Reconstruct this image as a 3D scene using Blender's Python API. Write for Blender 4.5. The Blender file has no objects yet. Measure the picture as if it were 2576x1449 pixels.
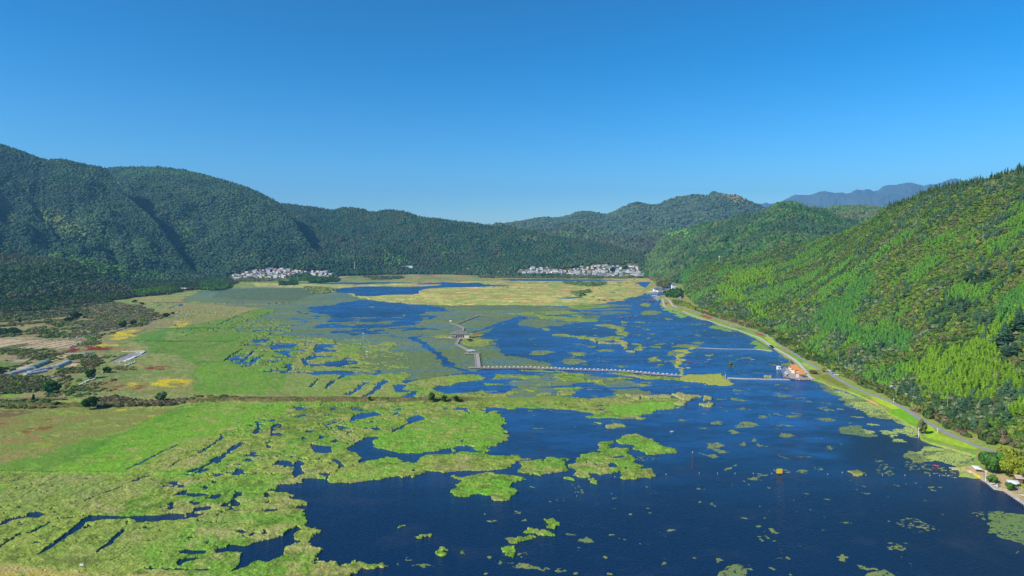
import bpy, math, random, time
import numpy as np
from mathutils import Vector
from mathutils.bvhtree import BVHTree
random.seed(7); rng = np.random.default_rng(7)
S = bpy.context.scene
COL = S.collection
T0 = time.time()
def log(*a): print('[%.1f]' % (time.time()-T0), *a, flush=True)

# ------------------------------------------------------------------ camera
H = 120.0; FPX = 2576*24/36.0; CU, CV = 1288.0, 724.5; VH = 632.0
TH = math.atan((CV-VH)/FPX)
cam_d = bpy.data.cameras.new('camera'); cam = bpy.data.objects.new('camera', cam_d); COL.objects.link(cam)
cam_d.lens = 24; cam_d.sensor_width = 36; cam_d.clip_start = 1; cam_d.clip_end = 90000
cam.location = (0, 0, H); cam.rotation_euler = (math.pi/2-TH, 0, 0)
S.camera = cam
# ------------------------------------------------------------------ light
SUN_EL = math.radians(38); SUN_AZ = math.atan2(-0.86, -0.50)      # direction TOWARDS the sun: left, slightly behind the camera
sdir = Vector((math.sin(SUN_AZ)*math.cos(SUN_EL), math.cos(SUN_AZ)*math.cos(SUN_EL), math.sin(SUN_EL)))
sun_d = bpy.data.lights.new('sun', 'SUN'); sun_d.energy = 5.0; sun_d.angle = math.radians(0.5); sun_d.color = (1, .95, .87)
sun = bpy.data.objects.new('sun', sun_d); COL.objects.link(sun); sun.location = (-300, -200, 600)
sun.rotation_euler = sdir.to_track_quat('Z', 'Y').to_euler()
W = bpy.data.worlds.new('World'); S.world = W; W.use_nodes = True
nt = W.node_tree; nt.nodes.clear()
sky = nt.nodes.new('ShaderNodeTexSky'); sky.sky_type = 'NISHITA'; sky.sun_disc = False
sky.sun_elevation = SUN_EL; sky.sun_rotation = SUN_AZ
sky.air_density = 1.15; sky.dust_density = 1.0; sky.ozone_density = 4.0; sky.altitude = 1500
hs = nt.nodes.new('ShaderNodeHueSaturation'); hs.inputs['Saturation'].default_value = 1.2; hs.inputs['Hue'].default_value = 0.49
gm = nt.nodes.new('ShaderNodeGamma'); gm.inputs['Gamma'].default_value = 1.6
bg = nt.nodes.new('ShaderNodeBackground'); bg.inputs['Strength'].default_value = 0.05
wo = nt.nodes.new('ShaderNodeOutputWorld')
nt.links.new(sky.outputs[0], gm.inputs[0]); nt.links.new(gm.outputs[0], hs.inputs['Color']); nt.links.new(hs.outputs[0], bg.inputs[0]); nt.links.new(bg.outputs[0], wo.inputs[0])
S.view_settings.view_transform = 'Standard'; S.view_settings.look = 'None'; S.view_settings.exposure = 0.28; S.view_settings.gamma = 1
S.cycles.max_bounces = 5; S.cycles.diffuse_bounces = 2; S.cycles.glossy_bounces = 2; S.cycles.volume_bounces = 0; S.cycles.transparent_max_bounces = 4
S.cycles.use_adaptive_sampling = False; S.cycles.caustics_reflective = False; S.cycles.caustics_refractive = False

# ------------------------------------------------------------------ maths
ct, st = math.cos(TH), math.sin(TH)
def ray(u, v):
    xc = (np.asarray(u, float)-CU)/FPX; yc = (CV-np.asarray(v, float))/FPX
    return xc, ct+yc*st, -st+yc*ct
def gnd(u, v, z=0.0):
    x, y, d = ray(u, v); t = (z-H)/d
    return x*t, y*t
def at(u, v, D):
    "point at horizontal distance y=D seen at picture position (u, v)"
    x, y, d = ray(u, v); t = D/y
    return x*t, D+0*x, H+d*t
def proj(x, y, z):
    dz = z-H; dep = y*ct-dz*st
    return CU+FPX*x/dep, CV-FPX*(y*st+dz*ct)/dep
def lin(c):
    c = np.asarray(c, float)/255.0
    return np.where(c <= .04045, c/12.92, ((c+.055)/1.055)**2.4)
KA = 0.86; HAZE = 4.7e-5
def C(r, g, b): return lin((r, g, b))*KA
def cv(x0, y0, s): return lambda pts: [((x0+x/s)*2576/3840, (y0+y/s)*2576/3840) for x, y in pts]
za = cv(0, 1000, 2.576); zb = cv(950, 1000, 2.576); zc = cv(1900, 1000, 2.576); zd = cv(2840, 1000, 2.576)
ze = cv(0, 1500, 2.195); zf = cv(900, 1500, 2.195); zg = cv(1850, 1500, 2.195); zh = cv(2840, 1500, 2.195)
zm = cv(900, 600, 2.576); zn = cv(1800, 600, 2.576); v1 = cv(820, 980, 5.152); v2 = cv(1900, 960, 4.684)
zw = cv(2900, 1340, 12.88); zx = cv(3540, 1660, 6.037); zy = cv(2500, 1330, 6.44); zz = cv(1640, 1160, 6.04); zk = cv(2380, 1000, 8.05)
zl = cv(0, 1300, 5.152); zq = cv(1750, 1360, 3.22); zp = cv(2200, 1480, 3.22); F = lambda p: p
def _h(ix, iy, seed):
    n = (ix.astype(np.int64)*374761393 + iy.astype(np.int64)*668265263 + seed*1442695041) & 0xFFFFFFFF
    n = ((n ^ (n >> 15))*2246822519) & 0xFFFFFFFF
    n = ((n ^ (n >> 13))*3266489917) & 0xFFFFFFFF
    n = (n ^ (n >> 16))
    return ((n >> 4) & 0xFFFF).astype(np.float32)/65535.0
def vn(x, y, seed=0):
    xi = np.floor(x); yi = np.floor(y); fx = (x-xi).astype(np.float32); fy = (y-yi).astype(np.float32)
    xi = xi.astype(np.int64); yi = yi.astype(np.int64)
    fx = fx*fx*(3-2*fx); fy = fy*fy*(3-2*fy)
    a = _h(xi, yi, seed); b = _h(xi+1, yi, seed); c = _h(xi, yi+1, seed); d = _h(xi+1, yi+1, seed)
    return (a+(b-a)*fx)*(1-fy)+(c+(d-c)*fx)*fy
def fbm(x, y, oct=4, seed=0, gain=.5):
    r = 0; a = 1; s = 0
    for i in range(oct):
        r = r+a*vn(x, y, seed+i*17); s += a; a *= gain; x, y = x*1.7+y*1.05+3.1, y*1.7-x*1.05+7.7
    return r/s
def sstep(a, b, x):
    t = np.clip((x-a)/(b-a), 0, 1); return t*t*(3-2*t)
def inpoly(px, py, poly):
    P = np.asarray(poly, float); r = np.zeros(px.shape, bool); n = len(P)
    for i in range(n):
        x0, y0 = P[i]; x1, y1 = P[(i+1) % n]
        if y0 == y1: continue
        c = (y0 > py) != (y1 > py)
        r ^= c & (px < (x1-x0)*(py-y0)/(y1-y0)+x0)
    return r
# ------------------------------------------------------------------ scene helpers
def prop(o, label=None, cat=None, group=None, kind=None):
    if label: o['label'] = label
    if cat: o['category'] = cat
    if group: o['group'] = group
    if kind: o['kind'] = kind
    return o
def link(name, me, parent=None):
    o = bpy.data.objects.new(name, me); COL.objects.link(o)
    if parent: o.parent = parent
    return o
def empty(name, loc, rz=0.0):
    o = bpy.data.objects.new(name, None); COL.objects.link(o); o.location = loc; o.rotation_euler = (0, 0, rz); o.empty_display_size = .5
    return o
def mesh_np(name, V, Fc, mat=None, col=None, smooth=False, extra=None):
    me = bpy.data.meshes.new(name); V = np.ascontiguousarray(V, np.float32); Fc = np.ascontiguousarray(Fc, np.int32)
    k = Fc.shape[1]; me.vertices.add(len(V)); me.vertices.foreach_set('co', V.ravel())
    me.loops.add(Fc.size); me.loops.foreach_set('vertex_index', Fc.ravel())
    me.polygons.add(len(Fc)); me.polygons.foreach_set('loop_start', np.arange(0, Fc.size, k, dtype=np.int32))
    me.polygons.foreach_set('use_smooth', np.full(len(Fc), smooth))
    if col is not None:
        a = me.color_attributes.new('Col', 'FLOAT_COLOR', 'POINT'); c4 = np.ones((len(V), 4), np.float32); c4[:, :3] = col; a.data.foreach_set('color', c4.ravel())
    if extra:
        for nm, arr in extra.items():
            a = me.attributes.new(nm, 'FLOAT', 'POINT'); a.data.foreach_set('value', np.ascontiguousarray(arr, np.float32).ravel())
    me.update(calc_edges=True)
    if mat: me.materials.append(mat)
    return me
class MB:
    def __init__(s): s.v = []; s.f = []
    def add(s, vs, fs, M=None):
        b = len(s.v)
        s.v += [tuple(M(p)) if M else tuple(p) for p in vs]; s.f += [tuple(b+i for i in f) for f in fs]; return s
    def box(s, c, d, rz=0.0, taper=1.0):
        cx, cy, cz = c; dx, dy, dz = d[0]/2, d[1]/2, d[2]/2; q = []; cr, sr = math.cos(rz), math.sin(rz)
        for k, z in ((1, -dz), (taper, dz)):
            for a, b in ((-1, -1), (1, -1), (1, 1), (-1, 1)):
                x, y = a*dx*k, b*dy*k; q.append((cx+x*cr-y*sr, cy+x*sr+y*cr, cz+z))
        return s.add(q, [(0, 3, 2, 1), (4, 5, 6, 7), (0, 1, 5, 4), (1, 2, 6, 5), (2, 3, 7, 6), (3, 0, 4, 7)])
    def cyl(s, p, q, r0, r1=None, n=8):
        r1 = r0 if r1 is None else r1; p = Vector(p); q = Vector(q); a = (q-p).normalized()
        u = a.cross(Vector((0, 0, 1)) if abs(a.z) < .9 else Vector((1, 0, 0))).normalized(); w = a.cross(u); vs = []
        for c, r in ((p, r0), (q, r1)):
            for i in range(n):
                t = 2*math.pi*i/n; vs.append(c+u*math.cos(t)*r+w*math.sin(t)*r)
        fs = [(i, (i+1) % n, n+(i+1) % n, n+i) for i in range(n)]+[tuple(range(n-1, -1, -1)), tuple(range(n, 2*n))]
        return s.add(vs, fs)
    def lathe(s, prof, c=(0, 0, 0), n=10, sq=(1, 1)):
        vs = []
        for r, z in prof:
            for i in range(n):
                t = 2*math.pi*i/n; vs.append((c[0]+r*math.cos(t)*sq[0], c[1]+r*math.sin(t)*sq[1], c[2]+z))
        fs = [(j*n+i, j*n+(i+1) % n, (j+1)*n+(i+1) % n, (j+1)*n+i) for j in range(len(prof)-1) for i in range(n)]
        fs += [tuple(range(n-1, -1, -1)), tuple((len(prof)-1)*n+i for i in range(n))]
        return s.add(vs, fs)
    def gable(s, c, d, h, ov=.4, th=.18):
        "roof with its ridge along x; c = centre of the eaves plane"
        x, y = d[0]/2+ov, d[1]/2+ov; cx, cy, cz = c
        vs = []
        for sx in (-1, 1):
            vs += [(cx+sx*x, cy-y, cz), (cx+sx*x, cy, cz+h), (cx+sx*x, cy+y, cz), (cx+sx*x, cy+y, cz+th), (cx+sx*x, cy, cz+h+th), (cx+sx*x, cy-y, cz+th)]
        fs = [(0, 1, 7, 6), (1, 2, 8, 7), (2, 3, 9, 8), (3, 4, 10, 9), (4, 5, 11, 10), (5, 0, 6, 11), (0, 5, 4, 1), (1, 4, 3, 2), (6, 7, 10, 11), (7, 8, 9, 10)]
        return s.add(vs, fs)
    def hip(s, c, d, h, ov=.6, rl=.45, curve=0.0):
        x, y = d[0]/2+ov, d[1]/2+ov; cx, cy, cz = c; r = d[0]/2*rl; m = .5
        lv = [(x, y, -.12), (x, y, .12), (r+(x-r)*m, y*m, h*(m-curve)), (r, .05, h)]
        vs = []
        for a, b, z in lv: vs += [(cx-a, cy-b, cz+z), (cx+a, cy-b, cz+z), (cx+a, cy+b, cz+z), (cx-a, cy+b, cz+z)]
        fs = [(3, 2, 1, 0), (12, 13, 14, 15)]+[(4*j+i, 4*j+(i+1) % 4, 4*j+4+(i+1) % 4, 4*j+4+i) for j in range(3) for i in range(4)]
        return s.add(vs, fs)
    def mesh(s, name, mat, smooth=False):
        me = bpy.data.meshes.new(name); me.from_pydata(s.v, [], s.f); me.materials.append(mat)
        if smooth: me.polygons.foreach_set('use_smooth', [True]*len(me.polygons))
        me.update(); return me
    def build(s, name, mat, parent=None, smooth=False): return link(name, s.mesh(name, mat, smooth), parent)
def copy_tree(o, parent=None):
    c = o.copy(); COL.objects.link(c)
    if parent: c.parent = parent
    for ch in [x for x in ALLCH.get(o.name, [])]: copy_tree(ch, c)
    return c
ALLCH = {}
def reg(root):
    "remember the children of a thing, for copies"
    for ch in root.children: ALLCH.setdefault(root.name, []).append(ch); reg(ch)
    return root
# ------------------------------------------------------------------ materials
def newmat(name):
    m = bpy.data.materials.new(name); m.use_nodes = True; n = m.node_tree; b = n.nodes['Principled BSDF']; return m, n, b
def pmat(name, rgb, rough=.7, var=.18, scale=2.0, metal=0.0, spec=.3):
    m, n, b = newmat(name); tc = n.nodes.new('ShaderNodeTexCoord'); no = n.nodes.new('ShaderNodeTexNoise'); no.inputs['Scale'].default_value = scale; no.inputs['Detail'].default_value = 5
    r = n.nodes.new('ShaderNodeMapRange'); r.inputs[1].default_value = .3; r.inputs[2].default_value = .7; r.inputs[3].default_value = 1-var; r.inputs[4].default_value = 1+var
    mx = n.nodes.new('ShaderNodeVectorMath'); mx.operation = 'SCALE'; mx.inputs[0].default_value = tuple(rgb)
    n.links.new(tc.outputs['Object'], no.inputs[0]); n.links.new(no.outputs[0], r.inputs[0]); n.links.new(r.outputs[0], mx.inputs['Scale']); n.links.new(mx.outputs[0], b.inputs['Base Color'])
    b.inputs['Roughness'].default_value = rough; b.inputs['Metallic'].default_value = metal; b.inputs['Specular IOR Level'].default_value = spec
    return m
def amat(name, rough=.9, spec=.15, var=.25, scale=1.0, bump=0.0, objcol=False, trans=0.0):
    m, n, b = newmat(name); at_ = n.nodes.new('ShaderNodeAttribute'); at_.attribute_name = 'Col'
    tc = n.nodes.new('ShaderNodeTexCoord'); no = n.nodes.new('ShaderNodeTexNoise'); no.inputs['Scale'].default_value = scale; no.inputs['Detail'].default_value = 4; no.inputs['Roughness'].default_value = .65
    r = n.nodes.new('ShaderNodeMapRange'); r.inputs[1].default_value = .3; r.inputs[2].default_value = .7; r.inputs[3].default_value = 1-var; r.inputs[4].default_value = 1+var
    mx = n.nodes.new('ShaderNodeVectorMath'); mx.operation = 'SCALE'
    n.links.new(tc.outputs['Object'], no.inputs[0]); n.links.new(no.outputs[0], r.inputs[0]); n.links.new(r.outputs[0], mx.inputs['Scale'])
    src = at_.outputs['Color']
    if objcol:
        oi = n.nodes.new('ShaderNodeObjectInfo'); mu = n.nodes.new('ShaderNodeVectorMath'); mu.operation = 'MULTIPLY'
        n.links.new(oi.outputs['Color'], mu.inputs[0]); n.links.new(src, mu.inputs[1]); src = mu.outputs[0]
    n.links.new(src, mx.inputs[0]); n.links.new(mx.outputs[0], b.inputs['Base Color'])
    b.inputs['Roughness'].default_value = rough; b.inputs['Specular IOR Level'].default_value = spec
    if bump:
        bp = n.nodes.new('ShaderNodeBump'); bp.inputs['Strength'].default_value = bump; bp.inputs['Distance'].default_value = .4
        n.links.new(no.outputs[0], bp.inputs['Height']); n.links.new(bp.outputs[0], b.inputs['Normal'])
    if trans:
        tr = n.nodes.new('ShaderNodeBsdfTranslucent'); ms = n.nodes.new('ShaderNodeMixShader'); ms.inputs[0].default_value = trans
        n.links.new(mx.outputs[0], tr.inputs[0]); n.links.new(b.outputs[0], ms.inputs[1]); n.links.new(tr.outputs[0], ms.inputs[2]); n.links.new(ms.outputs[0], n.nodes['Material Output'].inputs[0])
    return m
M_marsh = amat('marsh_plants', .9, .1, .28, .9, .5)
M_land = amat('meadow_ground', .95, .1, .22, .35, .3)
M_algae = amat('duckweed', .85, .06, .12, .15, 0)
M_forest = amat('forest_leaves', .9, .08, .15, .2, 0, trans=.12)
M_hill = amat('hill_soil', .95, .05, .3, .05, 0)
M_crown = amat('crown_leaves', .85, .12, .22, .6, 0, objcol=True, trans=.15)
M_bark = pmat('bark', C(92, 74, 58), .9)
M_white = pmat('white_plaster', (.84, .83, .80), .8, .08, .3)
M_cream = pmat('cream_plaster', (.74, .58, .42), .85, .1, .3)
M_grey = pmat('weathered_wood', C(176, 167, 156), .9, .2, 1.5)
M_wood = pmat('brown_timber', C(128, 100, 76), .85, .2, 2)
M_tile = pmat('grey_roof_tiles', C(132, 128, 122), .85, .22, .8)
M_tile2 = pmat('pale_concrete_roof', C(214, 206, 196), .85, .15, .3)
M_pink = pmat('pinkish_roof_tiles', C(205, 180, 165), .85, .18, .3)
M_redroof = pmat('red_roof_sheet', C(178, 70, 70), .7, .12, .5)
M_orange = pmat('orange_roof_tiles', C(240, 160, 92), .75, .12, 1.2)
M_dark = pmat('dark_window', (.02, .025, .03), .3, .1, 1, 0, .5)
M_asph = pmat('asphalt', C(160, 157, 152), .9, .1, .2)
M_path = pmat('path_paving', C(205, 200, 192), .9, .1, .2)
M_stone = pmat('pale_stone', C(196, 192, 184), .9, .2, .5)
M_paint = pmat('white_paint', (.82, .82, .82), .5, .05)
M_red = pmat('red_plastic', C(205, 62, 60), .5, .1); M_pk = pmat('pink_plastic', C(240, 150, 185), .5, .1)
M_yel = pmat('yellow_plastic', C(250, 205, 30), .5, .06); M_org = pmat('orange_cloth', C(235, 105, 50), .7, .1)
M_skin = pmat('skin', C(200, 150, 120), .6, .05); M_hair = pmat('dark_hair', C(35, 28, 25), .6, .1); M_navy = pmat('dark_cloth', C(45, 50, 70), .8, .1)
M_steel = pmat('painted_steel', (.6, .61, .62), .4, .05, 1, .3)
M_plastic = pmat('greenhouse_film', C(168, 172, 170), .6, .2, .25, 0, .5)
M_film = pmat('green_greenhouse_film', C(96, 128, 118), .6, .2, .25, 0, .5)
# ------------------------------------------------------------------ the wetland: one survey grid of the valley floor
uu = np.concatenate([np.arange(-1900, -460, 45.0), np.arange(-460, -60, 6.0), np.arange(-60, 2640, 1.6), np.arange(2640, 3100, 6.0), np.arange(3100, 4900, 45.0)])
vv = np.concatenate([np.arange(684, 760, .45), np.arange(760, 1470, 1.0), np.arange(1470, 1600, 3.0), np.arange(1600, 3400, 12.0)])
NU, NV = len(uu), len(vv)
U, V_ = np.meshgrid(uu, vv); GX, GY = gnd(U, V_); GX = GX.astype(np.float64)
ang = GX/GY; lg = np.log(GY)
K = 55.0
wx = (fbm(ang*K, lg*K, 4, 11, .62)-.5)*2; wy = (fbm(ang*K+91, lg*K+37, 4, 23, .62)-.5)*2
AMP = GY*0.012
WX, WY = GX+wx*AMP, GY+wy*AMP
PU, PV = proj(WX, WY, 0.0)               # warped survey position: gives shores their ragged edge
PU2, PV2 = proj(GX+wx*AMP*.35, GY+wy*AMP*.35, 0.0)
SOFT = []
for i_ in range(4):
    sx_, sy_ = (fbm(ang*150+i_*31, lg*150, 3, 900+i_, .7)-.5)*2, (fbm(ang*150, lg*150+i_*17, 3, 950+i_, .7)-.5)*2
    SOFT.append(proj(GX+(wx*.5+sx_*.9)*AMP, GY+(wy*.5+sy_*.9)*AMP, 0.0))
WATER, ALGAE, VEG, LAND, PAD = 0, 1, 2, 3, 4
cls = np.zeros(U.shape, np.int16)
colV = np.zeros(U.shape+(3,), np.float32); colA = colV.copy(); colM = colV.copy()
tall = np.zeros(U.shape, np.float32)     # extra plant height
patch = np.zeros(U.shape, np.float32)    # sky reflection painted into the base colour, in still patches and far water
def sl(poly, pad=24):
    P = np.asarray(poly); a = np.searchsorted(uu, P[:, 0].min()-pad); b = np.searchsorted(uu, P[:, 0].max()+pad)
    c = np.searchsorted(vv, P[:, 1].min()-pad*.7); d = np.searchsorted(vv, P[:, 1].max()+pad*.7)
    return (slice(c, d), slice(a, b))
def pm(poly, w=1.0):
    s = sl(poly)
    if w == 0: return s, inpoly(U[s], V_[s], poly)
    if w < 1: return s, inpoly(PU2[s], PV2[s], poly)
    return s, inpoly(PU[s], PV[s], poly)
def P(poly, c, w=1.0, only=None):
    s, m = pm(poly, w)
    if only is not None: m &= (cls[s] == only)
    cls[s][m] = c
def seg(poly, w):
    "distance in metres from a polyline given in picture positions"
    s = sl(poly); x = GX[s]; y = GY[s]; wp = [gnd(a, b) for a, b in poly]; d = np.full(x.shape, 1e9)
    for (x0, y0), (x1, y1) in zip(wp[:-1], wp[1:]):
        dx, dy = x1-x0, y1-y0; t = np.clip(((x-x0)*dx+(y-y0)*dy)/(dx*dx+dy*dy+1e-9), 0, 1)
        d = np.minimum(d, np.hypot(x-x0-t*dx, y-y0-t*dy))
    return s, d < w/2
def L(poly, c, w, jit=.5, only=None):
    s, m = seg(poly, w)
    if jit:
        s, m = seg(poly, w*2); x = GX[s]; y = GY[s]
        n = fbm(x/(w*1.6), y/(w*1.6), 2, 5); s2, m1 = seg(poly, w*.55); s3, m2 = seg(poly, w); s4, m3 = seg(poly, w*1.6)
        m = m1 | (m2 & (n > .42)) | (m3 & (n > .6))
    if only is not None: m &= (cls[s] == only)
    cls[s][m] = c
def paint(arr, poly, rgb, k=1.0, w=1.0, feather=.0, seed=3, sc=6.0):
    if w == 0: s, m = pm(poly, 0); m = m.astype(np.float32)
    else:
        s = sl(poly, 34); m = 0
        for a_, b_ in SOFT: m = m+inpoly(a_[s], b_[s], poly)*.25
        if feather < .04: s2, m2 = pm(poly, .5); m = inpoly(PU2[s], PV2[s], poly)*.7+m*.3
    if feather:
        n = fbm(ang[s]*52, lg[s]*78, 4, seed+int(poly[0][0]), .62); th_ = .36+.32*feather; m = m*sstep(th_-.05, th_+.05, n)
    mm = (m*k)[..., None]; arr[s] = arr[s]*(1-mm)+np.asarray(rgb)*mm
# noises in world metres
n05 = fbm(GX/1.3, GY/1.3, 3, 41, .6); n4 = fbm(GX/5, GY/5, 3, 43, .6); n20 = fbm(GX/22, GY/22, 4, 47); n90 = fbm(GX/110, GY/110, 4, 53)
nstr = fbm(GX/60, GY/22, 4, 59); nlp = fbm(ang*120, lg*120, 4, 61, .6)
far = sstep(700, 1500, GY)
nveg = n4*(1-far)+nlp*far
log('noise')
# ---- classes, back to front
PL = F([(-1900, 700), (640, 700), (1000, 690), (1620, 690), (1750, 740), (2700, 760), (3100, 900), (3100, 684), (-500, 684)])
P(F([(-1900, 680), (4900, 680), (4900, 702), (1650, 706), (1300, 708), (640, 712), (-1900, 712)]), LAND)
# left meadow, scrub and fields
P(F([(-1900, 690), (600, 690), (640, 712), (900, 716), (1000, 712), (1660, 700), (1660, 716), (1640, 735), (1560, 756), (1500, 768), (1400, 770), (1300, 767), (1150, 770), (1060, 768), (950, 757), (900, 747), (840, 749), (790, 741), (500, 741), (440, 770), (560, 775), (700, 770), (640, 790), (600, 830), (540, 870), (560, 930), (600, 990), (700, 1006), (-1900, 1200)]), LAND)
# duckweed sheets
P(zb([(-700, 330), (-480, 215), (0, 200), (450, 205), (620, 235), (760, 240), (1000, 275), (1050, 300), (1200, 345), (1600, 365), (1900, 375), (2300, 370), (2576, 370), (2900, 385), (3150, 400), (3000, 440), (2500, 440), (2576, 500), (2450, 520), (2330, 600), (2200, 650), (2330, 690), (2330, 760), (2400, 800), (2447, 860), (2560, 875), (2680, 890), (2850, 940), (2980, 985), (2190, 985), (2150, 1010), (1900, 1040), (1660, 1090), (1100, 1100), (400, 1110), (-300, 1060), (-450, 700), (-380, 450)]), ALGAE)
P(zb([(-800, 420), (-560, 330), (-330, 370), (0, 400), (200, 420), (100, 480), (-60, 520), (-200, 560), (-100, 640), (60, 600), (150, 640), (60, 720), (380, 700), (740, 705), (700, 740), (560, 780), (520, 860), (420, 930), (300, 1000), (420, 1030), (700, 1040), (1000, 1060), (1300, 1035), (1500, 1045), (1480, 1080), (1430, 1130), (1500, 1130), (1650, 1080), (1900, 1050), (2150, 1040), (2250, 1080), (2200, 1110), (2000, 1130), (1900, 1145), (1730, 1160), (1790, 1210), (1840, 1240), (2100, 1210), (2576, 1215), (2576, 1300), (-900, 1300)]), VEG)
# patchy middle marsh: duckweed, plants and water mixed by a noise
s, m = pm(zb([(-60, 700), (380, 690), (760, 700), (900, 780), (1000, 850), (1000, 1000), (800, 1040), (300, 1040), (-60, 1000), (-250, 900)]))
n = fbm(GX[s]/26, GY[s]/13, 4, 71, .6); cls[s][m & (n < .47)] = WATER; cls[s][m & (n > .44) & (n < .52)] = ALGAE; cls[s][m & (n > .52)] = VEG
for p in ([(70, 775), (200, 765), (330, 750), (430, 740), (400, 800), (380, 870), (270, 850), (150, 790)], [(560, 790), (620, 765), (650, 780), (620, 820), (660, 870), (560, 900), (500, 960), (460, 940), (520, 870)], [(640, 930), (780, 890), (920, 890), (900, 960), (800, 975), (680, 960)], [(480, 1040), (600, 1005), (900, 1005), (1000, 1020), (880, 1045), (620, 1045)], [(250, 1040), (330, 1020), (380, 1000), (360, 940), (290, 940), (310, 1000)]): P(zb(p), WATER)
for p, w in (([(120, 840), (240, 810), (330, 800)], 9), ([(300, 920), (440, 900), (540, 850), (560, 800), (600, 740)], 8), ([(640, 925), (760, 905), (900, 870), (1000, 850)], 9), ([(440, 980), (620, 1000), (820, 995), (960, 1000)], 6), ([(850, 860), (900, 820), (920, 780), (950, 830), (870, 870)], 12), ([(1100, 780), (1200, 760), (1300, 740), (1330, 770), (1250, 800), (1150, 790)], 11), ([(1180, 985), (1220, 975)], 7), ([(1310, 990), (1380, 950), (1400, 980)], 5), ([(700, 840), (900, 850), (1080, 930)], 6), ([(500, 720), (640, 715), (750, 710)], 6), ([(1000, 790), (1060, 775)], 6), ([(930, 900), (1060, 890)], 5)): L(zb(p), VEG, w*1.3)
s, m = pm(zb([(-200, 640), (700, 690), (1400, 720), (1500, 860), (1500, 1050), (300, 1050), (-100, 1000)])); n = fbm(GX[s]/6, GY[s]/5, 3, 76, .65)*.75+fbm(GX[s]/40, GY[s]/30, 3, 77)*.35; cls[s][m & (cls[s] == ALGAE) & (n > .615)] = VEG
s, m = pm(zb([(-900, 420), (0, 440), (380, 560), (300, 720), (-100, 720), (-700, 640)])); n = fbm(GX[s]/7, GY[s]/6, 3, 79, .65)*.7+fbm(GX[s]/50, GY[s]/30, 3, 80)*.4; cls[s][m & (cls[s] == ALGAE) & (n > .615)] = VEG; cls[s][m & (cls[s] == VEG) & (n < .40)] = ALGAE
# main open pools
lake2 = zb([(520, 440), (560, 390), (800, 370), (870, 345), (1000, 325), (1100, 323), (1200, 345), (1400, 343), (1600, 368), (1800, 388), (1920, 430), (1650, 440), (1620, 470), (1820, 480), (1650, 525), (1560, 560), (1630, 620), (1700, 640), (1550, 692), (1350, 672), (1200, 650), (1050, 650), (920, 670), (860, 630), (850, 590), (700, 540), (780, 480), (640, 455)])
P(lake2, WATER)
s, m = pm(zb([(420, 430), (700, 490), (1000, 490), (1500, 480), (1700, 480), (1800, 640), (1560, 690), (1000, 640), (760, 640), (500, 600), (400, 500)]))
n = fbm(GX[s]/30, GY[s]/30, 4, 73, .6); lo = sstep(470, 640, (V_[s]/.67083-1000)*2.576)
cls[s][m & (n > .58-.10*lo)] = ALGAE; cls[s][m & (n < .40)] = WATER
s, m = pm(zb([(0, 560), (500, 480), (900, 600), (860, 650), (400, 660), (0, 640)])); n = fbm(GX[s]/45, GY[s]/25, 4, 75, .6); cls[s][m & (n < .34)] = WATER
P(zb([(750, 232), (850, 205), (1050, 190), (1300, 190), (1450, 195), (1600, 190), (1800, 180), (1870, 152), (2050, 157), (2190, 153), (2230, 170), (2480, 176), (2450, 186), (2230, 195), (2000, 200), (1700, 210), (1600, 235), (1610, 260), (1550, 270), (1300, 275), (1150, 287), (1000, 285), (980, 265), (820, 250)]), WATER, .5)
P(zb([(1560, 163), (1850, 150), (1920, 155), (1900, 170), (1600, 172)]), WATER, .5)
P(zn([(200, 1152), (700, 1148), (900, 1154), (1150, 1152), (1450, 1163), (1150, 1170), (700, 1172), (300, 1168)]), WATER, .5)
P(zn([(1500, 1190), (1540, 1176), (1690, 1178), (1650, 1215), (1600, 1240), (1540, 1210)]), WATER, .5)
P(zc([(430, 306), (640, 292), (735, 288), (738, 300), (600, 312)]), WATER, .5)
P(zc([(600, 262), (700, 240), (810, 238), (830, 250), (700, 265)]), ALGAE, .5)
P(zm([(1330, 700+400), (1400, 1100), (1300, 1110)]), ALGAE)
P(zc([(1280, 285), (1330, 275), (1400, 295), (1380, 315), (1300, 300)]), WATER, .5)
# main lake
P(zc([(-250, 650), (-130, 590), (0, 530), (80, 492), (170, 480), (220, 495), (120, 530), (-20, 565), (-110, 600), (0, 600), (200, 575), (350, 585), (500, 600), (640, 615), (860, 600), (1040, 600), (1080, 640), (1140, 660), (1100, 590), (1040, 560), (960, 545), (700, 540), (640, 520), (860, 520), (900, 490), (1000, 480), (1110, 470), (1220, 440), (1200, 380), (1215, 330), (1300, 315), (1310, 340), (1330, 370), (1470, 380), (1530, 420), (1650, 480), (1700, 500), (1830, 500), (1940, 540), (2050, 600), (2200, 640), (2350, 680), (2410, 720), (2500, 800), (2600, 850), (2800, 920), (2900, 1010), (3000, 1110), (3300, 1250), (3500, 1500), (3500, 2900), (1000, 2900), (1000, 1450), (1300, 1440), (1720, 1330), (1700, 1280), (1300, 1260), (900, 1240), (0, 1240), (-700, 1190), (-500, 1120), (-200, 1090), (0, 1075), (0, 1010), (530, 985), (420, 940), (230, 880), (0, 860), (-50, 800), (-120, 760), (-110, 700), (-250, 690)]), WATER)
P(zc([(700, 370), (1000, 360), (1200, 370), (1215, 440), (1000, 470), (880, 480), (900, 500), (700, 540), (300, 600), (100, 560), (180, 500), (200, 470), (700, 450)]), ALGAE)
s, m = pm(zc([(720, 420), (860, 350), (1200, 370), (1215, 440), (1100, 470), (760, 470)])); n = fbm(GX[s]/60, GY[s]/25, 4, 77, .6); cls[s][m & (n < .5)] = WATER
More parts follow.
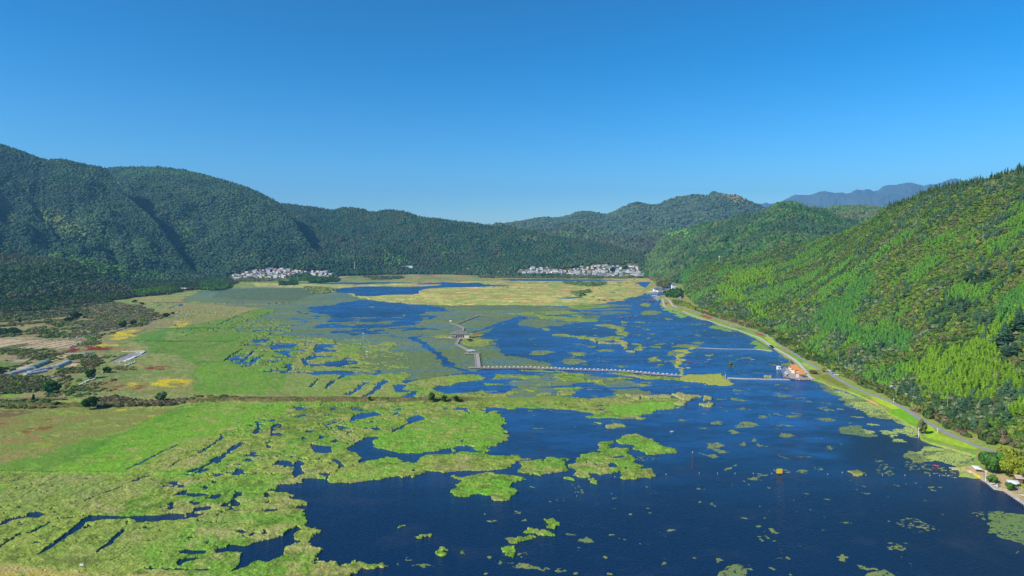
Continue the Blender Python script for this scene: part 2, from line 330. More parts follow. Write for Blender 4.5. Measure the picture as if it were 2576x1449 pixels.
for p in ([(0, 450), (250, 435), (600, 425), (740, 450), (730, 490), (860, 500), (890, 530), (700, 540), (330, 510), (300, 480), (60, 470)], [(560, 380), (700, 375), (730, 360), (990, 370), (980, 390), (850, 400), (700, 420)], [(400, 395), (470, 400), (420, 405)], [(1290, 365), (1350, 350), (1400, 360), (1370, 385), (1310, 385)], [(350, 600), (390, 595), (440, 608), (390, 618)]): P(zc(p), VEG, .5)
s, m = pm(zc([(0, 450), (600, 430), (740, 450), (860, 500), (700, 540), (300, 510), (60, 475)])); n = fbm(GX[s]/35, GY[s]/25, 4, 78, .6); cls[s][m & (n < .46)] = ALGAE; cls[s][m & (n < .37)] = WATER
# boat channels through the duckweed
L(zb([(1540, 690), (1640, 740), (1720, 800), (1830, 880), (1900, 960), (2050, 1010), (2200, 1035), (2300, 1070)]), WATER, 9)
L(zb([(2100, 640), (2250, 600), (2400, 540), (2576, 500), (2630, 485)]), WATER, 9)
L(zc([(200, 495), (500, 525), (900, 540)]), WATER, 5); L(zc([(900, 545), (1000, 560), (1100, 610), (1190, 660)]), WATER, 14)
for p in ([(1660, 765), (1740, 775), (1730, 790), (1690, 800)], [(1765, 850), (1840, 885), (1820, 900), (1790, 895)], [(1160, 1040), (1200, 1000), (1225, 1000), (1200, 1045)]): P(zb(p), WATER)
# below the boardwalk
for p in ([(1150-2447+2447, 0)],): pass
s, m = pm(zc([(0, 1030), (500, 1030), (1000, 1040), (1200, 1080), (1400, 1150), (1380, 1240), (1000, 1260), (0, 1260), (-300, 1240), (-250, 1150), (-100, 1040)]))
n = fbm(GX[s]/30, GY[s]/16, 4, 79, .6); cls[s][m & (n > .505)] = ALGAE; cls[s][m & (n > .60)] = VEG
for p in ([(30, 1130), (180, 1100), (420, 1030), (450, 1060), (350, 1100), (620, 1100), (700, 1110), (560, 1150), (400, 1160), (100, 1160)], [(0, 1200), (200, 1160), (400, 1170), (500, 1230), (300, 1260), (0, 1260)], [(1000, 1190), (1250, 1180), (1370, 1220), (1300, 1240), (1080, 1240)], [(850, 1280), (1060, 1240), (1060, 1290), (900, 1290)], [(840, 1060), (900, 1060), (940, 1085), (850, 1095)], [(950, 1100), (1100, 1085), (1280, 1150), (1050, 1170), (980, 1150)]): P(zc(p), ALGAE)
P(zb([(1780, 1165), (1900, 1150), (2100, 1120), (2250, 1090), (2500, 1085), (2480, 1130), (2400, 1150), (2576, 1160), (2500, 1195), (2200, 1200), (1960, 1235), (1830, 1235), (1800, 1200)]), WATER)
for p in ([(0, 1045), (80, 1045), (120, 1060), (0, 1072)], [(160, 1070), (300, 1055), (350, 1075), (200, 1085)], [(100, 995), (350, 1000), (540, 1012), (560, 1025), (400, 1015), (150, 1005)], [(530, 1090), (690, 1095), (680, 1115), (550, 1105)], [(920, 1022), (1100, 1025), (1400, 1055), (1700, 1075), (1850, 1100), (1900, 1120), (1860, 1122), (1700, 1100), (1400, 1085), (1150, 1055)], [(-200, 1130), (-50, 1125), (-20, 1138), (-180, 1148)], [(0, 1215), (80, 1200), (150, 1215), (60, 1240), (0, 1240)], [(170, 1182), (280, 1180), (320, 1205), (220, 1205)], [(300, 1245), (380, 1210), (400, 1230), (340, 1260)], [(500, 1205), (560, 1195), (670, 1215), (600, 1240), (520, 1240)], [(560, 1040), (600, 1035), (590, 1055)], [(430, 1100), (520, 1108), (430, 1115)], [(270, 1130), (340, 1140), (300, 1150)], [(350, 1125), (420, 1130), (380, 1140)]): P(zc(p), VEG)
# the strip below the dyke
P(F([(700, 1006), (1120, 1008), (1300, 1000), (1700, 1003)]) + zg([(1580, 15), (1560, 45), (1480, 75), (1340, 95), (1210, 135), (1235, 148), (1190, 160), (1100, 147), (1000, 152), (800, 152), (750, 132), (850, 115), (800, 108), (700, 92), (500, 74), (300, 66), (0, 60), (-90, 55), (-200, 70)]) + F([(1150, 1030), (500, 1060), (400, 1010)]), VEG)
for p in ([(700, 15), (760, 12), (720, 20)], [(820, 40), (900, 35), (950, 50), (880, 52)], [(900, 75), (960, 82), (930, 90), (880, 84)], [(560, 45), (640, 42), (600, 50)]): P(zg(p), WATER)
# big lower left marsh
P(F([(-1900, 1010), (700, 1006), (1300, 1010), (1300, 1030)]) + zf([(2010, 60), (1990, 80), (2000, 120), (2040, 90), (2120, 95), (2130, 130), (2185, 190), (2150, 205), (2170, 240), (2210, 285), (2185, 330), (2130, 375), (2060, 380), (2030, 370), (2060, 410), (2010, 435), (1940, 410), (1880, 375), (1830, 380), (1740, 392), (1755, 430), (1700, 447), (1550, 450), (1480, 480), (1300, 480), (1000, 520), (800, 580), (715, 610), (700, 640), (540, 660), (440, 685), (330, 700), (250, 755), (370, 765), (400, 800), (480, 820), (540, 845), (520, 870), (450, 880), (510, 920), (555, 990), (500, 1060), (530, 1035), (580, 1070), (640, 1065), (675, 1080), (620, 1105), (570, 1140), (540, 1180), (580, 1200), (665, 1215), (610, 1270), (580, 1315), (640, 1340), (700, 1330), (780, 1330), (850, 1400), (870, 1390), (830, 1345), (970, 1335), (1050, 1365), (1180, 1345), (1225, 1370), (1100, 1400), (1000, 1400), (930, 1449)]) + F([(860, 1620), (500, 3400), (-1900, 3400)]), VEG)
VH_ = [(zf, [(590, 360), (640, 370), (700, 380), (760, 380), (750, 400), (760, 430), (700, 440), (630, 435), (590, 400)]),
 (zf, [(880, 400), (960, 350), (1040, 310), (1140, 300), (1180, 310), (1105, 340), (1120, 385), (1200, 410), (1300, 435), (1480, 440), (1600, 420), (1720, 390), (1755, 430), (1700, 445), (1550, 450), (1480, 480), (1470, 515), (1380, 515), (1310, 500), (1280, 480), (1200, 480), (1100, 500), (990, 525), (980, 510), (1000, 480), (960, 440), (890, 425)]),
 (zf, [(270, 540), (320, 500), (400, 500), (440, 530), (470, 510), (520, 505), (530, 530), (500, 550), (540, 600), (490, 620), (440, 650), (430, 600), (450, 560), (380, 545)]),
 (zf, [(740, 490), (790, 480), (830, 510), (870, 550), (810, 572), (815, 530)]), (zf, [(640, 605), (720, 600), (715, 632), (650, 615)]),
 (zf, [(900, 172), (930, 130), (1010, 105), (1120, 98), (1165, 130), (1100, 140), (1050, 150), (960, 165), (905, 182)]),
 (zf, [(1240, 250), (1330, 215), (1380, 190), (1360, 160), (1480, 120), (1530, 160), (1440, 182), (1380, 212), (1310, 250), (1250, 272)]),
 (zf, [(785, 202), (830, 208), (860, 225), (935, 230), (900, 240), (820, 238)]), (zf, [(1070, 232), (1140, 225), (1165, 245), (1110, 252)]),
 (zf, [(650, 322), (670, 288), (705, 310), (660, 327)]), (zf, [(745, 348), (800, 325), (822, 335), (800, 358)]), (zf, [(1680, 70), (1730, 65), (1700, 85)]), (zf, [(1760, 75), (1800, 62), (1870, 65), (1895, 120), (1860, 105), (1840, 85), (1780, 85)]),
 (zf, [(1240, 90), (1320, 75), (1300, 90)]), (zf, [(1260, 120), (1310, 100), (1330, 108), (1290, 125)]), (zf, [(510, 130), (560, 122), (550, 138)]), (zf, [(290, 470), (330, 462), (320, 480)]), (zf, [(400, 465), (455, 462), (430, 480)]),
 (zf, [(1820, 345), (1845, 325), (1840, 350)]), (zf, [(0, 1070), (60, 1080), (70, 1095), (20, 1100)]), (zf, [(210, 850), (250, 830), (255, 845), (230, 858)]), (zf, [(175, 920), (240, 900), (320, 895), (310, 910), (220, 922)]),
 (ze, [(1890, 1190), (2020, 1205), (2090, 1180), (2195, 1150), (2330, 1120), (2390, 1060), (2450, 1040), (2480, 1070), (2420, 1110), (2430, 1150), (2480, 1170), (2350, 1215), (2340, 1280), (2290, 1300), (2200, 1335), (2110, 1330), (2050, 1362), (1900, 1425), (1960, 1360), (2000, 1262), (1920, 1250), (1770, 1262), (1760, 1235), (1860, 1215)]),
 (ze, [(1480, 1250), (1560, 1232), (1695, 1240), (1680, 1268), (1560, 1272), (1500, 1268)]), (ze, [(1450, 1342), (1480, 1310), (1560, 1300), (1650, 1297), (1600, 1320), (1530, 1340), (1480, 1367)]),
 (ze, [(310, 1185), (440, 1180), (520, 1120), (600, 1050), (680, 985), (740, 952), (860, 948), (1080, 958), (1300, 948), (1420, 933), (1515, 948), (1525, 985), (1300, 1000), (1120, 1014), (1095, 1000), (1060, 977), (850, 990), (710, 1010), (640, 1080), (500, 1165), (440, 1218), (320, 1280), (308, 1275), (420, 1192)]),
 (ze, [(1030, 1058), (1002, 1100), (935, 1180), (800, 1267), (788, 1262), (865, 1200), (940, 1125), (1000, 1070)]),
 (ze, [(0, 1042), (30, 1000), (100, 970), (210, 955), (240, 928), (300, 918), (390, 938), (330, 970), (240, 972), (170, 982), (90, 1002), (60, 1028)]),
 (ze, [(1425, 792), (1500, 750), (1535, 738), (1532, 770), (1600, 763), (1700, 768), (1722, 782), (1600, 802), (1520, 787)]),
 (ze, [(1650, 722), (1700, 708), (1727, 715), (1700, 737)]), (ze, [(1740, 685), (1750, 665), (1785, 670), (1770, 692)]), (ze, [(1815, 882), (1860, 850), (1925, 838), (1880, 868), (1930, 888), (1925, 907), (1880, 888)]),
 (ze, [(1940, 1087), (2000, 1068), (2052, 1085), (2010, 1107)]), (ze, [(1820, 765), (1880, 750), (1920, 740), (1880, 765)]), (ze, [(1930, 560), (1980, 555), (1960, 572)]), (ze, [(2090, 605), (2120, 595), (2110, 615)]), (ze, [(60, 880), (90, 868), (85, 882)]), (ze, [(130, 890), (180, 880), (170, 893)]), (ze, [(290, 880), (320, 872), (315, 885)]), (ze, [(1780, 945), (1815, 935), (1800, 955)])]
for z_, p in VH_: P(z_(p), WATER, .5)
# noise made small gaps in the denser reed beds
s, m = pm(zf([(300, 60), (900, 40), (1150, 70), (900, 110), (700, 250), (560, 340), (300, 500), (230, 330)])); n = fbm(GX[s]/9, GY[s]/9, 3, 83, .6); cls[s][m & (n < .345)] = WATER
s, m = pm(ze([(1300, 640), (2195, 400), (2195, 1100), (1800, 1150), (1500, 1150), (1350, 800)])); n = fbm(GX[s]/8, GY[s]/8, 3, 84, .6); cls[s][m & (n < .33)] = WATER
s, m = pm(zf([(250, 30), (900, 20), (1500, 60), (1450, 120), (1250, 300), (1100, 300), (900, 420), (700, 640), (300, 700), (-200, 760), (-400, 500), (-300, 300), (150, 120)])); n = .7*fbm(GX[s]/3.4, GY[s]/2.2, 3, 86, .65)+.3*fbm(GX[s]/25, GY[s]/25, 3, 88); cls[s][m & (n < .335)] = WATER
s, m = pm(ze([(-100, 620), (600, 620), (1500, 640), (1900, 500), (2195, 300), (2195, 1449), (-100, 1330)])); n = fbm(GX[s]/5, GY[s]/3.5, 3, 85, .65); cls[s][m & (n < .225)] = WATER
for z_, p, w in ((ze, [(1585, 590), (1700, 545), (1860, 445), (1995, 355)], 3.4), (ze, [(1640, 440), (1780, 350), (1832, 310), (1820, 290)], 1.8), (ze, [(1040, 575), (1180, 510), (1330, 430), (1470, 370)], 1.5), (ze, [(1100, 670), (1180, 640), (1240, 630)], 2), (ze, [(700, 830), (930, 745), (1010, 715)], .9), (ze, [(1400, 555), (1480, 500), (1640, 455), (1860, 440)], .9), (ze, [(1870, 437), (2020, 445), (2180, 462)], 1.6), (ze, [(240, 1100), (330, 1060), (410, 1010)], 1.6), (ze, [(0, 1215), (80, 1160), (160, 1110)], 1.3), (ze, [(470, 980), (700, 960)], 1.6), (ze, [(1190, 1390), (1400, 1395), (1700, 1400)], 1.4), (ze, [(2110, 280), (2130, 230), (2120, 180)], 2.5),
  (zb, [(920, 1240), (1000, 1190), (1090, 1120)], 4.5), (zb, [(1085, 1252), (1180, 1190), (1230, 1140)], 4.5), (zb, [(1400, 1150), (1430, 1205)], 9), (zb, [(1500, 1268), (1560, 1210)], 8), (zb, [(1220, 1140), (1270, 1100)], 6), (zb, [(700, 1180), (730, 1150), (790, 1100)], 3), (zb, [(560, 1170), (600, 1120), (640, 1090)], 2.5), (zb, [(840, 1080), (880, 1050)], 5),
  (za, [(2310, 935), (2400, 870), (2460, 815)], 4), (za, [(2165, 920), (2240, 860), (2350, 800)], 2), (za, [(2440, 920), (2500, 880), (2576, 860)], 5), (za, [(1640, 725), (1900, 640), (2060, 600)], 1.8), (za, [(2000, 780), (2100, 760), (2330, 700)], 2.2), (za, [(2100, 570), (2300, 480), (2420, 440)], 3)):
    L(z_(p), WATER, w)
# ---- floating islands that stand alone: an id each
ISL = []
def island(z_, p, name, label, cat='island', tint=None, holes=(), group=None):
    k = 100+len(ISL); ISL.append((name, label, cat, tint, group)); P(z_(p), k)
    for h in holes: P(z_(h), WATER, .5)
island(zf, [(1100, 345), (1180, 300), (1300, 250), (1380, 200), (1450, 185), (1530, 165), (1500, 112), (1560, 95), (1700, 90), (1780, 92), (1850, 100), (1890, 130), (1950, 130), (2000, 130), (2040, 95), (2120, 97), (2130, 130), (2185, 190), (2155, 210), (2180, 245), (2210, 285), (2185, 330), (2130, 375), (2060, 380), (2030, 372), (2060, 410), (2010, 435), (1940, 410), (1880, 375), (1830, 380), (1740, 393), (1620, 412), (1480, 437), (1300, 432), (1180, 412), (1120, 387)], 'floating_island', 'largest broad bright green floating plant island beside the dark pool below the dyke trees', holes=([(1820, 345), (1845, 322), (1842, 352)],))
island(zf, [(715, 650), (760, 600), (900, 545), (1080, 500), (1200, 475), (1300, 485), (1330, 510), (1450, 518), (1470, 480), (1560, 452), (1760, 445), (1800, 420), (1900, 430), (2000, 440), (2100, 465), (2200, 462), (2290, 452), (2375, 485), (2280, 510), (2200, 570), (2100, 582), (1900, 580), (1700, 590), (1520, 580), (1520, 602), (1440, 632), (1330, 635), (1310, 620), (1200, 645), (1000, 670), (800, 683), (740, 675)], 'floating_island', 'very long narrow green floating plant island stretching left to right above the open dark water', holes=([(1425, 585), (1445, 568), (1470, 575), (1440, 595)],))
island(zf, [(1715, 640), (1740, 628), (1850, 636), (1920, 615), (2040, 598), (2200, 610), (2330, 650), (2270, 685), (2250, 730), (2320, 755), (2290, 770), (2250, 800), (2190, 828), (2090, 825), (2060, 805), (2100, 780), (2000, 780), (1900, 798), (1810, 797), (1760, 760), (1750, 730), (1800, 690), (1815, 658)], 'floating_island', 'rounded green floating island with a thin spit on its left, alone in the dark water')
island(zg, [(210, 575), (235, 530), (260, 505), (330, 510), (380, 490), (440, 500), (430, 480), (500, 478), (560, 495), (600, 480), (612, 495), (560, 512), (600, 545), (612, 555), (560, 590), (480, 600), (400, 622), (330, 620), (320, 602), (260, 602)], 'floating_island', 'small ragged green island between the long narrow island and the holed island')
island(zg, [(620, 535), (690, 490), (700, 450), (760, 455), (830, 432), (900, 430), (860, 400), (880, 362), (1010, 340), (1012, 370), (940, 395), (1040, 402), (1120, 395), (1130, 415), (1110, 430), (1140, 460), (1180, 510), (1230, 545), (1200, 563), (1280, 570), (1330, 625), (1290, 648), (1200, 636), (1100, 652), (1050, 632), (1040, 590), (980, 602), (900, 622), (810, 597), (810, 632), (700, 632), (650, 607), (680, 582), (640, 560)], 'floating_island', 'large lacy yellow green island pierced by several dark pools of water', holes=([(940, 532), (990, 515), (1045, 545), (1000, 562), (950, 552)], [(760, 500), (782, 508), (772, 526)], [(830, 520), (870, 530), (840, 537)], [(1080, 557), (1105, 550), (1096, 576)], [(960, 477), (1080, 452), (1100, 465), (1010, 487)]))
island(zg, [(1020, 335), (1080, 300), (1160, 283), (1260, 305), (1320, 325), (1340, 355), (1420, 380), (1520, 410), (1500, 430), (1400, 432), (1330, 452), (1260, 446), (1180, 402), (1140, 367), (1060, 355)], 'floating_island', 'bright green island tapering to a point on its right, above the lacy holed island')
island(zg, [(600, 645), (650, 637), (695, 650), (670, 665), (610, 657)], 'floating_island', 'tiny green strip of plants just below left of the lacy holed island')
island(zg, [(780, 645), (830, 640), (878, 692), (800, 680)], 'floating_island', 'small slanted green tuft just below the lacy holed island')
island(zg, [(415, 975), (500, 975), (530, 1030), (485, 1060), (430, 1045)], 'floating_island', 'small square tan edged green tuft in the lower open water', 'island')
island(zg, [(250, 1092), (300, 1055), (400, 1068), (515, 1122), (430, 1132), (350, 1107)], 'floating_island', 'spiky bright yellow green raft below the square tuft in the lower water')
island(zg, [(155, 1155), (190, 1128), (300, 1117), (328, 1142), (220, 1182), (170, 1172)], 'floating_island', 'small bright green raft with a round knob, left of the spiky raft')
island(zg, [(70, 1265), (95, 1210), (150, 1215), (168, 1250), (150, 1285)], 'floating_island', 'small round yellow green tuft near the bottom centre of the water')
island(zf, [(1605, 1250), (1640, 1212), (1680, 1230), (1675, 1280), (1612, 1277)], 'floating_island', 'round green clump alone in the dark water near the bottom left centre')
island(zf, [(1425, 1122), (1560, 1117), (1575, 1135), (1500, 1144)], 'floating_island', 'thin flat green sliver above the round clump near the bottom')
island(zf, [(1318, 1060), (1325, 1040), (1358, 1038), (1355, 1065)], 'floating_island', 'tiny yellowish tuft in the open dark water left of the thin sliver')
island(zh, [(735, 597), (800, 578), (868, 602), (840, 624), (770, 622)], 'floating_island', 'bright yellow green raft in the buoy line, left of the shore')
island(zf, [(1780, 1262), (1810, 1240), (1838, 1252), (1825, 1275), (1795, 1278)], 'floating_island', 'small tan tuft right of the round clump near the bottom')
island(zg, [(845, 180), (905, 185), (912, 195), (860, 190)], 'floating_island', 'tiny dry sliver just below the strip under the dyke')
island(zg, [(935, 228), (990, 195), (1075, 195), (1095, 215), (1010, 235)], 'floating_island', 'small broken yellow green raft below the strip under the dyke')
island(zc, [(1060, 1242), (1140, 1236), (1165, 1250), (1100, 1272), (1062, 1268)], 'floating_island', 'dry reed tuft at the left end of the long thin reed bar')
island(zc, [(1560, 1235), (1640, 1222), (1740, 1238), (1860, 1250), (1880, 1262), (1780, 1292), (1680, 1285), (1640, 1262)], 'floating_island', 'pale reed covered island with bushy tufts above the tip of the green meadow spit', tint='reed')
island(zc, [(1902, 1255), (1950, 1262), (1965, 1295), (1920, 1302)], 'floating_island', 'small pale reed tuft right of the bushy reed island', tint='reed')
island(zc, [(1870, 1335), (1950, 1318), (1985, 1330), (1960, 1350), (1900, 1350)], 'floating_island', 'low dry reed raft below the small reed tuft', tint='reed')
island(zc, [(1150, 1243), (1400, 1243), (1570, 1250), (1575, 1272), (1400, 1272), (1150, 1258)], 'floating_island', 'long thin straight reed bar parallel to the boardwalk', tint='reed')
island(zc, [(1215, 1262), (1300, 1258), (1310, 1278), (1260, 1295), (1220, 1285)], 'floating_island', 'round pale reed clump under the long thin reed bar', tint='reed')
island(zc, [(1645, 1320), (1690, 1305), (1725, 1320), (1690, 1345), (1650, 1340)], 'floating_island', 'round dry reed clump at the tip of the green spit below the dyke', tint='reed')
island(zc, [(420, 655), (560, 655), (700, 672), (860, 685), (870, 700), (790, 705), (700, 690), (540, 672), (430, 668)], 'floating_island', 'long thin straight green island in the middle of the upper lake')
island(zc, [(850, 700), (920, 690), (1000, 680), (1060, 675), (1110, 680), (1105, 705), (1050, 712), (930, 708), (870, 712)], 'floating_island', 'thin tufted island at the right end of the straight green island')
island(zc, [(895, 727), (1000, 737), (1090, 735), (1100, 710), (1130, 715), (1180, 740), (1150, 750), (1050, 748), (900, 742)], 'floating_island', 'low hooked reed bar just below the tufted island in the upper lake', tint='reed')
island(zc, [(825, 705), (850, 700), (870, 725), (845, 735)], 'floating_island', 'tiny reed knob left of the hooked reed bar', tint='reed')
island(zc, [(1097, 795), (1150, 750), (1185, 740), (1180, 755), (1110, 802)], 'floating_island', 'short slanted reed strip hanging below the hooked reed bar', tint='reed')
island(zc, [(1215, 745), (1260, 740), (1310, 770), (1332, 795), (1290, 810), (1245, 790), (1255, 765)], 'floating_island', 'curved yellow green island right of the hooked reed bar')
island(zc, [(1040, 565), (1090, 575), (1130, 600), (1120, 620), (1160, 635), (1195, 665), (1150, 672), (1080, 635), (1050, 600), (1000, 590), (860, 560), (900, 552)], 'floating_island', 'winding yellow green plant strip edging the duckweed at the top of the lake')
island(zc, [(620, 845), (680, 835), (770, 850), (720, 865), (640, 860)], 'floating_island', 'small yellow topped raft in the middle of the lake')
island(zc, [(1410, 870), (1440, 862), (1472, 885), (1460, 905), (1475, 915), (1410, 920), (1405, 905), (1430, 895)], 'floating_island', 'small double raft right of the lake centre')
island(zc, [(1148, 822), (1190, 815), (1238, 825), (1190, 834)], 'floating_island', 'thin pale reed sliver in the lake under the curved island', tint='reed')
island(zc, [(1455, 945), (1480, 938), (1505, 945), (1490, 955), (1460, 954)], 'floating_island', 'tiny yellowish raft above the boardwalk, left of the reed hedge')
island(zc, [(1335, 600), (1360, 595), (1375, 610), (1345, 620)], 'floating_island', 'tiny yellow raft, upper of three in the lake below the moored boats')
island(zc, [(1330, 690), (1350, 685), (1372, 695), (1350, 705)], 'floating_island', 'tiny yellow raft, lowest of three in the lake below the moored boats')
island(zc, [(1085, 535), (1140, 525), (1200, 535), (1140, 547)], 'floating_island', 'thin pale raft in the lake near the two far boats')
island(zc, [(1250, 535), (1290, 528), (1310, 540), (1280, 548)], 'floating_island', 'small yellow raft right of the thin pale raft in the upper lake')
island(zc, [(1640, 805), (1700, 800), (1745, 790), (1760, 830), (1755, 860), (1700, 880), (1680, 920), (1695, 960), (1690, 1000), (1720, 1030), (1715, 1055), (1690, 1055), (1660, 1000), (1650, 960), (1630, 920), (1645, 880), (1690, 850), (1690, 830), (1650, 820)], 'floating_island', 'curving yellow reed hedge joining the weir to the boardwalk end', 'island', 'gold')
island(zc, [(1740, 790), (1800, 778), (1840, 785), (1830, 795), (1760, 800)], 'floating_island', 'low yellow reed tuft at the left end of the weir', tint='gold')
island(zc, [(1725, 1055), (1780, 1048), (1900, 1040), (2075, 1035), (2100, 1060), (2215, 1145), (2160, 1152), (1920, 1145), (1880, 1108), (1840, 1115), (1750, 1110), (1700, 1095), (1690, 1075)], 'grass_island', 'flat yellow grass island shaped like a slanted slab at the end of the boardwalk', 'island', 'gold')
island(zc, [(1920, 850), (1950, 842), (2000, 848), (1980, 862)], 'floating_island', 'thin yellow raft alone inside the boating pond')
island(zb, [(2000, 700), (2060, 690), (2160, 688), (2300, 710), (2310, 745), (2230, 768), (2080, 765), (2020, 748), (1995, 730)], 'grass_island', 'oval yellow green grass island beside the boardwalk pavilion')
island(zb, [(1755, 672), (1800, 660), (1930, 660), (1935, 690), (1860, 690), (1760, 688)], 'grass_island', 'narrow green planted strip left of the pavilion')
island(zb, [(2080, 645), (2150, 640), (2230, 655), (2200, 672), (2080, 668)], 'grass_island', 'narrow green planted strip behind the pavilion on its right')
island(zb, [(2010, 580), (2060, 578), (2080, 586), (2020, 592)], 'floating_island', 'tiny raft beside the upper bend of the boardwalk')
island(zb, [(1865, 535), (1890, 528), (1915, 540), (1880, 545)], 'floating_island', 'tiny green tuft at the left bend of the upper boardwalk')
island(zb, [(1130, 385), (1160, 380), (1165, 392), (1130, 393)], 'floating_island', 'dark little islet, left one in the far blue pool')
island(zb, [(1478, 468), (1490, 460), (1505, 468), (1500, 478)], 'floating_island', 'dark little islet, right one in the far blue pool')
island(zc, [(2130, 955), (2180, 955), (2178, 967), (2135, 966)], 'planted_raft', 'small floating raft carrying a rounded green bush in the boating pond', 'raft')
island(zc, [(2472, 1058), (2510, 1052), (2540, 1062), (2535, 1078), (2475, 1078)], 'planted_raft', 'small rectangular raft of dry reeds beside the narrow causeway', 'raft', 'reed')
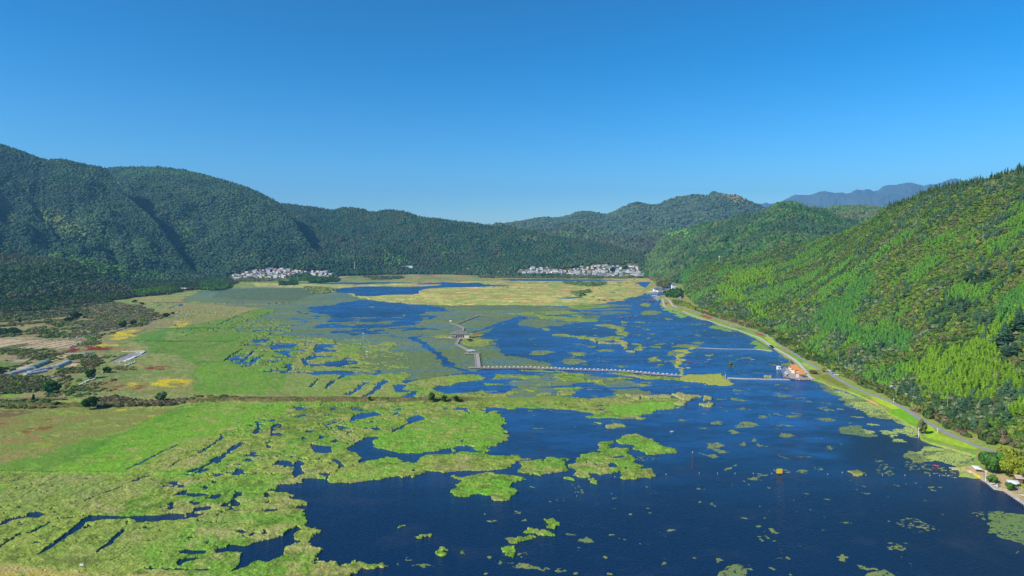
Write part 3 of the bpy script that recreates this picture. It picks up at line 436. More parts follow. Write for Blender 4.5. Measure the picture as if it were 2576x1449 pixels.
# ---- lily and duckweed pads in the open water
for z_, p in ((zc, [(190, 840), (250, 815), (420, 805), (490, 825), (400, 850), (300, 860), (200, 852)]), (zc, [(505, 910), (580, 890), (700, 890), (770, 912), (700, 945), (610, 948), (540, 930)]), (zc, [(765, 775), (830, 765), (885, 775), (820, 786)]), (zc, [(880, 810), (960, 795), (1040, 800), (1020, 822), (900, 825)]), (zc, [(610, 825), (700, 822), (780, 840), (760, 865), (640, 862)]), (zc, [(1370, 885), (1420, 862), (1478, 880), (1470, 910), (1420, 922), (1380, 900)]), (zc, [(1360, 775), (1440, 765), (1500, 775), (1440, 790)]), (zc, [(1400, 750), (1470, 745), (1500, 757), (1430, 762)]), (zc, [(1550, 825), (1640, 820), (1690, 845), (1640, 865), (1570, 850)]), (zc, [(1560, 915), (1640, 900), (1640, 935), (1590, 938)]), (zc, [(1775, 735), (1840, 722), (1930, 735), (1880, 750), (1800, 748)]), (zc, [(1590, 765), (1700, 745), (1900, 760), (1850, 780), (1620, 780)]), (zc, [(1540, 735), (1590, 735), (1570, 748)]), (zc, [(1290, 435), (1400, 425), (1480, 435), (1420, 465), (1310, 468)]), (zc, [(1490, 495), (1560, 492), (1590, 510), (1520, 517)]), (zc, [(1360, 650), (1430, 645), (1400, 665)]), (zc, [(840, 660), (900, 665), (850, 675)]),
  (zc, [(1960, 565), (2050, 560), (2150, 610), (2270, 635), (2150, 625), (2040, 605), (1970, 582)]), (zc, [(1480, 380), (1560, 400), (1650, 440), (1750, 480), (1700, 500), (1640, 470), (1560, 430), (1490, 400)]), (zc, [(2350, 730), (2410, 700), (2440, 760), (2560, 810), (2560, 830), (2400, 800), (2400, 760)]),
  (zd, [(0, 720), (60, 740), (150, 800), (120, 810), (0, 805)]), (zd, [(230, 850), (300, 890), (400, 980), (330, 950), (240, 880)]), (zd, [(230, 935), (340, 935), (300, 955)]),
  (zd, [(580, 1110), (700, 1160), (850, 1210), (1000, 1270), (1150, 1340), (1280, 1448), (1060, 1448), (1030, 1400), (950, 1350), (800, 1310), (800, 1270), (700, 1220), (640, 1180)]),
  (zh, [(670, 0), (950, 0), (1090, 110), (1200, 180), (1330, 260), (1330, 320), (1240, 300), (1100, 250), (1200, 215), (1100, 160), (920, 130), (880, 100), (860, 60), (760, 30)]),
  (zh, [(680, 250), (730, 213), (820, 208), (900, 240), (1000, 292), (900, 305), (780, 290), (700, 275)]), (zh, [(1000, 262), (1060, 245), (1150, 265), (1120, 280), (1020, 275)]), (zh, [(900, 205), (950, 190), (1000, 205), (950, 218)]), (zh, [(1070, 290), (1120, 282), (1160, 300), (1100, 312)]), (zh, [(1085, 320), (1180, 318), (1230, 345), (1150, 345)]),
  (zh, [(1195, 450), (1250, 415), (1330, 420), (1400, 370), (1560, 400), (1700, 440), (1790, 470), (1740, 560), (1650, 560), (1600, 540), (1450, 500), (1300, 520), (1210, 480)]), (zh, [(1660, 560), (1760, 560), (1850, 650), (1780, 652), (1680, 630)]),
  (zh, [(1895, 920), (2050, 925), (2300, 945), (2400, 1250), (2195, 1185), (2100, 1160), (1920, 1100), (1880, 1040), (1870, 1010), (1910, 1000)]),
  (zh, [(870, 1420), (960, 1395), (1050, 1400), (1180, 1470), (890, 1470)]), (zh, [(2110, 1260), (2150, 1248), (2180, 1262), (2140, 1275)]), (zh, [(795, 1355), (860, 1365), (900, 1390), (850, 1392)]), (zh, [(630, 1290), (690, 1275), (735, 1290), (700, 1325), (670, 1310)]),
  (zh, [(490, 160), (560, 148), (630, 165), (570, 180)]), (zh, [(520, 75), (580, 65), (630, 85), (580, 97)]), (zh, [(165, 270), (240, 268), (345, 295), (280, 312), (180, 295)]), (zh, [(130, 195), (210, 200), (270, 212), (180, 212)]), (zh, [(640, 70), (680, 65), (700, 75), (660, 82)]), (zh, [(0, 365), (50, 370), (75, 388), (20, 392)]), (zh, [(700, 355), (750, 365), (720, 372)]), (zh, [(200, 455), (280, 485), (230, 482)]), (zh, [(740, 130), (860, 135), (880, 150), (800, 150)]), (zh, [(730, 182), (780, 180), (760, 192)]),
  (zg, [(1985, 200), (2040, 177), (2120, 180), (2170, 205), (2100, 232), (2010, 235)]), (zg, [(1915, 250), (1980, 245), (2040, 265), (1990, 278)]), (zg, [(1800, 180), (1850, 175), (1860, 205), (1815, 203)]), (zg, [(1725, 355), (1820, 365), (1870, 350), (1910, 380), (1850, 390), (1930, 430), (1860, 435), (1810, 400), (1740, 375)]), (zg, [(1720, 440), (1800, 440), (1870, 475), (1820, 483), (1760, 460)]), (zg, [(1895, 572), (1945, 560), (1988, 575), (1920, 587)]), (zg, [(2005, 360), (2050, 347), (2085, 365), (2050, 377)]), (zg, [(2120, 340), (2180, 322), (2195, 350), (2150, 352)]), (zg, [(2115, 640), (2195, 625), (2195, 668), (2140, 660)]), (zg, [(1955, 540), (1980, 525), (1998, 540), (1970, 550)]),
  (zg, [(175, 1378), (190, 1345), (285, 1340), (330, 1365), (405, 1396), (250, 1402)]), (zg, [(485, 1397), (530, 1368), (615, 1402), (560, 1408)]), (zg, [(8, 1332), (65, 1318), (55, 1345)]), (zg, [(690, 1152), (760, 1137), (825, 1162), (760, 1172)]), (zg, [(1428, 1078), (1460, 1060), (1502, 1072), (1465, 1090)]), (zg, [(1855, 1420), (1900, 1358), (2040, 1348), (2085, 1432), (2065, 1475), (1870, 1475)]), (zg, [(218, 985), (250, 978), (285, 992), (250, 1003)]), (zg, [(595, 1100), (640, 1092), (705, 1112), (640, 1122)]), (zg, [(1820, 1310), (1860, 1312), (1880, 1325), (1840, 1330)]), (zg, [(90, 1135), (155, 1135), (160, 1165), (120, 1165)]), (zg, [(190, 1265), (220, 1243), (260, 1250), (215, 1275)]), (zg, [(100, 1330), (160, 1330), (130, 1342)]),
  (zf, [(1420, 1350), (1500, 1348), (1610, 1372), (1500, 1366)]), (zf, [(2040, 995), (2080, 975), (2118, 990), (2080, 1003)]), (zf, [(1370, 1310), (1400, 1290), (1410, 1310)]), (zf, [(1300, 1355), (1335, 1350), (1320, 1368)]),
  (zc, [(2175, 1290), (2260, 1280), (2345, 1295), (2280, 1310)]), (zc, [(2080, 1265), (2130, 1262), (2110, 1275)]), (zc, [(1370, 1145), (1450, 1145), (1420, 1160)])):
    P(z_(p), PAD, 1.0, WATER)
# thin, half sunk pads: broken by a fine noise
for z_, p, th in ((zh, [(1150, 985), (1200, 970), (1300, 975), (1400, 1000), (1495, 1075), (1400, 1102), (1250, 1080), (1165, 1040)], .56), (zh, [(1070, 1205), (1140, 1172), (1245, 1220), (1190, 1248), (1090, 1228)], .5), (zh, [(50, 1080), (110, 1058), (185, 1080), (110, 1098)], .5), (zh, [(5, 1140), (60, 1113), (140, 1160), (50, 1170)], .5), (zh, [(940, 570), (1050, 530), (1180, 560), (1090, 620), (970, 605)], .54), (zh, [(945, 500), (1000, 485), (1060, 505), (1000, 520)], .52), (zh, [(310, 590), (370, 572), (435, 590), (380, 612)], .52), (zh, [(115, 570), (200, 565), (270, 590), (200, 612), (130, 600)], .56), (zh, [(530, 390), (600, 375), (670, 400), (610, 420)], .52), (zh, [(435, 560), (480, 552), (520, 572), (470, 582)], .52), (zh, [(0, 600), (80, 605), (60, 660), (0, 660)], .54), (zh, [(1180, 490), (1300, 520), (1500, 530), (1640, 590), (1650, 635), (1480, 620), (1300, 590), (1200, 540)], .57), (zh, [(1760, 925), (1900, 920), (1895, 1000), (1800, 960)], .55), (zg, [(650, 760), (690, 705), (735, 730), (730, 780), (680, 795)], .58), (zg, [(1140, 460), (1300, 465), (1330, 485), (1180, 500)], .58), (zg, [(760, 1040), (700, 1048), (720, 1055)], .5), (zh, [(150, 925), (200, 918), (215, 935), (160, 938)], .5), (zh, [(330, 460), (440, 465), (420, 485), (350, 475)], .5), (zg, [(160, 910), (200, 910), (210, 935), (170, 930)], .5)):
    s, m = pm(z_(p)); n = fbm(GX[s]/1.6, GY[s]/1.6, 2, 87, .7); cls[s][m & (n > th) & (cls[s] == WATER)] = PAD
# scattered specks
s = sl(zg([(0, 700), (2500, 700), (3900, 1449), (0, 1449)])); n = fbm(GX[s]/4.5, GY[s]/4.5, 3, 91, .62); n2 = fbm(GX[s]/40, GY[s]/40, 2, 92)
m = (cls[s] == WATER) & (n > .825-.07*n2) & inpoly(U[s], V_[s], zg([(0, 720), (1000, 660), (2000, 500), (3900, 600), (3900, 1449), (-300, 1449)])); cls[s][m] = PAD
s = sl(zc([(300, 500), (2500, 500), (3300, 1500), (1000, 1500)])); n = fbm(GX[s]/14, GY[s]/10, 4, 93, .6)
m = (cls[s] == WATER) & (n > .73); cls[s][m] = PAD
# ---- right shore land
SHORE = zc([(1290, 262), (1340, 240), (1420, 200), (1560, 150), (1700, 230), (1420, 300), (1500, 330), (1480, 370), (1540, 400), (1640, 430), (1750, 470), (1850, 505), (1960, 530), (2050, 570), (2150, 600), (2240, 625), (2330, 660), (2420, 700)]) + zd([(60, 740), (180, 810), (260, 870), (330, 900), (400, 980), (430, 1070), (560, 1105), (640, 1130), (700, 1160), (850, 1205), (1000, 1265), (1150, 1335), (1270, 1430)]) + zh([(1200, 180), (1320, 260), (1345, 330), (1420, 362), (1560, 402), (1700, 442), (1795, 475), (1770, 530), (1700, 545), (1640, 548), (1640, 572), (1760, 600), (1840, 655), (1890, 690), (1960, 740), (2030, 748), (2195, 862), (2500, 1010)]) + F([(3100, 1500), (4900, 2300), (4900, 690), (1720, 700), (1640, 708)])
s, m = pm(SHORE, 0); cls[s][m] = LAND
s = sl(F([(0, 900), (2576, 900), (2576, 1500), (0, 1500)])); n = fbm(GX[s]/1.1, GY[s]/1.1, 3, 95, .7); cls[s][(cls[s] == PAD) & (n < .33)] = WATER
log('classes')
# ------------------------------------------------------------------ colours (albedo) of the wetland
def mix3(a, b, t): return a*(1-t[..., None])+np.asarray(b)*t[..., None]
colV[:] = C(148, 164, 70)
colV[:] = mix3(colV, C(114, 156, 52), sstep(.42, .62, n20))
colV[:] = mix3(colV, C(168, 158, 98), sstep(.50, .72, fbm(GX/13, GY/13, 4, 101, .6))*.75)
colV[:] = mix3(colV, C(78, 104, 34), sstep(.52, .30, nveg)*.55)
colV[:] = mix3(colV, C(186, 196, 92), sstep(.58, .72, n05)*.35*(1-far))
# greener stands and browner stands
for z_, p, c, k, f in (
  (zf, [(1100, 345), (1530, 110), (2130, 95), (2210, 285), (2060, 410), (1480, 437), (1180, 412)], C(112, 168, 46), .7, .35),
  (zf, [(820, 180), (1100, 150), (1350, 170), (1300, 240), (1000, 240), (850, 210)], C(112, 168, 46), .7, .35),
  (zf, [(1750, 700), (2300, 640), (2320, 755), (1900, 798)], C(120, 178, 50), .6, .4),
  (zf, [(715, 650), (1280, 480), (1330, 600), (1000, 680)], C(132, 178, 62), .6, .4),
  (zf, [(300, 60), (900, 40), (1150, 70), (900, 110), (700, 250), (560, 340), (300, 330), (230, 200)], C(102, 122, 42), .6, .4),
  (zg, [(900, 60), (1300, 20), (1500, 20), (1560, 45), (1340, 90), (1200, 140), (980, 120), (960, 80)], C(126, 178, 56), .8, 0),
  (zg, [(1160, 380), (1330, 330), (1500, 410), (1330, 450), (1200, 410)], C(134, 184, 64), .6, .3),
  (zg, [(600, 580), (1000, 600), (1040, 575), (800, 560)], C(126, 180, 52), .7, .3),
  (ze, [(0, 600), (500, 600), (900, 620), (1000, 760), (400, 960), (0, 900)], C(136, 158, 78), .6, .3),
  (ze, [(500, 830), (1100, 640), (1400, 700), (900, 880), (600, 960)], C(160, 160, 92), .5, .4),
  (ze, [(600, 1050), (1500, 1000), (1500, 1350), (400, 1350)], C(138, 158, 70), .6, .3),
  (ze, [(1500, 950), (2000, 900), (2200, 1100), (1700, 1200)], C(158, 160, 90), .5, .4),
  (zf, [(650, 1340), (850, 1330), (1225, 1365), (1000, 1449), (400, 1449), (200, 1350)], C(170, 160, 96), .7, .38),
  (ze, [(420, 590), (470, 545), (900, 330), (1300, 120), (1900, 40), (2195, 20), (2400, 30), (2250, 200), (1900, 250), (1500, 380), (1050, 590)], C(122, 168, 46), .85, .12),
  (ze, [(900, 330), (1300, 110), (1700, 40), (1500, 200), (1100, 400), (800, 500), (500, 560)], C(104, 156, 40), .5, .3),
  (ze, [(0, 575), (420, 590), (900, 600), (1600, 600), (2195, 640), (2195, 650), (1600, 612), (900, 612), (0, 605)], C(130, 185, 50), .6, 0),
  (zb, [(-600, 1000), (300, 1050), (600, 1100), (800, 1240), (-600, 1240)], C(118, 172, 44), .85, .15),
  (zb, [(-300, 860), (-60, 900), (300, 1040), (-400, 1080)], C(104, 158, 48), .7, .25),
  (zb, [(500, 1130), (1050, 1100), (1500, 1130), (1500, 1240), (800, 1250)], C(158, 162, 88), .6, .35),
  (zb, [(-700, 480), (-60, 560), (100, 640), (-60, 720), (-900, 900), (-1000, 700)], C(112, 140, 58), .6, .3),
  (zb, [(1700, 1080), (2200, 1040), (2260, 1100), (1800, 1150)], C(140, 165, 60), .6, .3)):
    paint(colV, z_(p), c, k, 1, f)
    paint(colM, z_(p), c, 0, 1, 0)
colV[...] *= ((0.86+.28*n20)*(.80+.40*fbm(GX/2.7, GY/2.7, 3, 143, .6))*(.66+.68*fbm(GX/.75, GY/.75, 2, 145))*1.02)[..., None]
# duckweed
colA[:] = C(112, 128, 82)
colA[:] = mix3(colA, C(122, 136, 92), sstep(.4, .65, n90)); colA[:] = mix3(colA, C(88, 130, 142), sstep(.50, .62, nstr)*.6)
colA[:] = mix3(colA, C(84, 104, 72), sstep(.6, .8, nveg)*.4)
paint(colA, zb([(-300, 220), (450, 205), (620, 260), (400, 330), (-100, 320), (-400, 300)]), C(92, 112, 84), .8)
colP = np.zeros_like(colA); colP[:] = C(120, 138, 84); colP[:] = mix3(colP, C(142, 150, 84), sstep(.4, .7, n4))
paint(colP, zh([(600, -100), (1400, 0), (2000, 450), (1850, 660), (1600, 640), (1200, 350), (1000, 300), (860, 260), (850, 120)]), C(182, 196, 98), .9, 1, .12)
paint(colP, zh([(1850, 900), (2500, 900), (2500, 1300), (1850, 1150)]), C(118, 142, 80), .9)
paint(colP, zh([(680, 250), (730, 213), (820, 208), (900, 240), (1000, 292), (900, 305), (780, 290)]), C(112, 136, 84), .9)
paint(colP, zh([(870, 245), (960, 230), (1040, 240), (1060, 250), (960, 272), (900, 277)]), C(190, 195, 115), .95)
paint(colP, zc([(1960, 560), (2270, 640), (2000, 620)]), C(130, 168, 84), .9); paint(colP, zc([(1480, 380), (1560, 400), (1760, 480), (1700, 505), (1480, 400)]), C(140, 180, 84), .9)
paint(colP, zc([(2350, 690), (2600, 830), (2400, 810)]), C(132, 172, 70), .9)
# land
colM[:] = C(128, 142, 74)
gold = sstep(.35, .6, n90)
colM[:] = mix3(colM, C(168, 156, 104), sstep(.45, .65, nlp)*.7)
gp = F([(630, 712), (900, 716), (1000, 712), (1660, 700), (1680, 716), (1650, 735), (1570, 760), (1500, 770), (1400, 772), (1300, 769), (1150, 772), (1060, 770), (950, 759), (900, 749), (840, 751), (780, 744), (840, 726), (650, 722)])
s, m = pm(gp, .5); g = mix3(np.broadcast_to(C(236, 214, 122), U[s].shape+(3,)).astype(np.float32), C(186, 192, 96), sstep(.45, .6, nstr[s])); g = mix3(g, C(212, 168, 104), sstep(.52, .68, n90[s])*.8)
colM[s][m] = g[m]
for z_, p, c, k, f in (
  (zn, [(600, 1170), (800, 1185), (1080, 1235), (1200, 1215), (1300, 1225), (700, 1240), (640, 1200)], C(158, 176, 88), .8, .2),
  (zn, [(770, 1180), (1200, 1180), (1230, 1200), (1080, 1225), (900, 1215)], C(112, 126, 74), .8, .4),
  (zn, [(150, 1180), (700, 1185), (640, 1200), (300, 1200)], C(112, 118, 84), .7, .35),
  (zn, [(200, 1270), (900, 1240), (1000, 1290), (700, 1310), (300, 1300)], C(196, 158, 100), .7, .3),
  (zn, [(0, 1370), (500, 1380), (900, 1370), (950, 1400), (0, 1405)], C(170, 186, 92), .6, .3),
  (zn, [(1200, 1260), (1600, 1240), (1640, 1300), (1500, 1340), (1300, 1400), (1100, 1400)], C(188, 182, 108), .7, .2),
  (F, [(-520, 684), (3100, 684), (1700, 700), (1300, 699), (1000, 700), (640, 706), (590, 712), (-520, 720)], C(122, 120, 84), .9, .2),
  (zm, [(1560, 1100), (1750, 1100), (1740, 1140), (1580, 1140)], C(188, 160, 130), .8, .25), (zm, [(1850, 1095), (2190, 1095), (2190, 1140), (1900, 1140)], C(186, 162, 128), .8, .25),
  (zm, [(680, 1185), (960, 1180), (900, 1205), (680, 1205)], C(186, 168, 145), .9, 0), (zm, [(860, 1130), (1060, 1115), (1050, 1130), (900, 1160), (860, 1150)], C(190, 160, 122), .8, 0),
  (zm, [(0, 1215), (560, 1218), (900, 1205), (900, 1222), (400, 1228), (0, 1240)], C(178, 170, 138), .8, .2), (zm, [(640, 1120), (950, 1160), (900, 1185), (660, 1190), (600, 1150)], C(92, 122, 58), .9, .2),
  (zm, [(0, 1235), (640, 1230), (1000, 1190), (1500, 1170), (2100, 1170), (2100, 1190), (1500, 1200), (1000, 1215), (640, 1250), (0, 1258)], C(172, 168, 92), .8, .25),
  # left: the long meadow
  (za, [(900, 380), (2576, 350), (2576, 400), (2440, 460), (2200, 500), (1850, 570), (1400, 640), (900, 800), (500, 1300), (-7000, 1448), (-7000, 400)], C(156, 142, 94), .9, .18),
  (za, [(1300, 300), (1900, 265), (2576, 200), (2576, 215), (1900, 285), (2500, 330), (1500, 345), (1250, 330)], C(182, 160, 98), .9, .12), (za, [(1680, 320), (2300, 310), (2300, 345), (1700, 345)], C(178, 124, 92), .8, .35),
  (za, [(1920, 290), (2100, 250), (2576, 210), (2576, 350), (2200, 325)], C(108, 150, 62), .9, 0), (za, [(2150, 260), (2576, 225), (2576, 335), (2300, 310), (2050, 285)], C(92, 112, 80), .9, .15),
  (za, [(2330, 400), (2576, 370), (2576, 400), (2420, 470), (2200, 480)], C(176, 152, 96), .7, .3),
  (za, [(1280, 720), (1330, 660), (1500, 620), (1900, 560), (2200, 500), (2440, 420), (2700, 390), (2800, 560), (2900, 800), (2700, 1240), (1900, 1240), (1850, 1050), (1870, 950), (1730, 870), (1440, 830), (1420, 760)], C(100, 142, 48), .95, 0.02),
  (za, [(1280, 720), (1500, 630), (1900, 570), (1900, 600), (1700, 700), (1350, 730)], C(96, 140, 62), .7, .2), (za, [(1640, 620), (1780, 650), (1850, 640), (1700, 720), (1560, 720)], C(150, 165, 84), .7, .3),
  (za, [(1900, 1000), (2100, 900), (2576, 900), (2576, 1240), (1900, 1240)], C(112, 160, 46), .8, .2),
  (za, [(1430, 850), (1720, 840), (1680, 880), (1500, 940), (1350, 960)], C(154, 160, 88), .8, .2),
  (za, [(900, 940), (1300, 1000), (1800, 1030), (1850, 1050), (1500, 1090), (1000, 1090)], C(124, 142, 70), .8, .3),
  (za, [(700, 1120), (1100, 1100), (1450, 1130), (1900, 1100), (1950, 1240), (1000, 1240)], C(146, 138, 74), .85, .3), (za, [(1900, 1240), (1950, 1180), (2200, 1150), (2200, 1240)], C(108, 142, 52), .7, .2),
  # fields
  (za, [(-200, 760), (150, 700), (400, 703), (520, 712), (150, 795), (-200, 830)], C(206, 176, 138), .95, 0), (za, [(-200, 700), (300, 690), (420, 703), (300, 716), (-200, 750)], C(196, 172, 136), .9, .15),
  (za, [(170, 798), (540, 715), (830, 722), (950, 722), (600, 805), (460, 800), (250, 800)], C(206, 178, 140), .95, 0), (za, [(0, 790), (90, 770), (270, 745), (280, 765), (120, 800), (0, 810)], C(84, 108, 48), .9, 0),
  (za, [(0, 800), (500, 795), (620, 800), (500, 830), (0, 850)], C(92, 112, 52), .9, .1), (za, [(120, 1000), (240, 945), (330, 950), (190, 1005)], C(208, 182, 146), .95, 0), (za, [(440, 915), (560, 870), (640, 860), (640, 885), (520, 925)], C(208, 176, 136), .95, 0),
  (za, [(580, 1010), (700, 945), (830, 940), (740, 965), (600, 1020)], C(205, 180, 140), .95, 0), (za, [(400, 1080), (560, 1010), (720, 960), (600, 1040), (470, 1100)], C(156, 150, 96), .9, 0), (za, [(810, 890), (870, 860), (1030, 852), (960, 885)], C(186, 158, 118), .95, 0),
  (za, [(150, 910), (300, 905), (260, 925), (100, 935)], C(190, 172, 136), .9, 0), (za, [(0, 870), (330, 860), (300, 900), (0, 905)], C(160, 140, 108), .8, .2), (za, [(-200, 930), (220, 935), (130, 1000), (-200, 1010)], C(108, 140, 62), .9, .1),
  (za, [(1060, 930), (1230, 850), (1390, 840), (1230, 918), (1150, 938)], C(158, 148, 142), .97, 0), (za, [(1230, 850), (1400, 832), (1395, 845), (1235, 922), (1150, 938), (1380, 840), (1250, 848)], C(235, 235, 235), .97, 0),
  (za, [(0, 530), (700, 520), (1000, 560), (700, 650), (0, 690)], C(140, 138, 84), .9, .2), (za, [(0, 590), (400, 540), (620, 545), (200, 620), (0, 640)], C(162, 148, 100), .8, .2),
  (za, [(0, 1230), (250, 1230), (200, 1270), (0, 1280)], C(118, 160, 50), .9, .2), (za, [(430, 1250), (600, 1210), (700, 1230), (500, 1260)], C(118, 156, 60), .8, .1),
  (za, [(640, 1190), (760, 1100), (880, 1090), (780, 1140), (660, 1175), (580, 1170)], C(116, 142, 56), .9, 0)):
    paint(colM, z_(p), c, k, .5, f); 
colM[...] *= (0.80+.40*n20)[..., None]
for z_, p, c, k, f in (
  (za, [(560, 848), (700, 790), (830, 772), (1090, 780), (1090, 812), (850, 822), (620, 848)], C(126, 48, 40), .95, .1), (za, [(830, 776), (1080, 780), (1080, 800), (900, 800)], C(150, 44, 40), .7, .2), (za, [(1090, 790), (1300, 790), (1290, 820), (1090, 815)], C(160, 130, 80), .8, .2),
  (za, [(1040, 715), (1100, 650), (1200, 620), (1330, 612), (1290, 680), (1180, 712)], C(214, 190, 50), .95, .34), (za, [(985, 700), (1040, 690), (1040, 720), (990, 715)], C(205, 185, 70), .9, .3), (za, [(1610, 588), (1720, 528), (1860, 528), (1800, 580), (1700, 592)], C(216, 192, 44), .95, .36),
  (za, [(930, 775), (1000, 755), (1140, 760), (1110, 782), (980, 782)], C(214, 192, 50), .9, .32), (za, [(1240, 745), (1310, 740), (1300, 765), (1250, 765)], C(200, 180, 60), .8, .4), (za, [(1290, 810), (1400, 808), (1400, 820), (1300, 822)], C(205, 190, 60), .8, .4), (za, [(1480, 842), (1530, 840), (1530, 850), (1480, 850)], C(205, 190, 60), .8, .4), (za, [(2050, 470), (2180, 465), (2160, 480), (2060, 483)], C(205, 185, 70), .8, .4),
  (za, [(1440, 1150), (1600, 1092), (1850, 1090), (1800, 1172), (1650, 1175)], C(216, 190, 44), .95, .42), (za, [(1750, 1078), (1850, 1075), (1800, 1090)], C(210, 188, 50), .9, .35), (za, [(1190, 1168), (1300, 1118), (1360, 1128), (1290, 1165)], C(214, 188, 48), .95, .42),
  (za, [(1280, 1192), (1340, 1150), (1425, 1162), (1360, 1198)], C(142, 60, 44), .9, .3), (za, [(1370, 1003), (1450, 973), (1640, 968), (1590, 1003)], C(140, 52, 42), .95, .2), (za, [(1060, 1182), (1180, 1138), (1230, 1150), (1150, 1188)], C(150, 76, 56), .8, .3), (za, [(880, 1140), (1060, 1120), (1200, 1100), (1000, 1170)], C(150, 96, 66), .7, .35), (za, [(1300, 950), (1420, 935), (1400, 965), (1310, 970)], C(160, 124, 76), .8, .2), (za, [(1640, 965), (1780, 985), (1600, 995)], C(150, 90, 64), .6, .4), (za, [(1600, 585), (1680, 560), (1700, 575), (1620, 590)], C(150, 110, 70), .7, .3),
  (za, [(1850, 595), (2576, 592), (2576, 600), (1500, 606), (1300, 610)], C(60, 92, 36), .8, 0), (za, [(1270, 722), (2576, 728), (2576, 734), (1500, 730)], C(54, 86, 32), .9, 0), (za, [(1400, 836), (1900, 840), (1730, 846), (1420, 842)], C(80, 110, 44), .6, 0), (za, [(1900, 930), (2576, 930), (2576, 936), (1900, 938)], C(60, 96, 40), .7, 0),
  (za, [(0, 700), (520, 712), (950, 722), (940, 727), (500, 716), (0, 706)], C(86, 96, 56), .8, 0)):
    paint(colM, z_(p), c, k, .5, f)
# field furrows
for a, b in (((620, 713), (230, 792)), ((700, 716), (300, 795)), ((790, 718), (400, 797)), ((860, 720), (500, 800)), ((500, 711), (120, 770)), ((560, 712), (190, 780)), ((380, 704), (0, 760)), ((640, 885), (320, 990)), ((300, 905), (130, 1000)), ((1230, 850), (1060, 930)), ((1030, 852), (810, 890)), ((1410, 620), (1290, 660))):
    s, m = seg(za([a, b]), 3.4); colM[s][m] = C(86, 88, 50)
# lower left meadow (the veg class carries these)
vpaint = ((ze, [(-300, 60), (600, 60), (1300, 80), (1480, 60), (1200, 170), (1000, 260), (700, 330), (0, 560), (-300, 580)], C(138, 140, 68), .95, .05), (ze, [(-100, 90), (300, 85), (250, 110), (100, 140), (-100, 160)], C(120, 92, 66), .85, .25), (ze, [(-100, 165), (100, 150), (300, 180), (200, 220), (-50, 230)], C(148, 128, 72), .8, .25), (ze, [(140, 272), (250, 240), (420, 205), (490, 205), (400, 240), (200, 282)], C(150, 74, 48), .85, .3), (ze, [(300, 168), (440, 152), (420, 168), (320, 176)], C(150, 70, 48), .85, .25), (ze, [(-60, 190), (60, 190), (60, 202), (-60, 210)], C(150, 76, 56), .8, .2), (ze, [(0, 330), (200, 290), (600, 270), (200, 350), (0, 370)], C(160, 126, 82), .7, .35),
  (ze, [(250, 370), (380, 330), (510, 345), (400, 385)], C(172, 162, 66), .7, .3), (ze, [(900, 90), (1120, 75), (1060, 100), (920, 100)], C(205, 186, 56), .9, .35), (ze, [(1180, 135), (1280, 125), (1260, 145)], C(205, 186, 56), .9, .35), (ze, [(1060, 200), (1170, 190), (1100, 210)], C(200, 184, 60), .8, .35), (ze, [(400, 140), (700, 110), (720, 180), (500, 200)], C(150, 132, 80), .7, .35),
  (ze, [(0, 450), (300, 400), (600, 380), (300, 470), (-10, 540)], C(160, 142, 84), .7, .3), (ze, [(-10, 540), (80, 510), (130, 505), (60, 530), (-10, 555)], C(215, 195, 140), .9, .2), (ze, [(-100, 560), (150, 490), (700, 330), (1000, 270), (1200, 170), (1300, 130), (900, 350), (500, 540), (380, 585), (-100, 575)], C(112, 148, 52), .9, .05),
  (ze, [(0, 578), (500, 592), (480, 602), (0, 588)], C(118, 92, 60), .8, 0), (ze, [(0, 610), (250, 600), (200, 660), (0, 700)], C(112, 112, 62), .7, .3),
  (ze, [(-300, 1340), (0, 1345), (400, 1400), (900, 1440), (2000, 1470), (-300, 1700)], C(186, 168, 104), .9, .2), (ze, [(0, 1345), (150, 1350), (140, 1375), (0, 1370)], C(170, 104, 74), .7, .3), (ze, [(-300, 1430), (500, 1425), (900, 1449), (-300, 1600)], C(190, 172, 70), .7, .35), (ze, [(100, 1280), (600, 1290), (900, 1330), (700, 1390), (300, 1370), (0, 1330)], C(104, 118, 54), .6, .35),
  (ze, [(500, 470), (900, 300), (1000, 300), (800, 420), (560, 540)], C(84, 138, 44), .7, .3), (ze, [(1380, 90), (1600, 60), (1500, 130), (1300, 190), (1200, 200)], C(92, 144, 40), .7, .2))
for z_, p, c, k, f in vpaint: paint(colV, z_(p), c*1.0, k, .5, f)
for a, b, w in (((0, 820), (240, 700), 1), ((180, 800), (480, 620), 1), ((560, 800), (930, 640), .9), ((0, 700), (300, 640), .8), ((700, 960), (1000, 800), .7), ((930, 745), (700, 830), 1), ((1060, 940), (1250, 830), .7), ((1280, 870), (1480, 760), .7), ((900, 1330), (1060, 1240), .8)):
    s, m = seg(ze([a, b]), w); colV[s][m] = colV[s][m]*.55
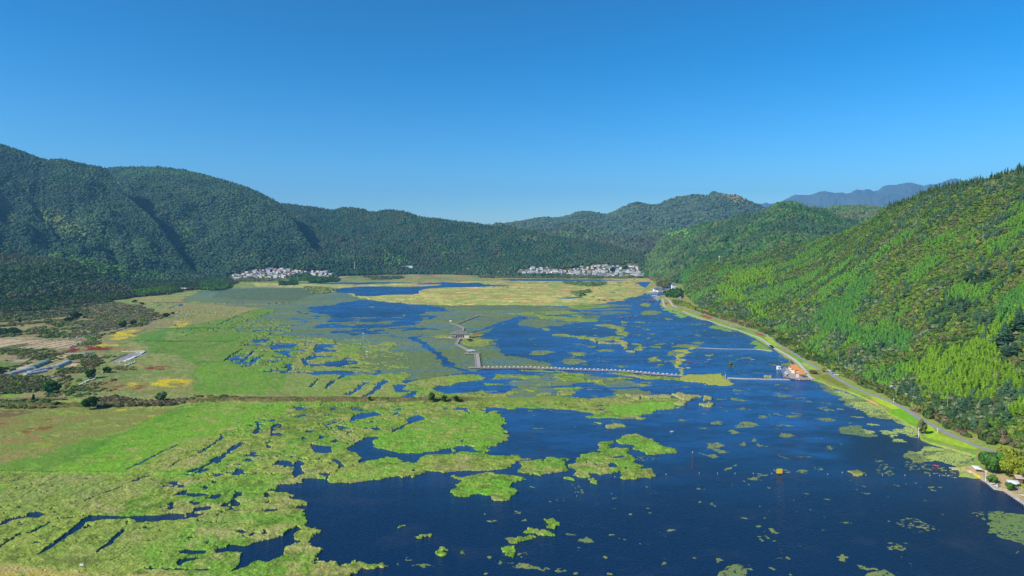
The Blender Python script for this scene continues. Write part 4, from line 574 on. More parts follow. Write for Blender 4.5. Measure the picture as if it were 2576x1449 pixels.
# shore garden strip
s, m = pm(SHORE, 0)
colM[s][m] = mix3(np.broadcast_to(C(148, 172, 70), U[s].shape+(3,)).astype(np.float32), C(168, 160, 94), sstep(.45, .65, n4[s]))[m]
for z_, p, c, k, f in ((zc, [(1640, 400), (1760, 430), (1880, 490), (2100, 560), (2300, 620), (2450, 670), (2600, 760), (2576, 780), (2400, 690), (2200, 600), (1980, 530), (1820, 480), (1700, 430)], C(140, 186, 52), .9, 0), (zc, [(1860, 470), (1960, 468), (2010, 500), (1960, 512), (1900, 492)], C(188, 66, 50), .95, 0), (zc, [(2390, 638), (2470, 655), (2500, 690), (2420, 668)], C(176, 98, 60), .95, 0), (zc, [(2200, 590), (2290, 600), (2320, 620), (2240, 612)], C(96, 150, 48), .9, 0),
  (zk, [(900, 1060), (960, 1045), (1020, 1060), (1035, 1095), (1000, 1110), (1010, 1150), (920, 1165)], C(190, 52, 66), .95, 0), (zk, [(935, 1168), (1020, 1150), (1080, 1190), (1060, 1215), (960, 1205)], C(222, 182, 50), .95, 0),
  (zd, [(70, 690), (110, 680), (230, 760), (290, 800), (250, 800), (130, 760)], C(176, 206, 60), .95, 0), (zd, [(130, 760), (250, 790), (330, 850), (310, 870), (200, 800)], C(150, 164, 66), .9, .1), (zd, [(330, 860), (380, 860), (480, 930), (420, 940)], C(118, 184, 34), .95, 0), (zd, [(425, 940), (490, 930), (600, 1000), (520, 1010), (480, 990)], C(176, 200, 84), .95, 0), (zd, [(500, 1010), (600, 1010), (640, 1050), (560, 1090)], C(150, 142, 84), .8, .1),
  (zd, [(580, 1070), (680, 1050), (800, 1120), (900, 1180), (860, 1200), (700, 1130)], C(138, 140, 52), .9, .1), (zd, [(860, 1200), (900, 1175), (1100, 1260), (1060, 1290), (940, 1250)], C(150, 180, 60), .9, .1), (zd, [(1080, 1265), (1180, 1270), (1330, 1330), (1380, 1385), (1300, 1390), (1150, 1320)], C(190, 214, 50), .95, 0), (zd, [(1020, 1270), (1150, 1320), (1270, 1380), (1240, 1380), (1060, 1300)], C(206, 160, 100), .85, .2), (zd, [(1270, 1400), (1400, 1380), (1530, 1448), (1300, 1448)], C(128, 186, 40), .9, 0),
  (zh, [(1090, 100), (1200, 95), (1310, 140), (1330, 240), (1200, 180)], C(128, 186, 40), .9, 0), (zh, [(1320, 300), (1420, 210), (1500, 300), (1700, 360), (1820, 390), (1800, 420), (1500, 370)], C(176, 208, 50), .9, 0), (zh, [(1330, 300), (1420, 330), (1600, 380), (1800, 430), (1790, 470), (1560, 400), (1400, 350)], C(128, 172, 56), .9, 0), (zh, [(1230, 290), (1340, 300), (1560, 400), (1800, 480), (1790, 440), (1420, 340), (1340, 250)], C(170, 160, 100), .7, .2),
  (zx, [(380, 590), (620, 560), (900, 640), (1020, 720), (1230, 680), (1420, 800), (1650, 980), (1811, 1100), (1811, 1449), (1350, 1090), (1150, 1060), (930, 890), (560, 680), (400, 620)], C(205, 176, 128), .97, 0), (zx, [(1540, 1100), (1811, 1080), (1811, 1320)], C(186, 182, 96), .8, .2), (zx, [(620, 770), (760, 750), (830, 800), (800, 850), (680, 850)], C(222, 196, 50), .9, 0), (zx, [(300, 650), (420, 640), (650, 770), (640, 830), (430, 810)], C(128, 176, 66), .9, 0), (zx, [(380, 420), (620, 300), (720, 300), (640, 520), (480, 580)], C(128, 178, 62), .9, 0)):
    paint(colM, z_(p), c, k, 0, f)
# the upper left meadow keeps one ground colour whichever plants carry it
wl = sstep(1010, 1003, V_)*sstep(940, 640, U+90*(nlp-.5))*sstep(745, 765, V_); wl = (wl*(.55+.45*sstep(.3, .6, n20)))[..., None]; colV[...] = colV*(1-wl)+colM*wl
pt_ = sstep(.46, .60, fbm(ang*170, lg*190, 4, 131, .62))*sstep(440, 620, U)*(V_ < 1010); colV[...] = mix3(colV, C(150, 152, 84), pt_*.35); colM[...] = mix3(colM, C(126, 140, 70), pt_*.25)
fine = fbm(ang*620, lg*230, 4, 133, .75)
for A_ in (colM, colV): A_[...] *= (.72+.56*fine)[..., None]
gq = sstep(1150, 1500, GY); colM[...] = mix3(colM, C(150, 172, 80), gq*sstep(.49, .58, fbm(ang*90, lg*60, 5, 135, .7))*.8); colM[...] = mix3(colM, C(112, 118, 72), gq*sstep(.55, .63, fbm(ang*160, lg*100, 5, 137, .7))*.55); colM[...] = mix3(colM, C(206, 150, 96), gq*sstep(.56, .64, fbm(ang*50+7, lg*70, 5, 138, .65))*.6*sstep(900, 1100, U))
colA[...] = mix3(colA, C(70, 96, 70), sstep(.52, .66, fbm(ang*300, lg*150, 4, 139, .7))*.35); colA[...] = mix3(colA, C(140, 150, 92), sstep(.60, .68, fbm(ang*500, lg*300, 3, 141, .7))*.6)
# ------------------------------------------------------------------ relief
Z = np.zeros(U.shape, np.float32)
n25 = fbm(GX/2.7, GY/2.7, 3, 143, .6); clump = np.clip((1-np.abs(2*n05-1)*3.2), 0, 1)*.45+np.clip((n25-.40)*5, 0, 1)*.75+.5*np.clip(n4-.35, 0, 1)
isV = (cls == VEG) | (cls >= 100)
meadow = np.zeros(U.shape, bool)
s, m = pm(ze([(-300, 60), (600, 60), (1300, 80), (1480, 60), (1900, 30), (2195, 20), (2300, 60), (1900, 250), (1500, 380), (1050, 590), (-300, 580)]), .5); meadow[s] |= m
ZV = np.where(meadow, .2+.16*clump, .2+.36*clump)
wz = sstep(960, 660, U)*(V_ < 1004)*(V_ > 740); ZV = ZV*(1-wz)+(.4+.9*n4+.5*n05)*wz
Z = np.where(isV, ZV, Z); Z = np.where(cls == ALGAE, .03, Z); Z = np.where(cls == PAD, .025, Z)
sm = np.zeros(U.shape, bool); s, m = pm(SHORE, 0); sm[s] |= m
Z = np.where(cls == LAND, np.where(sm, 1.0+.12*n4, .4+.9*n4+.5*n05*(1-far)), Z)
# dyke with tall reeds
dk = F([(-300, 1040), (0, 1018), (120, 1022), (330, 1018), (470, 1010), (600, 1006), (860, 1006), (1120, 1007), (1300, 1003), (1400, 1001)])
s, d_ = seg(dk, 1); 
def dseg(poly, w):
    s = sl(poly); x = GX[s]; y = GY[s]; wp = [gnd(a, b) for a, b in poly]; d = np.full(x.shape, 1e9)
    for (x0, y0), (x1, y1) in zip(wp[:-1], wp[1:]):
        dx, dy = x1-x0, y1-y0; t = np.clip(((x-x0)*dx+(y-y0)*dy)/(dx*dx+dy*dy), 0, 1); d = np.minimum(d, np.hypot(x-x0-t*dx, y-y0-t*dy))
    return s, d
s, d = dseg(dk, 1); wid = 5+4*fbm(GX[s]/18, GY[s]/18, 3, 111); m = d < wid; east = sstep(1150, 1250, U[s])
rh = (.8+1.7*fbm(GX[s]/2.2, GY[s]/2.2, 3, 112, .6))*(1-.75*east)*sstep(wid, wid-2, d)
cls[s][m] = VEG; Z[s] = np.where(m, rh, Z[s])
dc = mix3(np.broadcast_to(C(122, 106, 66), d.shape+(3,)).astype(np.float32), C(92, 98, 46), sstep(.4, .62, fbm(GX[s]/9, GY[s]/9, 3, 113))); dc = mix3(dc, C(165, 150, 110), sstep(.6, .75, n05[s])*.6); dc = mix3(dc, C(134, 150, 62), east)
colV[s] = np.where(m[..., None], dc, colV[s])
# the thin reed line on the left
s, d = dseg(za([(1500, 355), (2000, 358), (2576, 360), (2750, 350)]), 1); m = d < 9; cls[s][m] = LAND; Z[s] = np.where(m, 2.6*n05[s]+1, Z[s]); colM[s] = np.where(m[..., None], C(126, 112, 72), colM[s])
for p, c in ((zn([(0, 1392), (600, 1398), (1000, 1380), (1180, 1372)]), C(176, 182, 104)), (zb([(1000, 290), (1150, 315), (1400, 340), (1700, 370), (2100, 378)]), C(172, 176, 100))):
    s, d = dseg(p, 1); m = (d < 9) & (cls[s] == LAND); Z[s] = np.where(m, 2.2*nlp[s]+.6, Z[s]); colM[s] = np.where(m[..., None], c, colM[s])
tint = {'reed': C(176, 166, 112), 'gold': C(186, 186, 84)}
for k, (nm, lb, ct_, tn, gr) in enumerate(ISL):
    if tn:
        m = cls == 100+k; colV[m] = colV[m]*.3+np.asarray(tint[tn], np.float32)*.7
        if tn == 'reed': Z[m] = Z[m]*1.6+.5
# edges of the islands a little drier
log('colours')
# ------------------------------------------------------------------ meshes of the wetland
ii = np.arange(NV*NU).reshape(NV, NU)
q = np.stack([ii[1:, :-1], ii[1:, 1:], ii[:-1, 1:], ii[:-1, :-1]], -1).reshape(-1, 4)
cf = cls.ravel(); GXf, GYf, Zf = GX.ravel(), GY.ravel(), Z.ravel()
def region(name, member, colarr, mat, dip, yieldto=None):
    mq = member[q]; keep = mq.any(1)
    if yieldto is not None: keep &= ~yieldto[q].any(1)
    fq = q[keep]; used, inv = np.unique(fq, return_inverse=True); fq = inv.reshape(-1, 4)
    z = np.where(member[used] | ((cf[used] == LAND) & (name == 'marsh_plants')), Zf[used], dip)
    V = np.stack([GXf[used], GYf[used], z], 1)
    return link(name, mesh_np(name, V, fq, mat, colarr.reshape(-1, 3)[used], smooth=True)), V
o, _ = region('ground', cf == LAND, colM, M_land, -.5, (cf == VEG) | (cf >= 100)); prop(o, kind='structure')
o, _ = region('marsh_plants', cf == VEG, colV, M_marsh, -.4); prop(o, 'mat of yellow green marsh plants spreading over the left and middle of the wetland', 'marsh plants', kind='stuff')
o, _ = region('duckweed', cf == ALGAE, colA, M_algae, -.05); prop(o, 'olive grey sheet of duckweed covering the shallow water', 'duckweed', kind='stuff')
o, _ = region('lily_pads', cf == PAD, colP, M_algae, -.05); prop(o, 'scattered patches of floating leaves on the open water', 'lily pads', kind='stuff')
for k, (nm, lb, ct_, tn, gr) in enumerate(ISL):
    m = cf == 100+k
    if m.sum() < 3: log('empty island', lb); continue
    o, V = region(nm, m, colV, M_marsh, -.4)
    c = V.mean(0); c[2] = 0; o.data.transform(__import__('mathutils').Matrix.Translation(-Vector(c.tolist()))); o.location = c.tolist()
    prop(o, lb, ct_)
log('wetland meshes')
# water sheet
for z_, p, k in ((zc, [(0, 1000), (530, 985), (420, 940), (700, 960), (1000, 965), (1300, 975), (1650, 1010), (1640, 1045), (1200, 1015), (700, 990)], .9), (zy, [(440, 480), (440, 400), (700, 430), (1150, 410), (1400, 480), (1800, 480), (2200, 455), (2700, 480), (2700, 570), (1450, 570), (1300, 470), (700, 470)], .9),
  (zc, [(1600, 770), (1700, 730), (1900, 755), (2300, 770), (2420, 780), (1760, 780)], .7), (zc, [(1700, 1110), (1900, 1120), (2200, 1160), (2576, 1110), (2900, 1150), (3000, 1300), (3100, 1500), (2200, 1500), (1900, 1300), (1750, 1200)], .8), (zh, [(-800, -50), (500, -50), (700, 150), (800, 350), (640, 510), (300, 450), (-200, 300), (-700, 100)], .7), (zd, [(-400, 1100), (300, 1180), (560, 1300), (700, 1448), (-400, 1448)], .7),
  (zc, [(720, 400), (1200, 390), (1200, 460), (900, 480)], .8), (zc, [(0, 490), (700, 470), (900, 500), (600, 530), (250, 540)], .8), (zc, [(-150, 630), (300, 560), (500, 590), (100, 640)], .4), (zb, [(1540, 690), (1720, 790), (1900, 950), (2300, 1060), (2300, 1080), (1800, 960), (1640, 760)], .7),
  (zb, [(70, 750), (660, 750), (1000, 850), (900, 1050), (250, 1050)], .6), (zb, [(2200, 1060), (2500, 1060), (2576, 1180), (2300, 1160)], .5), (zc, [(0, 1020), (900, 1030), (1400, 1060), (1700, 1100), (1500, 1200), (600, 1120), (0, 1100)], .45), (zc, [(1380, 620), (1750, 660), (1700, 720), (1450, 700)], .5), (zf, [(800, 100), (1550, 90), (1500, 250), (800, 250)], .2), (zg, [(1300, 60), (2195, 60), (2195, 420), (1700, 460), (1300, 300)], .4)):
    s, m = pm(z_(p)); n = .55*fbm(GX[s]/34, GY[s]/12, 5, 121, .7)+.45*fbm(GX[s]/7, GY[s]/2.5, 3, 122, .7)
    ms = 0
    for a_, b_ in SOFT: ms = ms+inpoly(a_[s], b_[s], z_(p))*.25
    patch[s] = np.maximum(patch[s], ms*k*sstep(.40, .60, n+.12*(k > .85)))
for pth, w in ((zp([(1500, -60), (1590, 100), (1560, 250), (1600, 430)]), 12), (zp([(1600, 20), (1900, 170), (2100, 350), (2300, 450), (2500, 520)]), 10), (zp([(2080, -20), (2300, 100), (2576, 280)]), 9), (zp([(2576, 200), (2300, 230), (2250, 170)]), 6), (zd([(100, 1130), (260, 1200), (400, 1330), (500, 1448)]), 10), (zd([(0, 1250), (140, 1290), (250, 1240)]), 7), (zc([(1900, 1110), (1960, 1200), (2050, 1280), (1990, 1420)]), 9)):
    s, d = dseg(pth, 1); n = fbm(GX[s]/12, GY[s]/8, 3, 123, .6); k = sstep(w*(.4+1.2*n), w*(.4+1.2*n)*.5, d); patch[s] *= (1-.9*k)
patch = np.maximum(patch, .6*sstep(1330, 930, V_)*sstep(.2, .55, .5*n90+.5*nstr))  # bluer base colour up the far lake, painted in for reflected sky
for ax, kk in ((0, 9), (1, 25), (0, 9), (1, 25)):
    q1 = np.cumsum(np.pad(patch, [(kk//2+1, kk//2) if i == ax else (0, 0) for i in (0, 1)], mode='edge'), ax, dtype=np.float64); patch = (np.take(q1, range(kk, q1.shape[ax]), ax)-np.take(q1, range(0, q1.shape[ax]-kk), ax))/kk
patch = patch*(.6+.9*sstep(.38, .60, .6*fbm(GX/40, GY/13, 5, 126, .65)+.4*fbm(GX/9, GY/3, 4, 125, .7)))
sub = (slice(None, None, 2), slice(None, None, 2)); gx, gy, pt = GX[sub], GY[sub], patch[sub]; a, b = gx.shape
jj = np.arange(a*b).reshape(a, b); qw = np.stack([jj[1:, :-1], jj[1:, 1:], jj[:-1, 1:], jj[:-1, :-1]], -1).reshape(-1, 4)
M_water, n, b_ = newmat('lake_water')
at_ = n.nodes.new('ShaderNodeAttribute'); at_.attribute_name = 'sky_tint'
mc = n.nodes.new('ShaderNodeMix'); mc.data_type = 'RGBA'; mc.inputs[6].default_value = (.0035, .021, .062, 1); mc.inputs[7].default_value = (.018, .12, .32, 1)  # second colour carries the painted sky reflection
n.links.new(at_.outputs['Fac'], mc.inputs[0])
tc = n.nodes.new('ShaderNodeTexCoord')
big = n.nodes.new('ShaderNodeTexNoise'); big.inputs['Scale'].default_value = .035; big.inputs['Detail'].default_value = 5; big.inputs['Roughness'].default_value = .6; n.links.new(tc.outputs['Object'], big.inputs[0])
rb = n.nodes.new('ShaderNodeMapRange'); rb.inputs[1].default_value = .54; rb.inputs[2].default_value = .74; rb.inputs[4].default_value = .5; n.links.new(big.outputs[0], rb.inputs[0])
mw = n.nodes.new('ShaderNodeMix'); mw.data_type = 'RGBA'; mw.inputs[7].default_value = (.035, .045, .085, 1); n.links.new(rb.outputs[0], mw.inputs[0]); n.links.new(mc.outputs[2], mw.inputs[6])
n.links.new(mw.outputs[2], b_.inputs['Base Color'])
rr = n.nodes.new('ShaderNodeMapRange'); rr.inputs[3].default_value = .16; rr.inputs[4].default_value = .3; n.links.new(at_.outputs['Fac'], rr.inputs[0]); n.links.new(rr.outputs[0], b_.inputs['Roughness'])
b_.inputs['IOR'].default_value = 1.333; b_.inputs['Specular IOR Level'].default_value = .28
wv = n.nodes.new('ShaderNodeTexNoise'); wv.inputs['Scale'].default_value = .9; wv.inputs['Detail'].default_value = 3; mpv = n.nodes.new('ShaderNodeMapping'); mpv.inputs['Scale'].default_value = (.6, 1.3, 1); n.links.new(tc.outputs['Object'], mpv.inputs[0]); n.links.new(mpv.outputs[0], wv.inputs[0])
bp = n.nodes.new('ShaderNodeBump'); bp.inputs['Strength'].default_value = .9; bp.inputs['Distance'].default_value = .45; n.links.new(wv.outputs[0], bp.inputs['Height']); n.links.new(bp.outputs[0], b_.inputs['Normal'])
wo_ = link('water', mesh_np('water', np.stack([gx.ravel(), gy.ravel(), np.zeros(a*b)], 1), qw, M_water, extra={'sky_tint': pt.ravel()}, smooth=True)); prop(wo_, kind='structure')
# the country around and under everything
rr_ = np.concatenate([[0, 150, 400, 900, 2000, 4000], np.linspace(8000, 40000, 6)]); th = np.linspace(0, 2*math.pi, 65)[:-1]
V = np.array([(r*math.sin(t), r*math.cos(t), -2.5) for r in rr_ for t in th]); Fq = np.array([(j*64+i, j*64+(i+1) % 64, (j+1)*64+(i+1) % 64, (j+1)*64+i) for j in range(len(rr_)-1) for i in range(64)])
o = link('terrain', mesh_np('terrain', V, Fq[:, ::-1], M_hill, np.tile(C(88, 104, 60), (len(V), 1)))); prop(o, kind='structure')
del q; log('water')
# ------------------------------------------------------------------ hills: crest and foot drawn as real curves, slopes with spurs and gullies
def crom(A, n):
    A = np.asarray(A, float); m = len(A); t = np.linspace(0, m-1, n); i = np.clip(t.astype(int), 0, m-2); f = (t-i)[:, None]
    p1 = A[i]; p2 = A[i+1]; m1 = (A[np.clip(i+1, 0, m-1)]-A[np.clip(i-1, 0, m-1)])/2; m2 = (A[np.clip(i+2, 0, m-1)]-A[i])/2
    return p1*(2*f**3-3*f**2+1)+m1*(f**3-2*f**2+f)+p2*(3*f**2-2*f**3)+m2*(f**3-f**2)
GRIDS = []
def along(pts, us):
    a = np.asarray(pts, float); return np.stack([np.interp(us, a[:, 0], a[:, k]) for k in range(1, a.shape[1])], 1)
def hill(name, crest, foot, ns=240, nt_=70, pw=1.45, amp=.07, gul=9, col=(92, 104, 62), back=.5, seed=1, label=None, crough=0.004):
    "crest: (u, v, D); foot: (u, v[, D, ]) given at matching places"
    cr = np.array([at(*c) for c in crest]); ft = []
    for f in foot:
        if len(f) == 2: x, y = gnd(*f); ft.append((x, y, 0.0))
        else: ft.append(at(*f))
    cr = crom(cr, ns); ft = crom(np.array(ft), ns)
    T = np.concatenate([np.linspace(-.03, 1, nt_), 1+np.linspace(.04, back, 10)])
    Cc, Ff = cr[:, None], ft[:, None]; t = T[None, :, None]
    XY = Ff[..., :2]+(Cc[..., :2]-Ff[..., :2])*t; X, Y = XY[..., 0], XY[..., 1]
    g = np.where(T < 1, np.clip(T, 0, 1)**pw, 1-((T-1)/back)**1.3*.75)[None]
    zc_, zf_ = Cc[..., 2], Ff[..., 2]; kw = max(3, ns//14); zs = np.convolve(np.pad(zc_[:, 0], kw, mode='edge'), np.hanning(2*kw+3)[1:-1]/np.hanning(2*kw+3)[1:-1].sum(), 'valid')[:, None]; zc_ = zs+(zc_-zs)*np.clip(T, 0, 1)[None]**5; R = np.maximum(zc_-zf_, 10)
    Zh = zf_+(zc_-zf_)*g
    Zh = np.where(T[None] < 0, zf_-3, Zh)
    w = np.clip(T, 0, 1)*np.clip(1-T, 0, 1)*4; w = w[None]
    ss = np.linspace(0, 1, ns)[:, None]*gul
    wob = (fbm(X/(R.mean()*1.2+40), Y/(R.mean()*1.2+40), 3, seed+5)-.5)
    rid = np.abs((fbm(ss+wob*2.2+T[None]*.7, ss*0+T[None]*.6+seed, 3, seed, .5)*2-1)); rid = (1-2.2*rid)*.22+(fbm(X/(R.mean()*.9+60)+wob*1.5, Y/(R.mean()*.9+60), 4, seed+31, .5)-.5)*4.2
    Zh = Zh+R*amp*w*rid+R*amp*.5*w*(fbm(X/90, Y/90, 4, seed+9)-.5)*2+zc_*crough*(fbm(X/60, Y/60, 3, seed+13)-.5)*2*np.clip(T*3, 0, 1)[None]
    V = np.stack([X, Y, Zh], -1); n2 = len(T); k = np.arange(ns*n2).reshape(ns, n2)
    Q = np.stack([k[:-1, :-1], k[1:, :-1], k[1:, 1:], k[:-1, 1:]], -1).reshape(-1, 4)
    nz = fbm(X/70, Y/70, 4, seed+21)
    cc = mix3(np.broadcast_to(C(*col), X.shape+(3,)), C(104, 92, 66), sstep(.5, .7, nz)*.6)
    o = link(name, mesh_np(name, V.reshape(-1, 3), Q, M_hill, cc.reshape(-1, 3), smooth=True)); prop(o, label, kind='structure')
    GRIDS.append((name, V, T)); return V, T, o
hA = hill('mountain', [(-1700, 330, 3900), (-500, 300, 3900), (-120, 340, 3900), (0, 366, 3900), (55, 382, 3900), (110, 403, 3900), (160, 404, 3900), (210, 414, 3900), (265, 428, 3900), (307, 486, 3700), (350, 524, 3560), (391, 562, 3400), (440, 630, 3150), (485, 690, 2950)],
  [(-1700, 790), (-500, 770), (-120, 755), (0, 738), (60, 733), (120, 728), (180, 723), (230, 720), (290, 716), (330, 714), (370, 712), (410, 710), (460, 708), (520, 706)], 330, 90, 1.35, .14, 11, seed=3)
hB = hill('mountain', [(150, 450, 4900), (262, 426, 4900), (330, 422, 4800), (400, 423, 4700), (480, 433, 4600), (560, 455, 4500), (620, 473, 4400), (670, 496, 4300), (705, 517, 4200), (735, 556, 4000), (765, 600, 3800), (800, 648, 3600), (840, 685, 3400)],
  [(150, 708, 2900), (262, 707), (330, 706), (400, 706), (460, 705), (520, 704), (570, 703), (620, 702), (660, 701), (700, 700), (740, 699), (790, 698), (850, 697)], 300, 90, 1.35, .13, 9, seed=31)
hC = hill('mountain', [(560, 520, 5100), (690, 514, 5000), (760, 520, 4900), (796, 524, 4850), (833, 530, 4800), (864, 525, 4800), (903, 527, 4750), (940, 535, 4700), (963, 531, 4700), (989, 530, 4700), (1031, 539, 4650), (1062, 548, 4600), (1098, 552, 4550), (1127, 556, 4500), (1156, 561, 4450), (1197, 565, 4400), (1234, 571, 4350), (1332, 585, 4200), (1416, 600, 4100), (1494, 612, 4000), (1560, 628, 3900), (1637, 655, 3700), (1680, 680, 3500)],
  [(560, 700), (690, 700), (760, 699), (796, 698), (833, 696), (864, 695), (903, 694), (940, 693), (963, 692), (989, 692), (1031, 691), (1062, 691), (1098, 691), (1127, 691), (1156, 692), (1197, 693), (1234, 694), (1332, 696), (1416, 697), (1494, 697), (1560, 698), (1637, 699), (1690, 700)], 330, 80, 1.4, .10, 14, seed=57)
hD = hill('hill', [(1150, 590, 5600), (1239, 570, 5600), (1267, 569, 5600), (1327, 585, 5500), (1364, 582, 5500), (1405, 577, 5500), (1429, 570, 5500), (1447, 570, 5500), (1468, 576, 5500), (1494, 585, 5450), (1515, 590, 5400), (1546, 594, 5300), (1598, 598, 5200), (1629, 590, 5200), (1655, 583, 5200), (1728, 585, 5200), (1800, 600, 5200)],
  [(1150, 640, 4500)]*1+[(u, 640, 4500) for u in (1239, 1267, 1327, 1364, 1405, 1429, 1447, 1468, 1494, 1515, 1546, 1598, 1629, 1655, 1728, 1800)], 200, 50, 1.2, .06, 8, col=(80, 84, 60), seed=77)
hE = hill('mountain', [(1100, 585, 7400), (1250, 568, 7400), (1285, 563, 7400), (1312, 559, 7400), (1358, 551, 7400), (1405, 550, 7400), (1434, 543, 7300), (1457, 535, 7300), (1489, 535, 7300), (1525, 541, 7300), (1554, 530, 7200), (1580, 518, 7200), (1600, 511, 7200), (1616, 514, 7200), (1648, 518, 7200), (1666, 512, 7100), (1702, 499, 7100), (1754, 492, 7000), (1780, 494, 7000), (1797, 485, 7000), (1819, 490, 7000), (1860, 497, 7000), (1880, 507, 7000), (1925, 524, 7000), (1975, 545, 7000), (2060, 575, 7000)],
  [(u, 610, 5500) for u in (1100, 1250, 1285, 1312, 1358, 1405, 1434, 1457, 1489, 1525, 1554, 1580, 1600, 1616, 1648, 1666, 1702, 1754, 1780, 1797, 1819, 1860, 1880, 1925, 1975, 2060)], 300, 70, 1.15, .08, 12, col=(88, 96, 64), seed=91)
hG = hill('hill', [(1600, 655, 3900), (1637, 640, 3850), (1660, 606, 3800), (1689, 590, 3700), (1728, 582, 3600), (1767, 566, 3500), (1814, 562, 3400), (1845, 552, 3350), (1878, 544, 3300), (1905, 541, 3300), (1939, 527, 3300), (1957, 517, 3300), (1978, 513, 3300), (2003, 514, 3300), (2024, 522, 3300), (2051, 527, 3300), (2072, 531, 3300), (2110, 548, 3300), (2200, 580, 3300)],
  [(1610, 697), (1630, 699), (1655, 703), (1675, 708), (1700, 714), (1725, 720), (1760, 726, 2150), (1780, 722, 2150), (1800, 718, 2150), (1820, 710, 2150), (1860, 700, 2150), (1900, 690, 2150), (1930, 680, 2150), (1960, 675, 2150), (2000, 670, 2150), (2040, 665, 2150), (2070, 660, 2150), (2110, 650, 2150), (2200, 640, 2150)], 240, 70, 1.1, .07, 9, col=(86, 106, 60), seed=111)
hH = hill('hill', [(2010, 560, 4300), (2045, 540, 4300), (2072, 530, 4300), (2100, 524, 4300), (2128, 520, 4300), (2170, 521, 4300), (2210, 526, 4300), (2260, 540, 4300), (2340, 560, 4300)],
  [(u, 600, 3200) for u in (2010, 2045, 2072, 2100, 2128, 2170, 2210, 2260, 2340)], 120, 50, 1.1, .06, 5, col=(86, 106, 60), seed=131)
hS = hill('hill', [(-900, 660, 2500), (-400, 640, 2450), (-120, 644, 2350), (0, 646, 2300), (60, 648, 2280), (120, 652, 2260), (180, 661, 2240), (220, 680, 2200), (250, 700, 2150), (285, 720, 2100), (330, 737, 2000)],
  [(-900, 785), (-400, 775), (-120, 768), (0, 760), (60, 757), (120, 753), (180, 749), (220, 747), (250, 745), (285, 742), (335, 741)], 140, 50, .8, .05, 6, col=(70, 84, 52), seed=151)
hR = hill('hill', [(1712, 690, 2500), (1748, 672, 2350), (1800, 655, 2200), (1905, 638, 2050), (1983, 613, 1900), (2046, 609, 1800), (2126, 583, 1600), (2192, 554, 1450), (2226, 526, 1370), (2296, 500, 1260), (2360, 473, 1180), (2455, 458, 1100), (2570, 428, 1000), (2720, 380, 900), (3000, 300, 760), (3500, 230, 620), (4400, 150, 480)],
  [(1724, 735), (1734, 752), (1764, 776), (1812, 795), (1890, 820), (1965, 847), (2050, 905), (2085, 925), (2165, 965), (2245, 997), (2310, 1028), (2385, 1070), (2500, 1118), (2640, 1165), (2950, 1280), (3450, 1500), (4300, 1850)], 500, 110, 1.0, .05, 14, col=(92, 116, 54), seed=171, crough=.006)
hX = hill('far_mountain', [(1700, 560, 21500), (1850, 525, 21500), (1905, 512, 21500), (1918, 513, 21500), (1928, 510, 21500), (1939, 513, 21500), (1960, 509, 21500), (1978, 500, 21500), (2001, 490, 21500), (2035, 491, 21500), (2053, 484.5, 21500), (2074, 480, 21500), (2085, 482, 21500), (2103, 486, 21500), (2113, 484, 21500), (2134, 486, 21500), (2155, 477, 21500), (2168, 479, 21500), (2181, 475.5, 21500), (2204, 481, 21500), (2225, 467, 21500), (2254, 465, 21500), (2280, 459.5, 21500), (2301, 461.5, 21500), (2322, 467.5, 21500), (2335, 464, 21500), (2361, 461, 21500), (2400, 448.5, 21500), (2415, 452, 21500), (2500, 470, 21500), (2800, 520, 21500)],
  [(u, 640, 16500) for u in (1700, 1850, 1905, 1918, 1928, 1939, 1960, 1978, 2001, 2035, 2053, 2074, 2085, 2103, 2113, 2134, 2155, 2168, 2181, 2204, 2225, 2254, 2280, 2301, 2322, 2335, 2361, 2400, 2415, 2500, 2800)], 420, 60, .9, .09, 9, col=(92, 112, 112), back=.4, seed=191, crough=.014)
log('hills')
def surf(h, n, spacing, tmax=1.04):
    "random sites spread evenly over a slope"
    V, T, o = h; a = V[:-1, :-1]; b = V[1:, :-1]; c = V[:-1, 1:]
    ar = np.linalg.norm(np.cross((b-a)[..., :2].tolist() if 0 else (b-a), (c-a)), axis=-1); ar = ar*((T[:-1] >= 0) & (T[:-1] < tmax))[None]
    sp = spacing if np.isscalar(spacing) else spacing(a[..., 1]); lam = ar/(sp**2); N = int(lam.sum()); p = (lam/lam.sum()).ravel()
    idx = rng.choice(len(p), N, p=p); i, j = np.unravel_index(idx, ar.shape); f = rng.random((N, 1)); g = rng.random((N, 1))
    pos = (V[i, j]*(1-f)+V[i+1, j]*f)*(1-g)+(V[i, j+1]*(1-f)+V[i+1, j+1]*f)*g
    u, v = proj(pos[:, 0], pos[:, 1], pos[:, 2]); k = (u > -1000) & (u < 3700) & (v < 1700)
    return pos[k], u[k], v[k], T[j][k]
